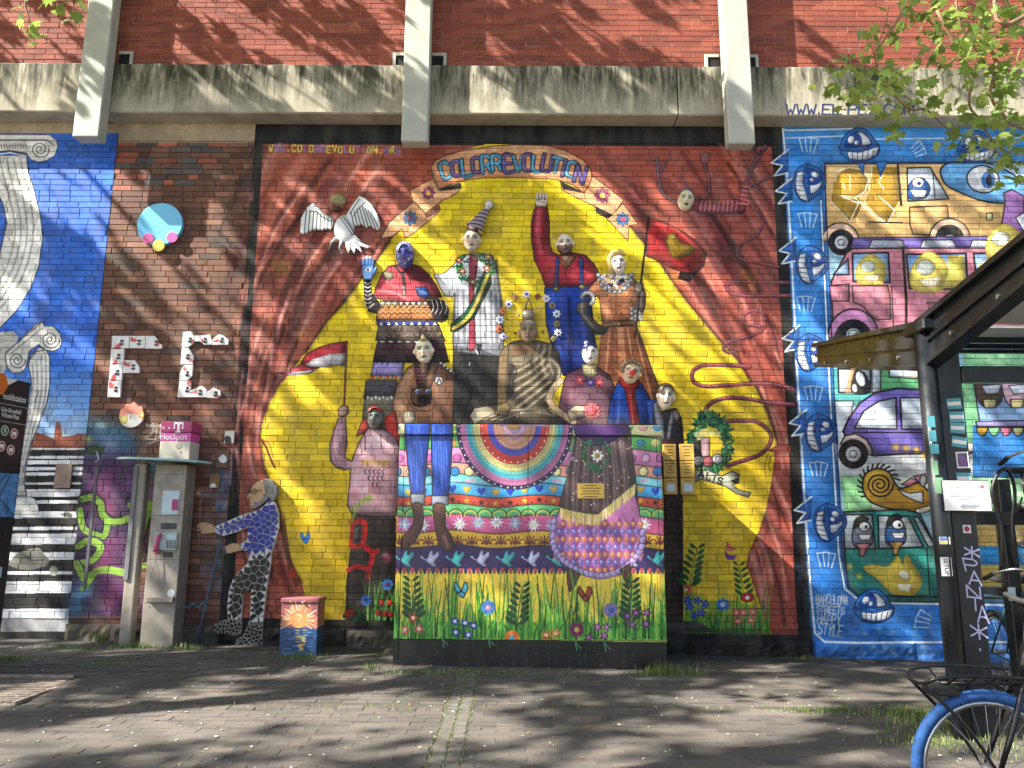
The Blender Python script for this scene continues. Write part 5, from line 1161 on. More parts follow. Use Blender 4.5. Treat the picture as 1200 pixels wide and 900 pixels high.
p0 = at(921, 133.5, -.262); p1 = at(1040, 134, -.262)
strokes('WWW.EL-PEZ.COM', (p0.x, p0.z), (1, 0), (.12, 1), .10, .125, .017, .022, -.2625).build('spray_lettering', M_INK, BEAM5)
FL = ['pale concrete fin crossing the beam above the blue columns mural', 'pale concrete fin in the middle, ending above the rainbow banner letters', 'pale concrete fin over the upside-down acrobat, beside the fish mural']
for i, x in enumerate(fx):
    zb = at(100 + 385 * i, (160, 165.5, 168)[i], -.44).z
    t = thing('concrete_fin', FL[i], 'fin', (x, -.3, zb), 'concrete fins on the facade')
    MB().box(x - FW / 2, x + FW / 2, -.44, -.268, zb, 9.2, .012).build('shaft', M_FIN, t)
    MB().box(x - .045, x + .045, -.266, .05, ZB + .02, ZBT - .01).build('back_web', M_CONC, t)
    MB().box(x - FW / 2 - .006, x - FW / 2 - .001, -.40, -.30, zb + .03, 9.1).build('edge_trim', M_FIN, t)
    # framed openings at the foot of the upper wall
    for sd in (-1, 1):
        if i == 0 and sd < 0: continue
        xa = x + sd * FW / 2; xb = xa + sd * .17; xa, xb = min(xa, xb), max(xa, xb)
        zq = ZBT + .01
        f = MB().box(xa, xb, -.212, -.18, zq + .135, zq + .17).box(xa if sd < 0 else xb - .035, xa + .035 if sd < 0 else xb, -.212, -.18, zq, zq + .134).build('vent_frame', M_FIN, t)
        MB().box(xa + .002, xb - .002, -.1995, -.185, zq, zq + .133).build('vent_opening', M_DARK, f)
up = thing('upper_brick_wall', 'plain red brick upper wall above the concrete beam', 'wall', (0, -.19, ZBT), None, 'thing')
MB().box(XL, XR, -.185, .3, ZBT + .006, 9.5).build('mortar_bed', M_JOINT, up)
its = []; z = ZBT + .012 + .03; rowi = 0
while z < 9.4:
    x = XL + (rowi % 2) * .125
    while x < XR - .2: its.append((x + .12, z, .242)); x += .25
    z += .0705; rowi += 1
inz = [t for t in its if t[1] < 6.9]
def upscore(t): return (0 if t[1] < ZBT + .86 else 40) + math.hypot(t[0], 1)
many_bricks(up, its, .0645, .05, M_RED, -.19, 300, upscore, 'brick', 77)
gr = MB().box(XL, XR, -.05, 6, 9.5, 9.6).build('roof_slab', M_CONC, up)
# ------------------------------------------------------------------ ground
def mat_paver(name, c0, c1, c2):
    g = NG(name); sep = g.n('SeparateXYZ'); g.l(g.pos(), sep.inputs[0])
    rw = g.math('FLOOR', g.math('DIVIDE', sep.outputs[1], .1)); cx = g.math('FLOOR', g.math('ADD', g.math('DIVIDE', sep.outputs[0], .2), g.math('MULTIPLY', rw, .5)))
    cmb = g.n('CombineXYZ'); g.l(cx, cmb.inputs[0]); g.l(rw, cmb.inputs[1]); wn = g.n('TexWhiteNoise'); g.l(cmb.outputs[0], wn.inputs[0])
    base = g.ramp(wn.outputs[0], [(0, lin(c0)), (.5, lin(c1)), (1, lin(c2))])
    dirt = g.ramp(g.noise(1.1, 6, .6), [(.3, (.62,) * 3), (.7, (1.14,) * 3)]); sp = g.ramp(g.noise(90, 3, .7), [(.35, (.72,) * 3), (.7, (1.15,) * 3)])
    g.col(g.mix(1.0, g.mix(1.0, base, dirt, 'MULTIPLY'), sp, 'MULTIPLY')); g.set(Roughness=.9); g.bump(g.noise(140, 5), .4, .003); return g.m
M_PAVE = mat_paver('concrete_paver', '4e4a46', '58534d', '635c54')
M_SETT = plain('granite_sett', '58554e', .85, .25, 16, bump=.5, bscale=60)
def mat_joint():
    g = NG('sandy_joint'); b = g.ramp(g.noise(7, 6), [(.35, lin('3a3631')), (.7, lin('4c463d'))]); m = g.ramp(g.noise(3.3, 5), [(.55, (0,) * 3), (.7, (1,) * 3)])
    g.col(g.mix(m, b, lin('46502c'))); g.set(Roughness=.97); g.bump(g.noise(160, 4), .6, .004); return g.m
M_SAND = mat_joint()
def mat_far():
    g = NG('far_ground'); g.col(g.ramp(g.noise(.8, 6), [(.3, lin('5c5853')), (.7, lin('7a736a'))])); g.set(Roughness=.92); g.bump(g.noise(120, 4), .3, .004); return g.m
# one sheet out to the horizon, following the slight fall of the pavement
xs = [-900, -200, -60, -20] + [-9 + i * .5 for i in range(37)] + [20, 60, 200, 900]; ys = [-900, -200, -60, -20, -9] + [-6 + i * .4 for i in range(16)] + [.3, 20, 200, 900]
vs = [(x, y, gz(x, y) - .030) for y in ys for x in xs]; n = len(xs)
fs = [(j * n + i, j * n + i + 1, (j + 1) * n + i + 1, (j + 1) * n + i) for j in range(len(ys) - 1) for i in range(n - 1)]
g_o = obj('ground', vs, fs, mat_far(), smooth=True); tag(g_o, 'ground beneath and beyond the paving', kind='structure')
pv = thing('pavement', 'grey concrete paver footway in front of the murals', None, (0, -3, 0), kind='structure')
bed = [(x, y, gz(x, y) - .003) for y in [-6.4 + .2 * i for i in range(33)] for x in [-8 + .4 * i for i in range(41)]]
obj('joint_bed', bed, [(j * 41 + i, j * 41 + i + 1, (j + 1) * 41 + i + 1, (j + 1) * 41 + i) for j in range(32) for i in range(40)], M_SAND, pv, True)
sx0, sx1 = gnd(516, 850).x, gnd(549, 850).x; SY = gnd(600, 831).y
gr0, gr1, gry0, gry1 = -6.9, gnd(88, 793).x, gnd(10, 826).y, gnd(10, 793).y
r = random.Random(5); pav = []
y = -6.35; ri = 0
while y < -.40:
    x = -7.6 + (ri % 2) * .1 + r.uniform(-.006, .006)
    while x < 7.6:
        cx, cy = x + .1, y + .05
        if abs(cy - SY) >= .09:
            iv = [(x + .0008, x + .1992)]
            for (ca, cb, on) in ((sx0 - .004, sx1 + .004, True), (gr0, gr1 + .04, gry0 - .08 < cy < gry1 + .08)):
                if on: iv = [q for (a, b) in iv for q in ((a, min(b, ca)), (max(a, cb), b)) if q[1] - q[0] > .025]
            for (a, b) in iv: pav.append(((a + b) / 2, cy, b - a))
        x += .2
    y += .1; ri += 1
def block(cx, cy, w_, d_, h_, seed, ch=.006):
    q = random.Random(seed); z = gz(cx, cy) + q.uniform(-.0016, .0016); x, yv = w_ / 2, d_ / 2; t = [q.uniform(-.002, .002) for _ in range(4)]
    return ([(cx - x, cy - yv, z - h_), (cx + x, cy - yv, z - h_), (cx + x, cy + yv, z - h_), (cx - x, cy + yv, z - h_), (cx - x, cy - yv, z - ch), (cx + x, cy - yv, z - ch), (cx + x, cy + yv, z - ch), (cx - x, cy + yv, z - ch),
             (cx - x + ch, cy - yv + ch, z + t[0]), (cx + x - ch, cy - yv + ch, z + t[1]), (cx + x - ch, cy + yv - ch, z + t[2]), (cx - x + ch, cy + yv - ch, z + t[3])],
            [(8, 9, 10, 11)] + [(a, b, b + 4, a + 4) for a, b in ((4, 5), (5, 6), (6, 7), (7, 4), (0, 1), (1, 2), (2, 3), (3, 0))])
def pscore(p): return (0 if p[2] > .19 else 60) + abs(math.hypot(p[0] * .9, p[1] + 8.5) - 4.9) + (30 if p[1] < -3.75 or abs(p[0]) > (p[1] + 8.5) * .68 else 0)
pav.sort(key=pscore)
pm = {}
vs, fs = [], []
for i, (cx, cy, pw) in enumerate(pav):
    if i < 300:
        k = i % 6
        if k not in pm:
            V, Fs = block(0, -9, .1984, .0984, .04, k, .0016); me = bpy.data.meshes.new('paver'); me.from_pydata([(a, b + 9, c) for a, b, c in V], [], Fs); me.materials.append(M_PAVE); pm[k] = me
        o = bpy.data.objects.new('paver', pm[k]); COL.objects.link(o); o.parent = pv; o.location = (cx, cy + 3, gz(cx, cy)); o.rotation_euler = (0, 0, r.uniform(-.008, .008))
    else:
        V, Fs = block(cx, cy, pw, .0984, .04, i, .0016); b = len(vs); vs += V; fs += [tuple(b + q for q in f) for f in Fs]
obj('pavers', vs, fs, M_PAVE, pv, kind='stuff')
w_ = (sx1 - sx0) / 2; y = -6.3
while y < YC - .12:
    for c in (0, 1):
        ln = r.uniform(.085, .115); V, Fs = block(sx0 + w_ * (c + .5) + r.uniform(-.004, .004), y, w_ - .010, .096, .05, int(y * 1000) + c, .006); obj('sett', V, Fs, M_SETT, pv)
    y += .104
x = -7.5
while x < 7.5:
    if not (sx0 - .2 < x < sx1 + .1): V, Fs = block(x + .1, SY, .194, .162, .04, int(x * 100), .004); obj('channel_paver', V, Fs, M_PAVE, pv)
    x += .2
# asphalt strip at the foot of the wall
M_ASPH = plain('asphalt', '3a3734', .93, .25, 9, bump=.6, bscale=140)
st = [(x, y_, gz(x, y_) - (.003 if y_ < -.39 else -.002)) for y_ in (-.395, -.2, .0) for x in [-7.8 + .4 * i for i in range(40)]]
o = obj('wall_strip', st, [(j * 40 + i, j * 40 + i + 1, (j + 1) * 40 + i + 1, (j + 1) * 40 + i) for j in range(2) for i in range(39)], M_ASPH, pv, True)
# iron grating on the left
M_IRON = plain('rusty_iron', '94867a', .7, .3, 14, metal=.2, bump=.4, bscale=90)
gt = thing('cellar_grating', 'rusty iron grating let into the paving, at the left edge of the footway', 'grating', (gr0, (gry0 + gry1) / 2, .05))
def gzb(x, y): return gz(x, y) + .002
b = MB()
for (xa, xb, ya, yb) in ((gr0, gr1, gry0 - .03, gry0), (gr0, gr1, gry1, gry1 + .03), (gr1 + .001, gr1 + .035, gry0 - .03, gry1 + .03)): z = gz((xa + xb) / 2, (ya + yb) / 2); b.box(xa, xb, ya, yb, z - .02, z + .006)
b.build('frame', M_IRON, gt)
MB().quad(*[(x_, y_, gz(x_, y_) - .004) for x_, y_ in ((gr0, gry0), (gr1, gry0), (gr1, gry1), (gr0, gry1))]).build('pit', M_DARK, gt)
x = gr0 + .03
while x < gr1 - .02:
    z = gz(x, gry0); MB().box(x - .007, x + .007, gry0 + .001, gry1 - .001, z - .012, z + .004).build('bar', M_IRON, gt); x += .05
b = MB(); yy = gry0 + .05
while yy < gry1: z = gz(gr0, yy) - .0; yy += .05; b.box(gr0, gr1 - .001, yy - .006, yy + .006, gz(gr1, yy) - .012, gz(gr1, yy) + .003)
b.build('cross_rods', M_IRON, gt)
# ------------------------------------------------------------------ painted switch cabinet
M_BLACK = plain('black_paint', '17171a', .45, .15, 12)
cx0, cx1 = at(464.5, 640, YC).x, at(778, 640, YC).x; cz0 = gz(0, YC) - .01
zseam = at(619, 640, YC).x; zlid = at(620, 510.5, YC).z; zbase = at(620, 750, YC).z
t = thing('switch_cabinet', 'big painted switch cabinet with rainbow half disc, jeans legs and meadow', 'cabinet', ((cx0 + cx1) / 2, -.5, cz0))
MB().box(cx0 + .012, cx1 - .012, YC + .012, -.10, cz0, zlid - .002).build('body', M_CAB, t)
for (xa, xb, nm) in ((cx0 + .055, zseam - .004, 0), (zseam + .004, cx1 - .045, 1)):
    d = MB().box(xa, xb, YC - .002, YC + .011, zbase, zlid - .012, .003).build('door', M_CAB, t)
MB().box(cx0, cx0 + .049, YC - .001, YC + .0115, cz0 + .01, zlid - .004, .003).build('corner_post', M_CAB, t)
MB().box(cx1 - .039, cx1, YC - .001, YC + .0115, cz0 + .01, zlid - .004, .003).build('corner_post', M_CAB, t)
MB().box(cx0 - .012, cx1 + .012, YC - .03, -.09, zlid, ZC, .008).build('lid', M_CAB, t)
MB().box(cx0 + .052, zseam - .003, YC + .001, YC + .0105, cz0 + .005, zbase - .006).box(zseam + .003, cx1 - .042, YC + .001, YC + .0105, cz0 + .005, zbase - .006).build('plinth_panel', M_CAB, t)
M_GOLD = plain('yellow_plaque', 'dcb452', .5, .08); M_PRINT = plain('dark_print', '4a3820', .6, .1)
pq = thing('cabinet_plaque', 'small yellow text plaque on the painted dress of the big cabinet', 'plaque', at(691, 575, YC - .005))
a, b_ = at(677, 584, YC - .004), at(708, 566.5, YC - .004)
MB().box(a.x, b_.x, YC - .010, YC - .0025, a.z, b_.z, .002).build('plate', M_GOLD, pq)
for i, hw in enumerate((.055, .10, .085, .10, .075)):
    p = at(692, 568.8 + i * 3.3, YC - .0105); MB().box(p.x - hw, p.x + hw, YC - .0112, YC - .0101, p.z - .0035, p.z + .0035).build('print_line', M_PRINT, pq)

# ------------------------------------------------------------------ little sunset cabinet
sx_, sX = at(328.5, 735, YS).x, at(372, 735, YS).x; z0, z1 = gz(-2, YS) - .01, at(350, 701, YS).z
t = thing('small_cabinet', 'knee-high cable cabinet painted with a sunset over blue sea', 'cabinet', ((sx_ + sX) / 2, -.45, z0))
MB().box(sx_, sX, YS, -.32, z0, z1 - .045, .004).build('body', M_SUN, t)
MB().box(sx_ - .008, sX + .008, YS - .012, -.31, z1 - .044, z1, .008).build('lid', M_SUN, t)
M_STEEL = plain('brushed_steel', '968f84', .45, .16, 7, metal=.3, bump=.1, bscale=120)
p = at(355, 706, YS - .013); MB().lathe([(.011, 0), (.011, -.008), (.006, -.011)], (p.x, YS - .012, p.z), 'y', 12).build('lock', M_STEEL, t)

# ------------------------------------------------------------------ telephone pillar
YK = -.30
M_MAG = plain('magenta_panel', 'a83468', .35, .08); M_PINK = plain('pink_panel', 'c9489a', .4, .08); M_WHITE = plain('white_paint', 'e4e2de', .5, .06); M_CASE = plain('kiosk_case', 'b9b1a2', .5, .08, 6)
M_SCREEN = plain('pale_notice', 'b8ccd4', .25, .08); M_HAND = plain('pink_handset', 'c04a70', .4, .08); M_PHONE = plain('phone_grey', 'a9b4ae', .45, .06); M_KEYS = plain('dark_keys', '3a3d3c', .5)
def kx(u, v, Y=YK): return at(u, v, Y).x
def kz(u, v, Y=YK): return at(u, v, Y).z
zb = gz(-3.8, YK) - .01; xa, xb = at(192, 650, YK).x - .17, at(192, 650, YK).x + .17; XK = (xa + xb) / 2; xa, xb = XK - .17, XK + .165
t = thing('telephone_pillar', 'steel public telephone pillar with pink top box and oval canopy ring', 'telephone', (XK, -.18, zb)); ph = t
zsh = kz(190, 541); ztop = kz(205, 494); zmg = kz(205, 517); zpk = kz(205, 506)
MB().box(xa, xb, YK, -.05, zb, zsh - .03, .006).build('pillar', M_STEEL, t)
MB().box(xa + .03, xb + .02, YK - .01, -.06, zsh + .02, zmg, .006).build('head_box', M_CASE, t)
zm1 = zmg + (ztop - zmg) * .42
MB().box(xa + .03, xb + .02, YK - .01, -.06, zmg + .001, zm1, .004).build('hotspot_band', M_PINK, t)
mg = MB().box(xa + .028, xb + .022, YK - .012, -.058, zm1 + .008, ztop, .006).build('sign_box', M_MAG, t)
font_mesh('band_lettering', 'HotSpot', .085, M_WHITE, facing((XK, YK - .0115, (zmg + zm1) / 2)), t, ext=.0006)
zc = (zm1 + ztop) / 2 + .004
tl = MB(); tx = XK + .045
for bx in ((-.05, .05, .028, .05), (-.013, .013, -.05, .0275), (-.028, .028, -.062, -.0505), (-.052, -.038, .002, .0275), (.038, .052, .002, .0275)): tl.box(tx + bx[0], tx + bx[1], YK - .0145, YK - .0122, zc + bx[2], zc + bx[3])
tl.build('letter_mark', M_WHITE, mg)
dq = MB()
for dx in (-.16, -.10, -.045, .045): dq.box(tx + dx - .009, tx + dx + .009, YK - .0145, YK - .0122, zc - .022, zc - .004)
dq.build('square_dots', M_WHITE, mg)
# canopy ring: flat oval plate
ring = MB(); n = 40; ca = (kx(138, 538, -.35) + kx(247, 541, -.35)) / 2; cw = (kx(247, 541, -.35) - kx(138, 538, -.35)) / 2
for (zz, f) in ((zsh - .008, 1.0), (zsh + .014, 1.0)): ring.v += [(ca + cw * f * math.cos(6.2832 * i / n), -.34 + .30 * f * math.sin(6.2832 * i / n), zz + .018 * math.cos(6.2832 * i / n) * -1) for i in range(n)]
ring.f = [tuple(reversed(range(n))), tuple(range(n, 2 * n))] + [(i, (i + 1) % n, n + (i + 1) % n, n + i) for i in range(n)]; ring.m = [0] * len(ring.f)
M_GLASS = plain('greenish_glass', '8fb0ac', .12, .06, 5)
ring.build('canopy', M_GLASS, t)
px = at(155, 650, -.3).x
MB().box(px - .06, px + .06, -.30, -.18, gz(px, -.3) - .01, zsh - .012, .012).build('side_post', M_STEEL, t)
MB().box(px - .062, px - .015, -.315, -.3005, kz(146, 680), zsh - .05, .004).build('post_channel', plain('grey_channel', '6e6f70', .5, .1), t)
gp = MB().box(px - .49, px - .46, -.28, -.262, kz(120, 690), zsh - .06).build('glass_rail', plain('grey_rail', '4d4c52', .4, .1), t)
# fittings on the pillar
def pan(u0, v0, u1, v1, m, nm, d=.006, par=None, y=YK):
    p, q = at(u0, v1, y), at(u1, v0, y); return MB().box(p.x, q.x, y - d, y - .0002, p.z, q.z, min(.003, d * .4)).build(nm, m, par or t)
for (v_, nm_) in ((604, 'panel_seam'), (655.5, 'panel_seam'), (706.5, 'panel_seam'), (556, 'panel_seam')):
    p = at(190, v_, YK); MB().box(xa + .006, xb - .006, YK - .0012, YK - .0002, p.z - .002, p.z + .002).build(nm_, M_KEYS, t)
for (u_, v_) in ((177, 608), (209, 608), (176, 652), (208, 652), (175, 711), (206, 711), (178, 552), (210, 552)):
    p = at(u_, v_, YK); MB().lathe([(.006, 0), (.006, -.003)], (max(xa + .015, min(xb - .015, p.x)), YK - .0002, p.z), 'y', 8).build('screw', M_KEYS, t)
sc = pan(189, 575, 211, 603, M_SCREEN, 'notice_case', .006); pan(201, 585, 209.5, 598, M_MAG, 'notice_card', .002, sc, YK - .0062)
pan(188, 613, 207.5, 620, M_KEYS, 'coin_slot', .004)
pb = pan(181, 624, 209, 644.5, M_PHONE, 'phone_panel', .03)
pan(195, 626.5, 206.5, 632, M_SCREEN, 'display', .003, pb, YK - .0302)
for i in range(4):
    for j in range(4): pan(195 + i * 3, 634 + j * 2.3, 197 + i * 3, 635.5 + j * 2.3, M_KEYS, 'key', .004, pb, YK - .0302)
pan(191, 647, 203, 653, M_KEYS, 'return_slot', .004)
hp_ = [(186.5, 627), (184.5, 633), (183, 641), (182.5, 647)]; hh = MB(); path = [at(u, v, YK - .055) for u, v in hp_]
hh.tube(path, [.026, .02, .022, .028], 10); q0 = at(188.5, 626.5, YK - .05); hh.tube([path[0], q0], [.026, .024], 10); q1 = at(185, 647.5, YK - .045); hh.tube([path[-1], q1], [.028, .024], 10)
hs = hh.build('handset', M_HAND, t, True)
cd = [at(u, v, YK - .03 - .01 * k) for k, (u, v) in enumerate(((182.5, 650), (180, 662), (176.5, 676), (179, 682), (183.5, 682), (186, 672), (182, 655), (183, 650)))]
MB().tube([Vector(p) for p in smooth([tuple(p) for p in cd], False, 4)], .0045, 6).build('handset_cord', M_STEEL, hs, True)
pan(174, 699.5, 205, 705.5, M_STEEL, 'ledge', .05); p = at(200.5, 695, YK); MB().lathe([(.042, 0), (.042, -.002)], (p.x, YK - .0005, p.z), 'y', 7).build('round_sticker', M_WHITE, t)
M_SCR = plain('scratch', '6f6a62', .6); sw = MB(); p = at(202, 562, YK - .001)
sw.tube([(p.x + (.02 + .009 * i) * .55 * math.cos(i * .8), YK - .001, p.z + (.02 + .009 * i) * .6 * math.sin(i * .8)) for i in range(16)], .0016, 4).build('scratched_tag', M_SCR, t)
p = at(211, 526, YK - .012); MB().lathe([(.03, 0), (.03, -.003)], (p.x - .02, YK - .0105, p.z + .03), 'y', 16).build('speaker_grille', M_STEEL, t); MB().lathe([(.008, 0), (.008, -.004)], (p.x + .01, YK - .0105, p.z - .035), 'y', 10).build('lock_hole', M_KEYS, t)

# ------------------------------------------------------------------ mobility sign pylon (left edge)
M_NAVY = plain('navy_sign', '10121f', .35, .08); M_ORANGE = plain('orange_print', 'd06a24', .4, .05)
YP = -1.15; rz = R(-16); pt = at(36, 449, YP); U = Vector((math.cos(rz), math.sin(rz), 0)) * -1; 
def sg(s, z, d=0.0): return Vector((pt.x, pt.y, 0)) + Vector((math.cos(rz), math.sin(rz), 0)) * s + Vector((-math.sin(rz), math.cos(rz), 0)) * -d + Vector((0, 0, z))
rz = R(80)
t = thing('station_sign', 'dark navy mobility station sign with transport symbols at the left edge', 'sign', (pt.x - .4, YP, 0))
def sgquad(s0, s1, z0, z1, d, m, nm, par=None, th=.0012):
    b = MB(); v = [sg(s0, z0, d), sg(s1, z0, d), sg(s1, z1, d), sg(s0, z1, d), sg(s0, z0, d - th), sg(s1, z0, d - th), sg(s1, z1, d - th), sg(s0, z1, d - th)]
    return b.add(v, [(0, 1, 2, 3), (7, 6, 5, 4), (0, 4, 5, 1), (1, 5, 6, 2), (2, 6, 7, 3), (3, 7, 4, 0)]).build(nm, m, par or t)
ZT = pt.z
sgquad(-.95, 0, gz(-5, YP) - .05, ZT, 0, M_NAVY, 'panel', None, .12)
def sgtext(tx, s, z, sz, m, al='RIGHT'): font_mesh('lettering', tx, sz, m, Matrix.Translation(sg(s, z, .002)) @ Matrix.Rotation(rz, 4, 'Z') @ Matrix.Rotation(R(90), 4, 'X') @ Matrix.Diagonal((.62, 1, 1, 1)), t, al, .0006)
b = MB().add([sg(-.95, ZT - .003, .0014), sg(-.16, ZT - .003, .0014), sg(-.42, ZT - .17, .0014), sg(-.95, ZT - .36, .0014)], [(3, 2, 1, 0)]); b.build('white_corner', M_WHITE, t)
b = MB(); c = sg(-.36, ZT - .07, .003); ex = Vector((math.cos(rz), math.sin(rz), 0)); b.add([c + ex * .10 * math.cos(6.283 * i / 6) + Vector((0, 0, .115 * math.sin(6.283 * i / 6))) for i in range(6)], [tuple(range(6))]); b.build('orange_hexagon', M_ORANGE, t)
def zoff(v): return at(20, v, YP).z
sgtext('mobilstation', -.03, zoff(470), .088, M_WHITE); sgtext('Köln-Ehrenfeld/', -.07, zoff(485), .06, M_WHITE); sgtext('Wilczek-Platz', -.09, zoff(491), .06, M_WHITE)
for v in (478.5, 498): sgquad(-.95, -.004, zoff(v) - .002, zoff(v) + .002, .0016, M_SCREEN, 'divider')
def roundel(s, z, m, txt, inner):
    n = 20; c = sg(s, z, .0022); o = MB().add([c + ex * .044 * math.cos(6.283 * i / n) + Vector((0, 0, .048 * math.sin(6.283 * i / n))) for i in range(n)], [tuple(range(n))]).build('symbol_ring', M_WHITE, t)
    c = sg(s, z, .0034); o2 = MB().add([c + ex * .037 * math.cos(6.283 * i / n) + Vector((0, 0, .041 * math.sin(6.283 * i / n))) for i in range(n)], [tuple(range(n))]).build('symbol', m, t)
    if txt: font_mesh('lettering', txt, .065 if len(txt) == 1 else .04, M_WHITE, Matrix.Translation(sg(s, z, .0045)) @ Matrix.Rotation(rz, 4, 'Z') @ Matrix.Rotation(R(90), 4, 'X'), t)
M_GRN = plain('green_symbol', '2f6a4a', .4); M_REDS = plain('red_symbol', 'a8333a', .4)
roundel(-.235, zoff(508), M_GRN, 'S', 0); roundel(-.125, zoff(510), M_REDS, '', 0); roundel(-.25, zoff(526), M_REDS, '', 0); roundel(-.14, zoff(529), M_REDS, '', 0)
for (s_, v_) in ((-.125, 510), (-.25, 526), (-.14, 529)):
    for (da, db, ha, hb) in ((-.022, .022, -.012, .018), (-.022, -.010, -.026, -.014), (.010, .022, -.026, -.014)): sgquad(s_ + da, s_ + db, zoff(v_) + ha, zoff(v_) + hb, .0046, M_WHITE, 'pictogram'); sgquad(-.40, -.31, zoff(513), zoff(500), .002, M_WHITE, 'symbol_square')
sgquad(-.95, -.005, zoff(606), zoff(556), .0016, plain('map_blue', '4f86b8', .4, .35, 14), 'map_panel')
mb = MB()
for i in range(14): s0, s1 = rnd.uniform(-.9, -.02), rnd.uniform(-.9, -.02); za, zz = zoff(604), zoff(558); a, c = sg(s0, za, .0030), sg(s1, zz, .0030); mb.add([a, a + ex * .012, c + ex * .012, c], [(0, 1, 2, 3)])
mb.build('map_streets', M_BLACK, t)
sgquad(-.12, -.07, zoff(676), zoff(664), .002, M_SCREEN, 'small_crest')
# ------------------------------------------------------------------ reliefs fixed to the wall
def W(pts, Y=0.0): return [(p.x, p.z) for p in (at(u, v, Y) for u, v in P(pts))]
def head_relief(key, label, extra=None):
    H = HEADS[key]; c = at(H['cx'], H['cy'], -.05); e = at(H['cx'] + H['w'] / 2, H['cy'], -.05); f = at(H['cx'], H['cy'] - H['h'] / 2, -.05)
    w_, h_, dp = e.x - c.x, f.z - c.z, H['depth']; ro = -R(H['rot'])
    t = thing('portrait_relief', label, 'relief', (c.x, 0, c.z - h_), 'ceramic heads on the theatre mural')
    nr, ns = 13, 30; vs, fs = [], []
    def G(x, z, cx, cz, sx, sz): return math.exp(-((x - cx) / sx) ** 2 - ((z - cz) / sz) ** 2)
    for i in range(nr + 1):
        for k in range(ns):
            rr_ = math.sin(.5 * math.pi * i / nr) if i else 0.0; a = 2 * math.pi * k / ns
            x, z = rr_ * math.cos(a), rr_ * math.sin(a)
            if z < 0: x *= 1 - .22 * (-z) ** 2
            d = dp * (1 - rr_ ** 2.4) ** .5 if rr_ < 1 else 0
            d += dp * (.44 * G(x, z, 0, -.10, .13, .22) - .30 * (G(x, z, -.42, .13, .2, .12) + G(x, z, .42, .13, .2, .12)) + .20 * G(x, z, 0, .30, .5, .09) - .10 * (G(x, z, -.24, -.36, .06, .14) + G(x, z, .24, -.36, .06, .14)) + .18 * G(x, z, 0, -.50, .26, .07) - .16 * G(x, z, 0, -.66, .3, .06) + .12 * G(x, z, 0, -.82, .26, .12) + .06 * (G(x, z, -.5, -.2, .22, .2) + G(x, z, .5, -.2, .22, .2)))
            if d < 0: d = 0
            X, Z = x * w_, z * h_
            vs.append((c.x + X * math.cos(ro) - Z * math.sin(ro), -.004 - d - (.02 if i < nr else 0), c.z + X * math.sin(ro) + Z * math.cos(ro)))
    for i in range(nr):
        for k in range(ns): l = (k + 1) % ns; fs.append((i * ns + k, i * ns + l, (i + 1) * ns + l, (i + 1) * ns + k))
    obj('face', vs, [tuple(reversed(q)) for q in fs], M_CERAMIC, t, True)
    if H['ears']:
        for sd in (-1, 1):
            ex_, ez_ = c.x + sd * w_ * .99 * math.cos(ro), c.z + sd * w_ * math.sin(ro) - .02 * h_
            blob('ear', (ex_, -.045, ez_), (w_ * .16, .022, h_ * .2), mskin(H['skin']), t)
    return t, c, w_, h_
MSK = {}
def mskin(c):
    if c not in MSK: MSK[c] = plain('glaze_' + c, c, .35, .14, 30, bump=.2, bscale=80)
    return MSK[c]
def blob(nm, c, rad, m, parent, n=10, jit=0.0, top=1.0):
    vs, fs = [], []; q = random.Random(int(abs(c[0]) * 1e4))
    for i in range(n + 1):
        th = math.pi * i / n
        for k in range(n + 4):
            a = 2 * math.pi * k / (n + 4); j = 1 + q.uniform(-jit, jit)
            vs.append((c[0] + rad[0] * math.sin(th) * math.cos(a) * j, c[1] + rad[1] * math.sin(th) * math.sin(a) * j, c[2] + rad[2] * math.cos(th) * j))
    m_ = n + 4
    for i in range(n):
        for k in range(m_): l = (k + 1) % m_; fs.append((i * m_ + k, (i + 1) * m_ + k, (i + 1) * m_ + l, i * m_ + l))
    return obj(nm, vs, fs, m, parent, True)
def cap_part(nm, c, w_, h_, m, t, lo=.25, dep=.07, grow=1.08, jit=.0):
    "hair or cap shell over the upper head"
    vs, fs = [], []; nr, ns = 6, 20; q = random.Random(3)
    for i in range(nr + 1):
        for k in range(ns + 1):
            a = math.pi * (k / ns); rr_ = grow * (1 - .42 * i / nr)
            x, z = rr_ * math.cos(a), lo + (rr_ * math.sin(a)) * (1 - lo) * 1.02
            d = dep * (1 - min(1, (rr_ / grow)) ** 3) ** .5 + .03
            vs.append((c.x + x * w_, -d * (1 if i else .15) - .012 + q.uniform(-jit, jit), c.z + z * h_))
    for i in range(nr):
        for k in range(ns): a = i * (ns + 1) + k; fs.append((a, a + ns + 1, a + ns + 2, a + 1))
    return obj(nm, vs, [tuple(reversed(f)) for f in fs], m, t, True)
t, c, w_, h_ = head_relief('blue', 'dark blue glazed bearded head above the red cape')
cap_part('hair', c, w_, h_, mskin('8486b4'), t, .2, .075, 1.06, .004)
t, c, w_, h_ = head_relief('cone', 'pale head under a tall striped cone hat with a ball on top')
tip = at(573, 241, -.05); base = at(555.5, 270, -.05)
bs = []; n = 12
for i in range(9):
    k = i / 8; p = Vector(base) * (1 - k) + Vector(tip) * k; bs.append((p, (.105 * (1 - k) + .02)))
MB().tube([p + Vector((0, -.0, 0)) for p, r_ in bs], [r_ * 1.0 for p, r_ in bs], 14).build('cone_hat', M_CERAMIC, t, True)
bl = blob('hat_ball', (tip.x, -.05, tip.z + .01), (.05, .05, .05), mskin('c4c4c8'), t)
sp = MB()
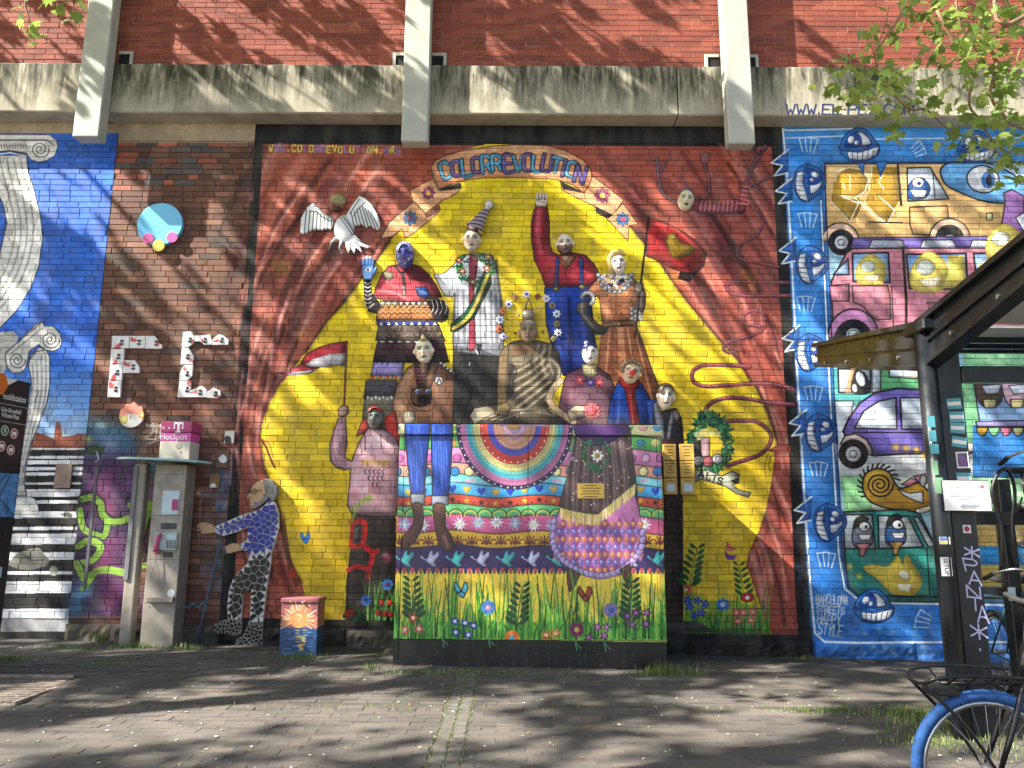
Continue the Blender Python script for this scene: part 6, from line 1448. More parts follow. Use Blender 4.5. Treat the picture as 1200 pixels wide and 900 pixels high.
for i in range(10): a = 6.283 * i / 10; sp.tube([(tip.x + .045 * math.cos(a), -.05, tip.z + .01 + .045 * math.sin(a)), (tip.x + .068 * math.cos(a), -.055, tip.z + .01 + .068 * math.sin(a))], [.008, .002], 5)
sp.build('ball_spikes', mskin('2c2c34'), t)
t, c, w_, h_ = head_relief('beard', 'white glazed bald head with dark beard beside the raised fist')
t, c, w_, h_ = head_relief('blonde', 'white female head with blonde hair above the lace collar')
vs = [(c.x - w_ * 1.1, -.05, c.z + h_ * .5), (c.x - w_ * .6, -.075, c.z + h_ * .98), (c.x + w_ * .2, -.08, c.z + h_ * 1.12), (c.x + w_ * .9, -.06, c.z + h_ * .75)]
MB().tube([Vector((c.x - w_ * .85, -.03, c.z - h_ * .95)), Vector((c.x - w_ * 1.02, -.04, c.z - h_ * .2))] + [Vector(v) for v in vs], [.03, .034, .034, .034, .03, .018], 9).build('hair', mskin('dcc070'), t, True)
t, c, w_, h_ = head_relief('acro', 'small pale head of the upside-down acrobat near the third fin')
blob('cap', (c.x, -.04, c.z + h_ * .93), (w_ * .42, .04, h_ * .16), mskin('6c727a'), t)
blob('open_mouth', (c.x, -.085, c.z - h_ * .52), (w_ * .24, .014, h_ * .13), mskin('3a2c24'), t)
t, c, w_, h_ = head_relief('sepia', 'cream glazed head with a spike of hair, above the small dog')
q = MB(); q.tube([(c.x, -.08, c.z + h_ * .8), (c.x - .01, -.085, c.z + h_ * 1.05), (c.x - .02, -.08, c.z + h_ * 1.3)], [.04, .026, .006], 8); q.build('hair_spike', mskin('b8a878'), t, True)
t, c, w_, h_ = head_relief('buddha', 'bronze coloured seated-statue head in the ring of flowers')
p = at(619, 370, -.05); blob('hair_bun', (p.x, -.055, p.z), (.078, .06, .075), mskin('7a7060'), t); blob('hair', (c.x, -.045, c.z + h_ * .62), (w_ * 1.02, .065, h_ * .42), mskin('7a7060'), t)
MB().tube([at(615, 364, -.06), at(617, 356, -.06), at(619.5, 350, -.06), at(622, 356, -.06), at(624, 364, -.06)], .009, 6).build('finial', mskin('6e5a44'), t, True)
for sd in (-1, 1): blob('ear', (c.x + sd * w_ * 1.02, -.03, c.z - h_ * .15), (.016, .02, h_ * .36), mskin('7a6648'), t)
t, c, w_, h_ = head_relief('lady', 'white porcelain female face with dark blue hair knot')
cap_part('hair', c, w_, h_, mskin('2a3470'), t, .45, .075, 1.04, .003); blob('hair_knot', (c.x - w_ * .5, -.06, c.z + h_ * .95), (.025, .025, .025), mskin('d8d8e4'), t)
t, c, w_, h_ = head_relief('clown', 'laughing clown head with a red ball nose')
blob('red_nose', (c.x + .005, -.115, c.z - h_ * .1), (.032, .03, .032), mskin('c8302a'), t)
for i in range(14): a = 3.14 * i / 13; blob('curl', (c.x + w_ * 1.0 * math.cos(a), -.045 - .02 * (i % 2), c.z + h_ * .15 + h_ * .85 * math.sin(a)), (.03, .03, .028), mskin('8a7456'), t, 6)
t, c, w_, h_ = head_relief('boy', 'long pale face with brown fringe above the dark suit, beside the clown')
cap_part('hair', c, w_, h_, mskin('5a4230'), t, .30, .085, 1.07, .004)
t, c, w_, h_ = head_relief('cap', 'dark grey-green head with red cap above the pink hooded jacket')
cap_part('cap', c, w_, h_, mskin('a02a22'), t, .55, .08, 1.02); 
# hands
def hand_poly(t, nm, polys, Y, m=None, dep=.03):
    for k, p in enumerate(polys): MB().prism(W(p, -.03), -Y, -.004, .008).build(nm if k == 0 else 'finger', m or M_CERAMIC, t)
t = thing('hand_relief', 'raised light blue open hand with an eye in its palm', 'relief', at(431, 326, 0), 'ceramic hands on the theatre mural')
hand_poly(t, 'palm', ["425,311.5 437,311.5 438.5,317 436.5,324 434.5,327.5 428,327.5 425,321", "424.6,311 428,311 427.8,303 426.2,301.8 424.8,303.4", "428.6,311 431.6,311 431.8,301 430.2,299.8 428.7,301.4", "432.2,311 435,311 435.4,301.6 433.9,300.6 432.4,302", "435.6,311.4 438,311.6 438.6,304.4 437.2,303.2 435.8,304.6", "437.5,320 439.8,313.6 441.4,312.6 441.9,314.4 438.5,322"], .045)
t = thing('hand_relief', 'clenched white fist on top of the raised red sleeve', 'relief', at(634, 241, 0), 'ceramic hands on the theatre mural')
hand_poly(t, 'palm', ["627.5,230 640.5,229 642,235 639.5,241.5 629.5,241.5 627,236"], .06)
for i in range(4): q0 = at(629.4 + i * 3.3, 227.6, -.06); q1 = at(629.6 + i * 3.2, 234, -.06); MB().tube([(q1.x, -.055, q1.z), ((q0.x + q1.x) / 2, -.085, (q0.z + q1.z) / 2 + .01), (q0.x, -.07, q0.z)], [.015, .019, .016], 8).build('finger', M_CERAMIC, t, True)
q0, q1 = at(640.5, 237, -.06), at(634, 235.6, -.06); MB().tube([(q0.x, -.06, q0.z), (q1.x, -.092, q1.z)], [.018, .015], 8).build('thumb', M_CERAMIC, t, True)
# bird with a man's head
t = thing('ceramic_bird', 'white relief bird with a bearded human head on the left red curtain', 'relief', at(398, 297, 0))
b = MB(); wl = "352,273 353,256 360,243 367,238.5 373,243 380,251 390,255 391,262 389,269 382,268.5 376,270 369,269 363,271 356,275"; wr = "406,252 412,242 421,230 428,233 436,240 442,250 445.5,262 445,270 440,269 434,265 429,267 424,263 418,265 412,262"
MB().prism(W(wl, -.02), -.035, -.003, .01).build('wing', M_CERAMIC, t); MB().prism(W(wr, -.02), -.035, -.003, .01).build('wing', M_CERAMIC, t)
p = at(403, 267, -.04); vs_ = []
bd = blob('body', (p.x, -.02, p.z), (.12, .036, .165), M_CERAMIC, t, 12)
MB().prism(W("404,279 416,275 424,284 434,289 430,291 422,288 424,296 417,290 415,297 411,291 408,297 405,289", -.02), -.028, -.003, .006).build('tail', M_CERAMIC, t)
for lg in ("394,279 388,284 385,293", "400,283 398,290 400,298"): MB().tube([at(u, v, -.025) for u, v in P(lg)], [.018, .012, .008], 6).build('leg', M_CERAMIC, t, True)
HEADS['birdman']['depth'] = .05
H = HEADS['birdman']; hc = at(394, 238, -.05); blob('head', (hc.x, -.03, hc.z), (.105, .045, .11), mskin('7a4636'), t, 12); blob('cap', (hc.x + .012, -.036, hc.z + .035), (.1, .046, .085), mskin('8a8450'), t, 12); blob('nose', (hc.x - .035, -.078, hc.z - .02), (.018, .016, .028), mskin('8a543e'), t, 6); blob('beard', (hc.x + .01, -.055, hc.z - .075), (.05, .028, .035), mskin('2c1c18'), t, 8)
# flower ring round the seated statue
t = thing('flower_halo', 'ring of small ceramic flowers around the seated statue head', 'relief', at(619, 395, 0))
for (x, y, r_, c_, cc) in HALO:
    p = at(x, y, -.015); R_ = r_ / 104.; poly = []
    for i in range(28): a = 6.2832 * i / 28; k = R_ * (.78 + .22 * math.cos(7 * a)); poly.append((p.x + k * math.cos(a), p.z + k * math.sin(a)))
    f = MB().prism(poly, -.022, -.004, .004).build('flower', mskin(c_), t); blob('flower_centre', (p.x, -.024, p.z), (R_ * .38, .012, R_ * .38), mskin(cc), f, 6)
# tile letters
for key, TT, lb in (('F', FT, 'letter F made of white and red ceramic tiles on bare bricks'), ('C', CT, 'letter C made of broken white and red ceramic tiles on bare bricks')):
    pts = [p for q in TT for p in P(q)]; t = thing('tile_letter', lb, 'letter', at(sum(a for a, _ in pts) / len(pts), 466, 0), 'white tile letters on the bare bricks')
    for q in TT:
        ti = MB().prism(W(q, -.03), -.03, -.003, .004).build('tile', M_CERAMIC, t); pp = P(q); cx_, cy_ = sum(a for a, _ in pp) / len(pp), sum(b for _, b in pp) / len(pp)
        p = at(cx_ + .8, cy_, -.03); blob('tile_face', (p.x, -.03, p.z), (.024, .018, .034), M_CERAMIC, ti, 6)
# round plaques
def disc(t, nm, u, v, r_, y0, y1, m, n=40): p = at(u, v, y0); return MB().lathe([(r_, y1), (r_, y0 + .004), (r_ - .004, y0)], (p.x, 0, p.z), 'y', n).build(nm, m, t)
M_SKYB = plain('sky_blue_gloss', '6cb8dc', .16, .03); M_PINKG = plain('pink_gloss', 'd05a94', .2, .05); M_YELG = plain('yellow_gloss', 'e8d45a', .2, .05)
t = thing('balloon_plaque', 'glossy light blue disc with two pink and one yellow small discs', 'plaque', at(187, 293, 0)); disc(t, 'blue_disc', 187, 262.5, .262, -.05, -.0, M_SKYB, 56)
disc(t, 'pink_disc', 173.3, 279.2, .065, -.064, -.0505, M_PINKG); disc(t, 'pink_disc', 201.5, 278, .065, -.064, -.0505, M_PINKG); disc(t, 'yellow_disc', 185.5, 287.5, .07, -.07, -.045, M_YELG)
t = thing('face_plaque', 'round white ceramic plaque with salmon hair and two curls', 'plaque', at(154.5, 502, 0))
p = at(154.5, 487, -.02); poly = []
for i in range(40): a = 6.2832 * i / 40; k = .137 + (.012 * math.cos(9 * a) if .4 < a < 2.7 else 0) + (.015 if abs(a - 1.57) < .12 else 0); poly.append((p.x + k * math.cos(a), p.z + k * math.sin(a)))
MB().prism(poly, -.03, -.003, .004).build('plate', M_CERAMIC, t)
# small plaques
def plaque(nm, lb, u0, v0, u1, v1, m, m2, shape=None, d=.02):
    a, b = at(u0, v1, -.01), at(u1, v0, -.01); t = thing(nm, lb, 'plaque', ((a.x + b.x) / 2, 0, a.z), 'small plaques on the wall')
    MB().box(a.x, b.x, -d, -.003, a.z, b.z, .003).build('board', m, t)
    if shape: MB().prism(W(shape, -d), -d - .006, -d - .0003, .002).build('motif', m2, t)
M_WOOD = plain('brown_board', '6e4d34', .6, .2, 20)
plaque('small_plaque', 'brown wooden plaque with a white teapot shape, right of the phone pillar', 253, 527.5, 269, 548.5, M_WOOD, M_WHITE, "256,537 259,534 261,532.5 264,534 266,537 265.5,541 262,543 258,541.5")
plaque('small_plaque', 'light brown plaque with a pale smudge, lower right of the teapot plaque', 245, 555, 258, 572, plain('tan_board', '8a6444', .6, .25, 22), M_WHITE, "246,569 249,566 252,567 254,571 247,571.5")
plaque('small_plaque', 'small black and white photo plaque beside the black border', 263, 505, 275, 519.5, plain('photo_card', 'c9c4b6', .5, .1), M_BLACK, "263,513 266,510 270,512 271,519 264,519")
plaque('acrylic_plaque', 'transparent looking brown plaque on the black and white stripes', 63.5, 544, 86, 572, plain('bronze_acrylic', '7d6656', .25, .2, 15), M_STEEL, None, .03)
# yellow donation boards
M_YB = plain('yellow_board', 'c8a048', .5, .14, 9)
for k, (u0, u1) in enumerate(((777, 791.5), (796.5, 812.5))):
    t = thing('info_board', ('narrow yellow board of three panels right next to the big cabinet', 'narrow yellow board of three panels touching the green wreath')[k], 'board', at((u0 + u1) / 2, 580, -.02), 'yellow info boards')
    for j in range(3):
        a, b = at(u0 + j * .7, 539.5 + j * 20, -.02), at(u1 + j * .7, 520.5 + j * 20, -.02); pn = MB().box(a.x, b.x, -.04, -.003, a.z, b.z, .003).build('panel', M_YB, t)
        for i, hw in enumerate((.05, .028, .034, .034) if j < 2 else (.03,)): MB().box((a.x + b.x) / 2 - hw, (a.x + b.x) / 2 + hw, -.0415, -.0402, b.z - .030 - i * .034, b.z - .023 - i * .034).build('print_line', M_PRINT, pn)
        if j == 2: m_ = MB().box(a.x + .03, b.x - .03, -.0425, -.0403, a.z + .03, a.z + .115).build('pale_patch', M_SCREEN, pn)
# ------------------------------------------------------------------ mosaic man
def inside(p, poly):
    c = False
    for i in range(len(poly)):
        (ax, ay), (bx, by) = poly[i - 1], poly[i]
        if (ay > p[1]) != (by > p[1]) and p[0] < (bx - ax) * (p[1] - ay) / (by - ay) + ax: c = not c
    return c
def mosaic(poly, size, gap, y, seed):
    r = random.Random(seed); xs = [p[0] for p in poly]; zs = [p[1] for p in poly]; pts = []; tries = 0
    while tries < 9000:
        tries += 1; p = (r.uniform(min(xs), max(xs)), r.uniform(min(zs), max(zs)))
        if inside(p, poly) and all((p[0] - q[0]) ** 2 + (p[1] - q[1]) ** 2 > (size * .72) ** 2 for q in pts): pts.append(p)
    b = MB()
    for p in pts:
        cell = [(p[0] + sx * size * 1.3, p[1] + sz * size * 1.3) for sx, sz in ((-1, -1), (1, -1), (1, 1), (-1, 1))]
        for q in sorted(pts, key=lambda q: (p[0] - q[0]) ** 2 + (p[1] - q[1]) ** 2)[1:16]:
            dx, dz = q[0] - p[0], q[1] - p[1]; l = math.hypot(dx, dz); nx, nz = dx / l, dz / l; lim = l / 2 - gap / 2; out = []
            for i in range(len(cell)):
                A, B = cell[i - 1], cell[i]; da = (A[0] - p[0]) * nx + (A[1] - p[1]) * nz - lim; db = (B[0] - p[0]) * nx + (B[1] - p[1]) * nz - lim
                if (da <= 0) != (db <= 0): k = da / (da - db); out.append((A[0] + (B[0] - A[0]) * k, A[1] + (B[1] - A[1]) * k))
                if db <= 0: out.append(B)
            cell = out
            if len(cell) < 3: break
        if len(cell) < 3: continue
        res = []
        for v in cell:
            k = 1.0
            while k > .1 and not inside((p[0] + (v[0] - p[0]) * k * 1.06, p[1] + (v[1] - p[1]) * k * 1.06), poly): k -= .08
            res.append((p[0] + (v[0] - p[0]) * k, p[1] + (v[1] - p[1]) * k))
        if abs(area(res)) > 1e-5: b.prism(res, y - .006 - r.random() * .004, y)
    return b
MY = -.05
M_GROUT = plain('pale_grout', 'd0cdc6', .8, .1); M_COBALT = plain('cobalt_tile', '1c2a8c', .18, .25, 25); M_BLKT = plain('black_tile', '121214', .2, .3, 25); M_DGRT = plain('grey_grout', '8f8b82', .8, .15)
M_SKIN = plain('tan_glaze', 'b8946c', .45, .12, 18); M_GREY = plain('grey_hair_glaze', '7a7872', .5, .3, 40, bump=.5, bscale=60)
t = thing('mosaic_man', 'mosaic figure of an old man in blue shirt reaching left with a stick', 'figure', at(295, 757, MY))
SH = "296,600 304,597 312,590 317,584 322,589 326,602 326.5,618 323,632 319,645 306,648 292,652 290,645 284,645.5 280.5,638 289,633.5 291,618 276,624 262,628 252,624.5 251.5,617 262,612.5 275,607 287,602"
TR = "292,652 318,645 317,660 313.5,680 310.5,705 308,729 292,729 294,705 294,688 283.5,697 283.5,710 282,726 267,726 266,710 268,692 273,678 280,670 290,660"
S1 = "249,737 252,731 261,727 267,725.5 283,725.5 283,742 275,745.5 262,742 254,743"; S2 = "291,729.5 308,729.5 307.5,757 275,757 277,750 286,743"
for nm, pl, m, gm, sz, sd in (('shirt', SH, M_COBALT, M_GROUT, .074, 1), ('trousers', TR, M_BLKT, M_GROUT, .082, 2), ('shoe', S1, M_BLKT, M_DGRT, .045, 3), ('shoe', S2, M_BLKT, M_DGRT, .045, 4)):
    w_ = W(pl, MY); base = MB().prism(w_, MY, -.004, .004).build(nm, gm, t); mosaic(w_, sz, .008 if nm != 'shoe' else .012, MY - .0005, sd).build('mosaic_tiles', m, base, kind='stuff')
MB().prism(W("252,617.5 247,614 240,611.8 234.5,612.6 231,615.4 230,618 234.5,618.4 229.5,621.4 231,623 235.5,621.8 234.5,624.6 236.5,626 242,625.6 249,625 252.4,624", MY), MY - .004, -.01, .008).build('hand', M_SKIN, t)
MB().prism(W("281,637.5 272,636.5 264,640 259.5,643.6 261,645.6 264.5,644.6 261,648 263,649.4 270,648.6 277,646.6 283.5,645", MY), MY - .004, -.01, .008).build('hand', M_SKIN, t)
hd = MB().prism(W("309,562.5 301,565 296,570 294,575 292,580 289.5,582.6 292,584.4 293,586 292.6,588.4 294,589.6 293.6,592 296,595.5 301,594.5 308,590 314,586 316,575 314,566", MY), MY - .02, -.01, .012).build('head', M_SKIN, t)
MB().prism(W("308,562 314,561 320.5,563.5 325,570 326,578 323.5,585 319,588 316,583 313,587 306,592.5 299,597 294,596.5 294.6,593 299,591.6 296.5,588.6 302,588 309,583.5 311,577 310,569", MY), MY - .028, -.01, .01).build('hair_and_beard', M_GREY, t)
q = at(312.5, 577.5, MY); blob('ear', (q.x - .02, MY - .03, q.z), (.022, .014, .034), M_SKIN, hd, 6)
gl = MB()
for (u, v, r_) in ((297.6, 576, .024), (292.6, 575.6, .012)): p = at(u, v, MY - .03); gl.tube([(p.x + r_ * math.cos(6.283 * i / 14), MY - .03, p.z + r_ * 1.1 * math.sin(6.283 * i / 14)) for i in range(15)], .0035, 5)
gl.tube([at(300, 575, MY - .03), at(313, 574.2, MY - .03)], .0035, 5); gl.build('glasses', M_BLKT, hd)
blob('nose', tuple(at(292.6, 581, MY - .02)), (.022, .016, .026), M_SKIN, hd, 6); blob('eye', tuple(at(297.6, 576, MY - .024)), (.008, .006, .007), M_BLKT, hd, 6)
st_ = thing('walking_stick', 'thin blue-grey walking stick leaning from the mosaic man to the ground', 'stick', at(228, 760, MY))
M_STICK = plain('blue_grey_stick', '4e6078', .5, .2, 20)
path = [at(u, v, MY - .02) for u, v in ((264, 650), (262, 644), (260.4, 640.5), (257.5, 642), (254.5, 650), (248, 675), (240, 712), (229, 760))]
MB().tube(path[:3] + path[3:], .012, 8).build('shaft', M_STICK, st_, True)

# ------------------------------------------------------------------ bicycle shelter
def mat_steel_dark():
    g = NG('anthracite_steel'); g.col(g.ramp(g.noise(6, 5), [(.3, lin('16191d')), (.7, lin('1e2227'))])); g.l(g.ramp(g.noise(11, 4), [(.3, (.22,) * 3), (.7, (.42,) * 3)]), g.b.inputs['Roughness']); g.set(Metallic=.0); return g.m
M_ANTH = mat_steel_dark(); M_BOLT = plain('zinc_bolt', 'a8aaa8', .35, .1, metal=.8)
YPOST = -3.04; pB = at(1151, 850, YPOST); pA = at(1121, 800, YPOST - .06); xA, xB = pA.x, pB.x
zP = at(1095, 392, YPOST).z
def yzp(b, poly, x0, x1):
    n = len(poly); vs = [(x0, y, z) for y, z in poly] + [(x1, y, z) for y, z in poly]
    fs = [tuple(range(n)), tuple(reversed(range(n, 2 * n)))] + [(i, n + i, n + (i + 1) % n, (i + 1) % n) for i in range(n)]
    if area(poly) > 0: fs = [tuple(reversed(f)) for f in fs]
    return b.add(vs, fs)
t = thing('bike_shelter', 'black steel bicycle shelter with winged roof on paired posts', 'shelter', (xB, YPOST, 0)); shel = t
zend = at(966, 408, -1.0).z
def frame(dx):
    A, B = xA + dx, xB + dx
    MB().tube([(A, YPOST - .06, -.02), (A, YPOST - .06, zP)], .062, 20).build('post', M_ANTH, t, True)
    MB().box(B - .088, B + .088, YPOST - .03, YPOST + .09, -.02, zP - .06, .006).build('post', M_ANTH, t)
    MB().box(A + .03, B - .07, YPOST + .02, YPOST + .05, .0, zP - .08).build('web_plate', M_BLACK, t)
    MB().box(A - .07, A + .075, YPOST - .20, YPOST + .08, zP - .01, zP + .07, .01).build('post_cap', M_ANTH, t)
    for sgn, L_ in ((1, 1.88), (-1, 2.2)):
        y0 = YPOST + sgn * .0; y1 = YPOST + sgn * L_; rise = (zend - (zP + .06)); zz = zP + .06
        rs = rise * L_ / 2.05
        yzp(MB(), [(y0, zz - .30), (y1, zz + rs - .17), (y1, zz + rs), (y0, zz)], A + .01, A + .06).build('roof_arm', M_ANTH, t)
        yzp(MB(), [(y0, zz - .005), (y1, zz + rs - .005), (y1, zz + rs + .035), (y0, zz + .035)], A - .035, A + .10).build('fascia', M_ANTH, t)
        yzp(MB(), [(y0, zz - .16), (y1, zz + rs - .10), (y1, zz + rs - .075), (y0, zz - .13)], A - .012, A + .012).build('arm_rib', M_ANTH, t)
        yzp(MB(), [(y0, zz - .335), (y1, zz + rs - .20), (y1, zz + rs - .172), (y0, zz - .302)], A - .03, A + .09).build('bottom_flange', M_ANTH, t)
        for k in (.18, .42, .66, .9): MB().lathe([(.016, 0), (.016, -.012)], (A + .011, y0 + (y1 - y0) * k, zz + rs * k - .22 + .05 * k), 'x', 8).build('bolt', M_BOLT, t)
frame(0); frame(2.9)
MB().box(xB + .09, xB + 2.75, YPOST - .04, YPOST + .04, zP - .36, zP - .24, .006).build('cross_beam', M_ANTH, t)
def mat_roof():
    g = NG('opal_roof_sheet'); g.col(lin('b9b7ac')); g.set(Roughness=.5); g.b.inputs['Transmission Weight'].default_value = .35; return g.m
M_ROOF = mat_roof()
for sgn, L_ in ((1, 1.88), (-1, 2.2)):
    rs = (zend - zP - .06) * L_ / 2.05; y0, y1 = YPOST + sgn * .05, YPOST + sgn * L_; zz = zP + .07
    yzp(MB(), [(y0, zz - .004), (y1, zz + rs - .02), (y1, zz + rs - .005), (y0, zz + .01)], xA + .11, xA + 2.84).build('roof_sheet', M_ROOF, t)
    for k in (.33, .66, .97): y_ = y0 + (y1 - y0) * k; MB().box(xA + .062, xA + 2.9, y_ - .02, y_ + .02, zz + rs * k - .07, zz + rs * k - .022).build('purlin', M_ANTH, t)
# stickers and tag on the posts
M_TEAL = plain('teal_sticker', '4f98a4', .45, .1); M_LIL = plain('lilac_marker', 'b4b0d0', .5, .06); M_GRNS = plain('green_sticker', '7fae86', .5, .1); M_UA = plain('blue_sticker', '5f84c0', .5, .05); M_UY = plain('yellow_sticker', 'd8c878', .5, .05); M_RS = plain('red_sticker', 'a03038', .5, .05)
def stick(u, v, w_, h_, m, Y, rot=0, par=None, nm='sticker', lift=0.0):
    p = at(u, v, Y); a = R(rot); ux, uz = (math.cos(a), math.sin(a)), (-math.sin(a), math.cos(a)); b = MB()
    q = [(p.x + ux[0] * i * w_ / 2 + uz[0] * j * h_ / 2, Y - .0008 - lift, p.z + ux[1] * i * w_ / 2 + uz[1] * j * h_ / 2) for i, j in ((-1, -1), (1, -1), (1, 1), (-1, 1))]
    return b.add(q, [(0, 1, 2, 3)]).build(nm, m, par or t)
YB = YPOST - .031
for (u, v, r_) in ((1118, 473, -4), (1121, 488.5, -1), (1122, 501.5, 3), (1124, 518, 8)):
    s_ = stick(u, v, .105, .075, M_TEAL, YB, -r_); stick(u, v, .095, .026, M_WHITE, YB, -r_, s_, 'sticker_strip', .0008)
s_ = stick(1128, 539, .088, .115, M_WHITE, YB, 2); stick(1128, 539, .07, .095, plain('sticker_picture', '7a5a86', .5, .4, 60), YB, 2, s_, 'sticker_print', .0008); s_ = stick(1130, 559, .11, .06, M_TEAL, YB); stick(1130, 561, .1, .03, M_WHITE, YB, 0, s_, 'sticker_strip', .0008)
s_ = stick(1133, 620, .055, .055, M_WHITE, YB); p = at(1133, 620, YB); MB().lathe([(.02, 0), (.02, -.0006)], (p.x, YB - .0012, p.z), 'y', 16).build('sticker_print', M_RS, s_)
YA = YPOST - .123
for (u, v, w_, h_, m) in ((1091.5, 494, .05, .08, M_TEAL), (1093, 511, .05, .08, M_TEAL), (1095, 526, .06, .07, M_TEAL), (1096, 548, .04, .10, M_GRNS), (1100.5, 569, .06, .11, M_GRNS)): stick(u, v, w_, h_, m, YA + .002)
s_ = stick(1107, 633.5, .075, .05, M_WHITE, YA + .003); stick(1106, 631.5, .055, .022, M_UA, YA + .003, 0, s_, 'sticker_strip', .0008); stick(1106, 635.5, .055, .022, M_UY, YA + .003, 0, s_, 'sticker_strip', .0009)
s_ = stick(1109, 664, .075, .125, M_WHITE, YA + .003); p = at(1109, 664, YA); font_mesh('sticker_print', 'SETUP', .042, M_BLACK, Matrix.Translation((p.x, YA + .001, p.z)) @ Matrix.Rotation(R(90), 4, 'X') @ Matrix.Rotation(R(-90), 4, 'Z'), s_, ext=.0002)
for ch, u, v, tw, th, tl in (('*', 1139, 652.5, .10, .075, .25), ('P', 1139.5, 669, .09, .085, -.5), ('A', 1143, 684.5, .085, .09, .0), ('N', 1141.5, 700, .09, .08, .0), ('T', 1143.5, 714.5, .085, .085, .1), ('A', 1152.5, 729, .075, .11, .05), ('*', 1148, 748, .11, .10, 0), ('.', 1151.5, 762, .05, .05, 0)):
    p = at(u, v, YB - .001); strokes(ch, (p.x - tw / 2, p.z), (1, -.12), (tl * .3, 1), tw, th, .011, 0, YB - .0012).build('marker_tag', M_LIL, t)
nt_ = thing('notice_sheet', 'white printed notice board hung across the shelter post', 'notice', at(1131, 599, YPOST - .15))
a, b_ = at(1105.5, 599, YPOST - .14), at(1157, 563, YPOST - .14); MB().box(a.x, b_.x, YPOST - .155, YPOST - .14, a.z, b_.z, .003).build('frame', M_BLACK, nt_); MB().box(a.x + .004, b_.x - .004, YPOST - .158, YPOST - .1552, a.z + .004, b_.z - .004).build('sheet', M_WHITE, nt_)
M_GRYP = plain('grey_print', '7c8496', .6)
for i, (xo, wd, zo) in enumerate(((.05, .05, .045), (.02, .17, .105), (.08, .09, .125), (.09, .12, .165), (.08, .13, .175), (.09, .10, .185))): MB().box(a.x + .03 + xo, a.x + .03 + xo + wd, YPOST - .1588, YPOST - .1582, b_.z - zo - .006, b_.z - zo).build('print_line', M_GRYP, nt_)
MB().box(b_.x - .065, b_.x - .04, YPOST - .1588, YPOST - .1582, b_.z - .055, b_.z - .035).build('red_stamp', plain('pink_stamp', 'd07078', .6), nt_)
# two-tier rack behind
rk = thing('bike_rack', 'black two-tier bicycle rack under the shelter roof', 'rack', (xB + .8, -2.2, 0))
for dx in (.72, 2.5): MB().box(xB + dx, xB + dx + .10, -2.35, -2.25, -.02, 1.75, .006).build('rack_post', M_ANTH, rk)
zr = at(1170, 606, -2.4).z
MB().box(xB + .50, xB + 2.7, -2.40, -2.36, zr - .06, zr + .04).build('rack_rail', M_BLACK, rk)
for i in range(5):
    x = xB + .62 + i * .40; z = zr
    MB().tube([Vector(p) for p in smooth([(x, -2.42, z - .42), (x + .02, -2.46, z - .1), (x - .05, -2.5, z + .18), (x + .02, -2.5, z + .34), (x + .12, -2.46, z + .36), (x + .18, -2.42, z + .2), (x + .14, -2.40, z - .1), (x + .16, -2.38, z - .4)], False, 4)], .014, 7).build('wheel_hoop', M_BLACK, rk, True)
    MB().box(x + .16, x + .26, -2.9, -1.9, z - .62, z - .56).build('wheel_trough', M_ANTH, rk)
sgq = stick(1186, 696, .06, .10, M_SCREEN, -2.352, 0, rk, 'rack_label')

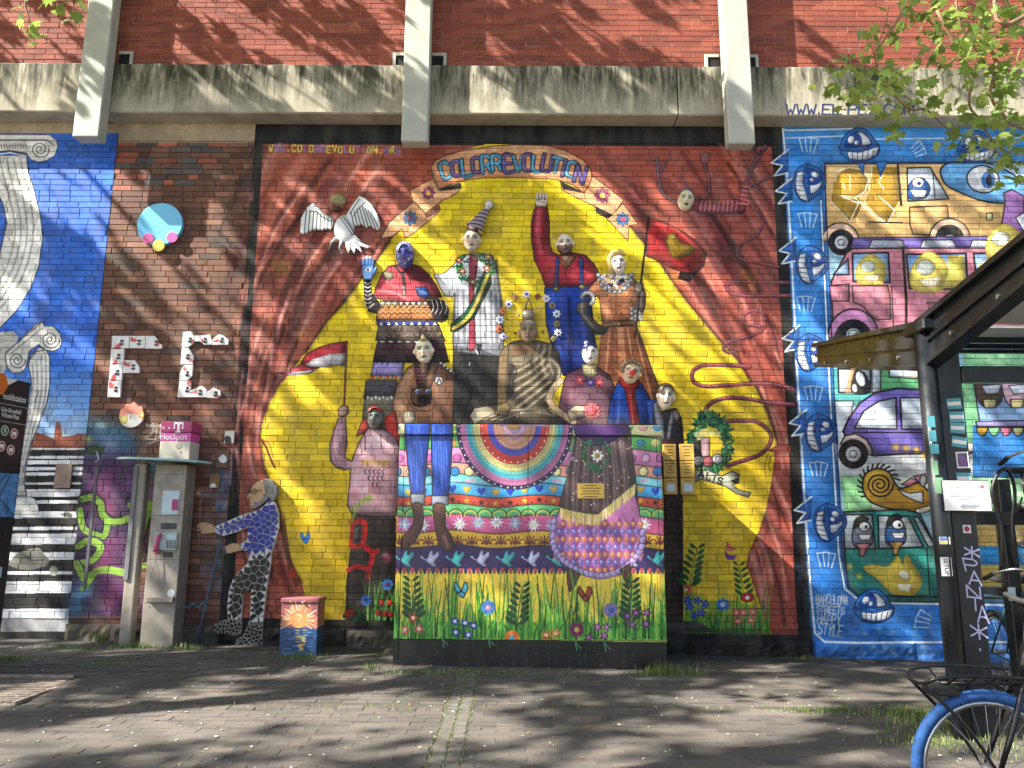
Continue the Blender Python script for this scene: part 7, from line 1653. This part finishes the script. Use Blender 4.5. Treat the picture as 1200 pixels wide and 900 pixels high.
# ------------------------------------------------------------------ bicycles
M_RUB = plain('black_rubber', '161616', .8, .2, 40); M_BLUET = plain('blue_tyre', '24548f', .75, .25, 30, bump=.4, bscale=160); M_ALU = plain('aluminium', 'b0b2b4', .3, .1, metal=.9); M_FRM = plain('frame_black', '131416', .3, .1); M_LEATHER = plain('saddle_brown', '4a3020', .5, .2)
def ring_(c, r_, tr, n=48, m=8):
    b = MB()
    vs = []
    for i in range(n):
        a = 6.28318 * i / n
        for k in range(m): q = 6.28318 * k / m; rr_ = r_ + tr * math.cos(q); vs.append((c[0] + rr_ * math.cos(a), c[1] + tr * math.sin(q), c[2] + rr_ * math.sin(a)))
    return b.add(vs, [(i * m + k, ((i + 1) % n) * m + k, ((i + 1) % n) * m + (k + 1) % m, i * m + (k + 1) % m) for i in range(n) for k in range(m)])
def bicycle(label, O, rz, tyre, frm, saddle, rack=False, fender=True, lean=0.0):
    """origin under the front hub; +x runs from the front wheel back to the rear wheel"""
    t = thing('bicycle', label, 'bicycle', (0, 0, 0), 'bicycles at the shelter'); rr_ = .335; wb = 1.08
    for hx in (0, wb):
        wl = ring_((hx, 0, rr_), rr_ - .024, .024).build('wheel', tyre, t, True)
        ring_((hx, 0, rr_), rr_ - .056, .012, 40, 6).build('rim', M_ALU, wl, True)
        b = MB().lathe([(.012, -.05), (.028, -.035), (.018, -.02), (.018, .02), (.028, .035), (.012, .05)], (hx, 0, rr_), 'y', 12); b.build('hub', M_ALU, wl, True)
        b = MB()
        for i in range(28):
            a = 6.2832 * i / 28; a2 = a + (.55 if i % 2 else -.55); sd = .032 * (1 if i % 4 < 2 else -1)
            b.tube([(hx + .024 * math.cos(a2), sd, rr_ + .024 * math.sin(a2)), (hx + (rr_ - .06) * math.cos(a), 0, rr_ + (rr_ - .06) * math.sin(a))], .0014, 3, False)
        b.build('spokes', M_ALU, wl)
    cr = (.62, 0, .28); seat = (.80, 0, .78); hdt = (.20, 0, .86); hdb = (.165, 0, .70)
    MB().tube([hdb, cr], .019, 10).tube([cr, seat], .016, 10).tube([hdt, (.72, 0, .60)], .016, 10).tube([hdt, hdb], .021, 10).build('frame', frm, t, True)
    b = MB()
    for sd in (-.06, .06): b.tube([(wb, sd, rr_), (.66, sd * .4, .29)], .010, 8).tube([(wb, sd, rr_), (.79, sd * .5, .72)], .008, 8)
    b.build('rear_stays', frm, t, True)
    b = MB()
    for sd in (-.055, .055): b.tube([(0, sd, rr_), (.06, sd, .48), (.135, sd, .68), (.165, sd * .4, .71)], [.010, .013, .015, .016], 8)
    b.build('fork', frm, t, True)
    b = MB().tube([(.20, 0, .86), (.23, 0, 1.02)], .014, 8).tube([Vector(p) for p in smooth([(.44, -.29, .98), (.34, -.27, 1.02), (.22, -.16, 1.06), (.215, 0, 1.04), (.22, .16, 1.06), (.34, .27, 1.02), (.44, .29, .98)], False, 4)], .011, 8)
    hb = b.build('handlebar', M_ALU, t, True)
    for sd in (-1, 1): MB().tube([(.46, sd * .293, .972), (.34, sd * .272, 1.018)], .017, 8).build('grip', M_RUB, hb, True)
    b = MB(); b.tube([seat, (.83, 0, .92)], .013, 8); b.build('seat_post', M_ALU, t, True)
    vs, fs = [], []; pr = [(.66, .02, .935), (.74, .035, .94), (.82, .085, .945), (.90, .105, .95), (.955, .08, .955)]
    for (x, w_, z) in pr:
        for k in range(8): a = 6.2832 * k / 8; vs.append((x, w_ * math.cos(a), z + .026 * math.sin(a)))
    for i in range(4):
        for k in range(8): l = (k + 1) % 8; fs.append((i * 8 + k, i * 8 + l, (i + 1) * 8 + l, (i + 1) * 8 + k))
    fs += [tuple(range(8)), tuple(range(32, 40))]; obj('saddle', vs, fs, saddle, t, True)
    MB().lathe([(.085, -.006), (.09, 0), (.085, .006)], (cr[0], -.05, cr[2]), 'y', 24).build('chainring', M_ALU, t)
    for sd, a in ((-1, .6), (1, .6 + math.pi)):
        e = (cr[0] + .17 * math.cos(a), sd * .075, cr[2] + .17 * math.sin(a)); ck = MB().tube([(cr[0], sd * .065, cr[2]), e], .010, 8).build('crank', M_ALU, t, True); MB().box(e[0] - .045, e[0] + .045, e[1] + (.0 if sd > 0 else -.09), e[1] + (.09 if sd > 0 else 0), e[2] - .012, e[2] + .012, .004).build('pedal', M_RUB, ck)
    if fender:
        for hx, a0, a1 in ((wb, 10, 190),) if rack else ((0, 30, 150), (wb, 10, 190)):
            vs = []; n = 24
            for i in range(n + 1):
                a = R(a0 + (a1 - a0) * i / n)
                for w_, q in ((-.028, .008), (0, .016), (.028, .008)): vs.append((hx + (rr_ + q) * math.cos(a), w_, rr_ + (rr_ + q) * math.sin(a)))
            fs = [(i * 3 + k, i * 3 + k + 1, i * 3 + k + 4, i * 3 + k + 3) for i in range(n) for k in (0, 1)]; obj('mudguard', vs, fs, frm, t, True)
    if rack:
        b = MB(); w_ = .13; zt, zl = .735, .70
        b.tube([Vector(p) for p in smooth([(.18, -w_, zt), (-.10, -w_, zt + .01), (-.24, -w_ * .9, zt - .005), (-.285, -w_ * .5, zt - .035), (-.285, w_ * .5, zt - .035), (-.24, w_ * .9, zt - .005), (-.10, w_, zt + .01), (.18, w_, zt)], False, 4)], .0085, 8)
        for x in (-.17, -.09, -.01, .07, .15): b.tube([(x, -w_, zt + .004), (x, -w_ * .4, zl), (x, w_ * .4, zl), (x, w_, zt + .004)], .0055, 6)
        b.tube([(.17, -.04, zl), (-.20, -.04, zl)], .006, 6).tube([(.17, .04, zl), (-.20, .04, zl)], .006, 6)
        rkk = b.build('front_rack', M_FRM, t, True); b = MB()
        for sd in (-1, 1): b.tube([Vector(p) for p in smooth([(-.285, sd * w_ * .5, zt - .035), (-.20, sd * .08, zt - .12), (-.10, sd * .075, .50), (0, sd * .065, rr_)], False, 3)], .0075, 7)
        b.build('rack_stay', M_FRM, rkk, True)
        MB().box(-.24, -.12, -.05, .05, zl - .055, zl - .012, .006).build('lamp_box', M_RUB, rkk)
    M = Matrix.Translation(O) @ Matrix.Rotation(rz, 4, 'Z') @ Matrix.Rotation(lean, 4, 'X'); t.matrix_world = M
    return t
hub = Vector((2.05, -4.97, 0)); bicycle('bicycle with bright blue tyres and a black front rack in the foreground', (2.06, -4.97, .0), R(-4), M_BLUET, M_FRM, M_LEATHER, True)
bicycle('dark bicycle parked in the lower tier just behind the shelter post', (xB + .80, -2.75, .0), R(80), M_RUB, plain('frame_teal', '20404a', .35, .1), M_RUB)
bicycle('bicycle with silver frame standing in the lower tier near the right edge', (xB + 1.25, -2.85, .0), R(78), M_RUB, plain('frame_silver', '8a8e90', .3, .1, metal=.5), M_LEATHER)
bicycle('dark bicycle lifted onto the upper tier of the rack', (xB + .98, -2.8, zr - .55), R(78), M_RUB, M_FRM, M_RUB)
bicycle('second dark bicycle on the upper tier, nearest the right edge', (xB + 1.42, -2.75, zr - .55), R(76), M_RUB, M_FRM, M_RUB)
bicycle('dark green bicycle squeezed between the lower tier bicycles', (xB + 1.02, -2.62, .0), R(74), M_RUB, plain('frame_green', '1c2c22', .35, .1), M_RUB)
# ------------------------------------------------------------------ trees
def mat_leaf():
    g = NG('plane_leaf'); oi = g.n('NewGeometry'); c = g.ramp(oi.outputs['Random Per Island'], [(0, lin('506a2c')), (.5, lin('748c3c')), (1, lin('a2ac5c'))])
    g.col(c); g.set(Roughness=.5); tr = g.n('BsdfTranslucent'); g.l(g.mix(.5, c, lin('9cb052')), tr.inputs[0]); mx = g.n('MixShader'); mx.inputs[0].default_value = .42
    out = g.t.nodes['Material Output']; g.l(g.b.outputs[0], mx.inputs[1]); g.l(tr.outputs[0], mx.inputs[2]); g.l(mx.outputs[0], out.inputs[0]); return g.m
M_LEAF = mat_leaf(); M_BARK = plain('plane_bark', '7a7058', .85, .35, 4, bump=.6, bscale=30); M_TWIG = plain('twig', '7c6248', .8, .25, 20)
LEAF = np.array([(0, .45, .03), (0, 0, 0), (.28, .12, .03), (.62, .24, -.06), (.40, .42, .04), (.56, .74, -.05), (.22, .66, .04), (0, 1.05, -.10), (-.22, .66, .04), (-.56, .74, -.05), (-.40, .42, .04), (-.62, .24, -.06), (-.28, .12, .03)], np.float32)
LTRI = np.array([(0, i, i + 1 if i < 12 else 1) for i in range(1, 13)], np.int32)
def leaves(name, pts, size, parent, seed, jit=.25):
    rs = np.random.RandomState(seed); n = len(pts); P_ = np.asarray(pts, np.float32)
    z = rs.normal(size=(n, 3)); z[:, 2] = np.abs(z[:, 2]) + .6; z /= np.linalg.norm(z, axis=1, keepdims=True)
    y = rs.normal(size=(n, 3)); y[:, 2] -= .5; y -= z * (y * z).sum(1, keepdims=True); y /= np.linalg.norm(y, axis=1, keepdims=True); x = np.cross(y, z)
    s = size * (1 + jit * rs.uniform(-1, 1, (n, 1, 1)))
    V = P_[:, None] + s * (LEAF[None, :, 0:1] * x[:, None] + LEAF[None, :, 1:2] * y[:, None] + LEAF[None, :, 2:3] * z[:, None])
    Tn = LTRI[None] + (np.arange(n) * 13)[:, None, None]
    return rawmesh(name, V.reshape(-1, 3), Tn.reshape(-1, 3), M_LEAF, parent)
def tree(label, base, hgt, crown, rad, nclump, per, seed, keep=lambda p: True, lsize=.17, extra=None):
    r = random.Random(seed); t = thing('plane_tree', label, 'tree', base, 'street trees casting the dappled shade'); b = MB(); B = Vector(base); Cc = Vector(crown)
    fork = Vector((base[0] + (crown[0] - base[0]) * .25, base[1] + (crown[1] - base[1]) * .25, hgt))
    b.tube([B + Vector((0, 0, -.1)), B + Vector((.02, 0, .4)), B.lerp(fork, .5) + Vector((.06, .03, 0)), fork], [.24, .19, .16, .14], 12)
    tr = b.build('trunk', M_BARK, t, True); br = MB(); pts = []; cl = []
    for i in range(nclump):
        for _ in range(40):
            v = Vector((r.gauss(0, 1), r.gauss(0, 1), r.gauss(0, 1))).normalized() * (r.random() ** .4)
            p = Cc + Vector((v.x * rad[0], v.y * rad[1], v.z * rad[2]))
            if keep(p): break
        else: continue
        cl.append(p)
    limbs = []
    for i in range(9):
        a = 6.283 * i / 9 + r.uniform(-.3, .3); e = Cc + Vector((math.cos(a) * rad[0] * .55, math.sin(a) * rad[1] * .55, r.uniform(-.2, .4) * rad[2]))
        m = fork.lerp(e, .5) + Vector((r.uniform(-.3, .3), r.uniform(-.3, .3), .25)); br.tube([fork, m, e], [.085, .055, .03], 7); limbs += [m, e, fork.lerp(m, .6), m.lerp(e, .5)]
    for p in cl:
        q = min(limbs, key=lambda l: (l - p).length); br.tube([q, q.lerp(p, .5) + Vector((0, 0, .1)), p], [.016, .010, .005], 4, False); k = per + r.randint(-6, 6); s = r.uniform(.13, .34)
        for _ in range(k): pts.append(p + Vector((r.gauss(0, s), r.gauss(0, s), r.gauss(0, s * .6))))
    br.build('branches', M_BARK, t, True)
    if extra: extra(t, pts)
    leaves('crown', [p for p in pts if keep(p)], lsize, t, seed)
    return t
def out_of_frame(p):
    "keeps the high crowns above the picture's upper edge, as the photograph shows only hanging twigs"
    d = Vector(p) - Vector((0, -CAM_D, CAM_H)); c = CAM_M.transposed() @ d
    if c.z > -.3: return p[2] > 2.5
    u, v = 600 + FPX * c.x / -c.z, 450 - FPX * c.y / -c.z
    return v < -22 or u < -60 or u > 1290
tree('leafy plane tree on the pavement beyond the left edge of the wall', (-15.5, -5.0, 0), 7.5, (-14.2, -3.6, 9.8), (4.2, 3.8, 1.3), 80, 56, 11, out_of_frame)
tree('leafy plane tree standing left of the station sign', (-9.6, -5.4, 0), 7.5, (-8.4, -3.4, 9.8), (4.2, 3.8, 1.3), 56, 56, 12, out_of_frame)
def left_twigs(t, pts):
    b = MB()
    for path, n in (([(28, -60), (29, -20), (30, 8), (35, 24), (37, 36)], 9), ([(60, -60), (62, -15), (64, 4), (66, 12)], 10), ([(82, -50), (84, -8), (87, 6)], 6)):
        q = [at(u, v, -4.0 + .03 * i) for i, (u, v) in enumerate(path)]; b.tube(q, [.012, .009, .006, .004, .003][:len(q)], 5)
        for k in range(n): f = q[-1].lerp(q[-2], rnd.random() * .9); VIS.append(f + Vector((rnd.gauss(0, .045), rnd.gauss(0, .08), rnd.gauss(0, .035))))
    b.build('hanging_twigs', M_TWIG, t, True)
VIS = []
T2 = tree('leafy plane tree whose twigs hang into the upper left corner', (-4.9, -6.4, 0), 7.5, (-2.8, -3.4, 10.0), (4.2, 3.6, 1.3), 76, 56, 13, out_of_frame, extra=left_twigs)
leaves('hanging_leaves', VIS, .085, T2, 3)
VR = []
def right_twigs(t, pts):
    b = MB(); r = random.Random(8)
    main = [([(1290, -40), (1180, 30), (1165, -10)], .02, 0), ([(1165, -30), (1190, 25), (1215, 70)], .018, 4), ([(1148, -30), (1150, 30), (1168, 75), (1160, 110), (1180, 140), (1200, 152), (1240, 165)], .014, 16), ([(1118, -30), (1123, 20), (1135, 45), (1155, 75)], .009, 12),
            ([(1058, -30), (1058, 10), (1042, 38), (1026, 60), (1026, 70), (1034, 90), (1060, 112), (1078, 126)], .009, 5), ([(1041, 8), (1036, 34), (1024, 62)], .006, 2), ([(1030, 78), (1044, 105), (1066, 128), (1085, 128), (1105, 146), (1125, 158), (1150, 160)], .010, 14), ([(1034, 90), (1050, 80), (1062, 76)], .005, 6),
            ([(1098, 12), (1122, 60), (1136, 96), (1136, 124), (1148, 140), (1160, 160), (1176, 176), (1200, 182)], .011, 22), ([(1032, 100), (1012, 98), (996, 102), (984, 106)], .005, 12), ([(1036, 112), (1020, 116), (1012, 120)], .004, 6), ([(1135, 60), (1110, 40), (1085, 20), (1075, -20)], .009, 16), ([(1085, 20), (1068, 12), (1062, 24)], .004, 6), ([(1120, 70), (1104, 78), (1092, 76)], .005, 8),
            ([(1150, 160), (1175, 185), (1195, 205)], .006, 10), ([(1058, 128), (1050, 145), (1046, 156)], .005, 9), ([(1168, 70), (1185, 85), (1200, 100)], .006, 14), ([(1180, 140), (1168, 118), (1150, 100)], .005, 14), ([(1150, 30), (1130, 20), (1110, 30)], .005, 12), ([(1000, 84), (980, 82), (968, 88)], .003, 6), ([(1026, 66), (1018, 48), (1014, 34)], .003, 5), ([(1170, 10), (1185, 20), (1198, 40)], .005, 12)]
    for path, rad, n in main:
        y0 = -4.2 + r.uniform(-.35, .35); q = [at(u, v, y0 + .04 * i) for i, (u, v) in enumerate(path)]
        b.tube([Vector(p) for p in smooth([tuple(p) for p in q], False, 3)], [rad * (1 - .6 * i / (3 * len(q) - 3)) for i in range(3 * (len(q) - 1) + 1)], 6)
        for k in range(int(n * 3.0)):
            i = r.randrange(1, len(q)); f = q[i].lerp(q[i - 1], r.random()); VR.append(f + Vector((r.gauss(0, .055), r.gauss(0, .09), r.gauss(-.02, .05))))
    b.build('hanging_branches', M_TWIG, t, True)
T3 = tree('leafy plane tree whose branches droop across the upper right corner', (5.6, -5.6, 0), 6.0, (3.6, -4.6, 11.6), (3.6, 3.0, 1.4), 50, 52, 14, out_of_frame, extra=right_twigs)
leaves('hanging_leaves', VR, .06, T3, 4, .5)
tree('leafy plane tree behind the viewer on the left', (-12.0, -10.5, 0), 7.0, (-11.2, -9.6, 12.0), (4.8, 3.8, 1.4), 72, 56, 15, out_of_frame)
tree('leafy plane tree farthest to the left behind the viewer', (-18.5, -9.6, 0), 7.0, (-18.0, -8.6, 11.0), (4.4, 3.6, 1.4), 40, 56, 16, out_of_frame)

# ------------------------------------------------------------------ weeds and litter
M_GRASS = NG('grass_blade'); M_GRASS.col(M_GRASS.ramp(M_GRASS.n('NewGeometry').outputs['Random Per Island'], [(0, lin('3e5222')), (.6, lin('5c7430')), (1, lin('8a9050'))])); M_GRASS.set(Roughness=.6); M_GRASS = M_GRASS.m
def tufts():
    r = random.Random(2); vs, fs = [], []
    def bl(x, y, h, w_):
        z = gz(x, y) - .004; a = r.uniform(0, 6.283); l = r.uniform(.1, .7) * h; dx, dy = math.cos(a), math.sin(a); b = len(vs)
        vs.extend([(x - dy * w_, y + dx * w_, z), (x + dy * w_, y - dx * w_, z), (x + dx * l * .35 + dy * w_ * .7, y + dy * l * .35 - dx * w_ * .7, z + h * .6), (x + dx * l * .35 - dy * w_ * .7, y + dy * l * .35 + dx * w_ * .7, z + h * .6), (x + dx * l, y + dy * l, z + h)]); fs.extend([(b, b + 1, b + 2, b + 3), (b + 3, b + 2, b + 4)])
    def patch(u, v, sx, sy, n, h):
        c = gnd(u, v)
        for _ in range(int(n * 1.7)): bl(c.x + r.gauss(0, sx), c.y + r.gauss(0, sy), h * r.uniform(.25, .95), .0026)
    for a in ((782, 790, .12, .05, 190, .13), (768, 791, .10, .03, 60, .09), (815, 791, .06, .03, 40, .08), (12, 773, .10, .05, 160, .06), (540, 789, .20, .04, 130, .05), (475, 789, .10, .03, 70, .06), (437, 783, .05, .06, 60, .06), (350, 772, .12, .02, 170, .09), (160, 759, .12, .03, 150, .08), (213, 760, .12, .03, 130, .07), (100, 760, .25, .05, 120, .06), (118, 752, .04, .02, 40, .16), (140, 775, .25, .06, 130, .04), (118, 781, .2, .03, 90, .03),
              (1065, 838, .18, .10, 260, .08), (1095, 846, .2, .12, 260, .08), (1130, 862, .25, .12, 240, .07), (1090, 872, .16, .06, 140, .06), (950, 834, .14, .04, 120, .05), (985, 833, .06, .03, 60, .06), (1095, 772, .22, .02, 180, .10), (952, 773, .18, .02, 110, .07), (1150, 880, .2, .1, 120, .05), (1075, 772, .1, .02, 60, .09), (640, 789, .6, .02, 120, .04)): patch(*a)
    for _ in range(520): x = r.uniform(-5.5, 5.0); bl(x, SY + r.choice((-.055, .055)) + r.gauss(0, .006), r.uniform(.008, .028) * (1 if r.random() < .8 else 1.6), .003)
    y = -6
    while y < YC - .15:
        for x in (sx0 - .005, (sx0 + sx1) / 2, sx1 + .005):
            for _ in range(3): bl(x + r.gauss(0, .006), y + r.gauss(0, .02), r.uniform(.008, .025), .003)
        y += .05
    for _ in range(500): bl(r.uniform(-5, 4.5), r.uniform(-4.2, -.5), r.uniform(.006, .018), .0025)
    o = obj('grass', vs, fs, M_GRASS); tag(o, 'weeds and grass tufts growing from the paving joints', 'grass', kind='stuff')
tufts()
def litter():
    r = random.Random(6); vs, fs = [], []; mi = []
    for i in range(900):
        x, y = r.uniform(-5.6, 5), r.uniform(-5.2, -.2); s = r.uniform(.004, .013); z = gz(x, y) + .006; a = r.uniform(0, 6.28); b = len(vs); k = 5
        vs += [(x + s * math.cos(a + 6.283 * j / k) * r.uniform(.6, 1.4), y + s * math.sin(a + 6.283 * j / k) * r.uniform(.6, 1.2), z + r.uniform(-.002, .004)) for j in range(k)]; fs.append(tuple(range(b, b + k))); mi.append(r.choice((0, 0, 1)))
    for i in range(26):
        x, y = r.uniform(-5, 4), r.uniform(-4.6, -.5); a = r.uniform(-.6, .6); l = r.uniform(.04, .12); z = gz(x, y) + .007; b = len(vs)
        vs += [(x, y, z), (x + l * math.cos(a), y + l * math.sin(a), z + .004), (x + l * math.cos(a), y + l * math.sin(a) + .006, z + .004), (x, y + .006, z)]; fs.append((b, b + 1, b + 2, b + 3)); mi.append(1)
    o = obj('litter', vs, fs, [plain('pale_petal', 'c9c2a8', .8, .1), plain('dry_bit', '8a6e48', .8, .2)], mi=mi); tag(o, 'pale petals and dry bits scattered on the paving', 'litter', kind='stuff')
litter()
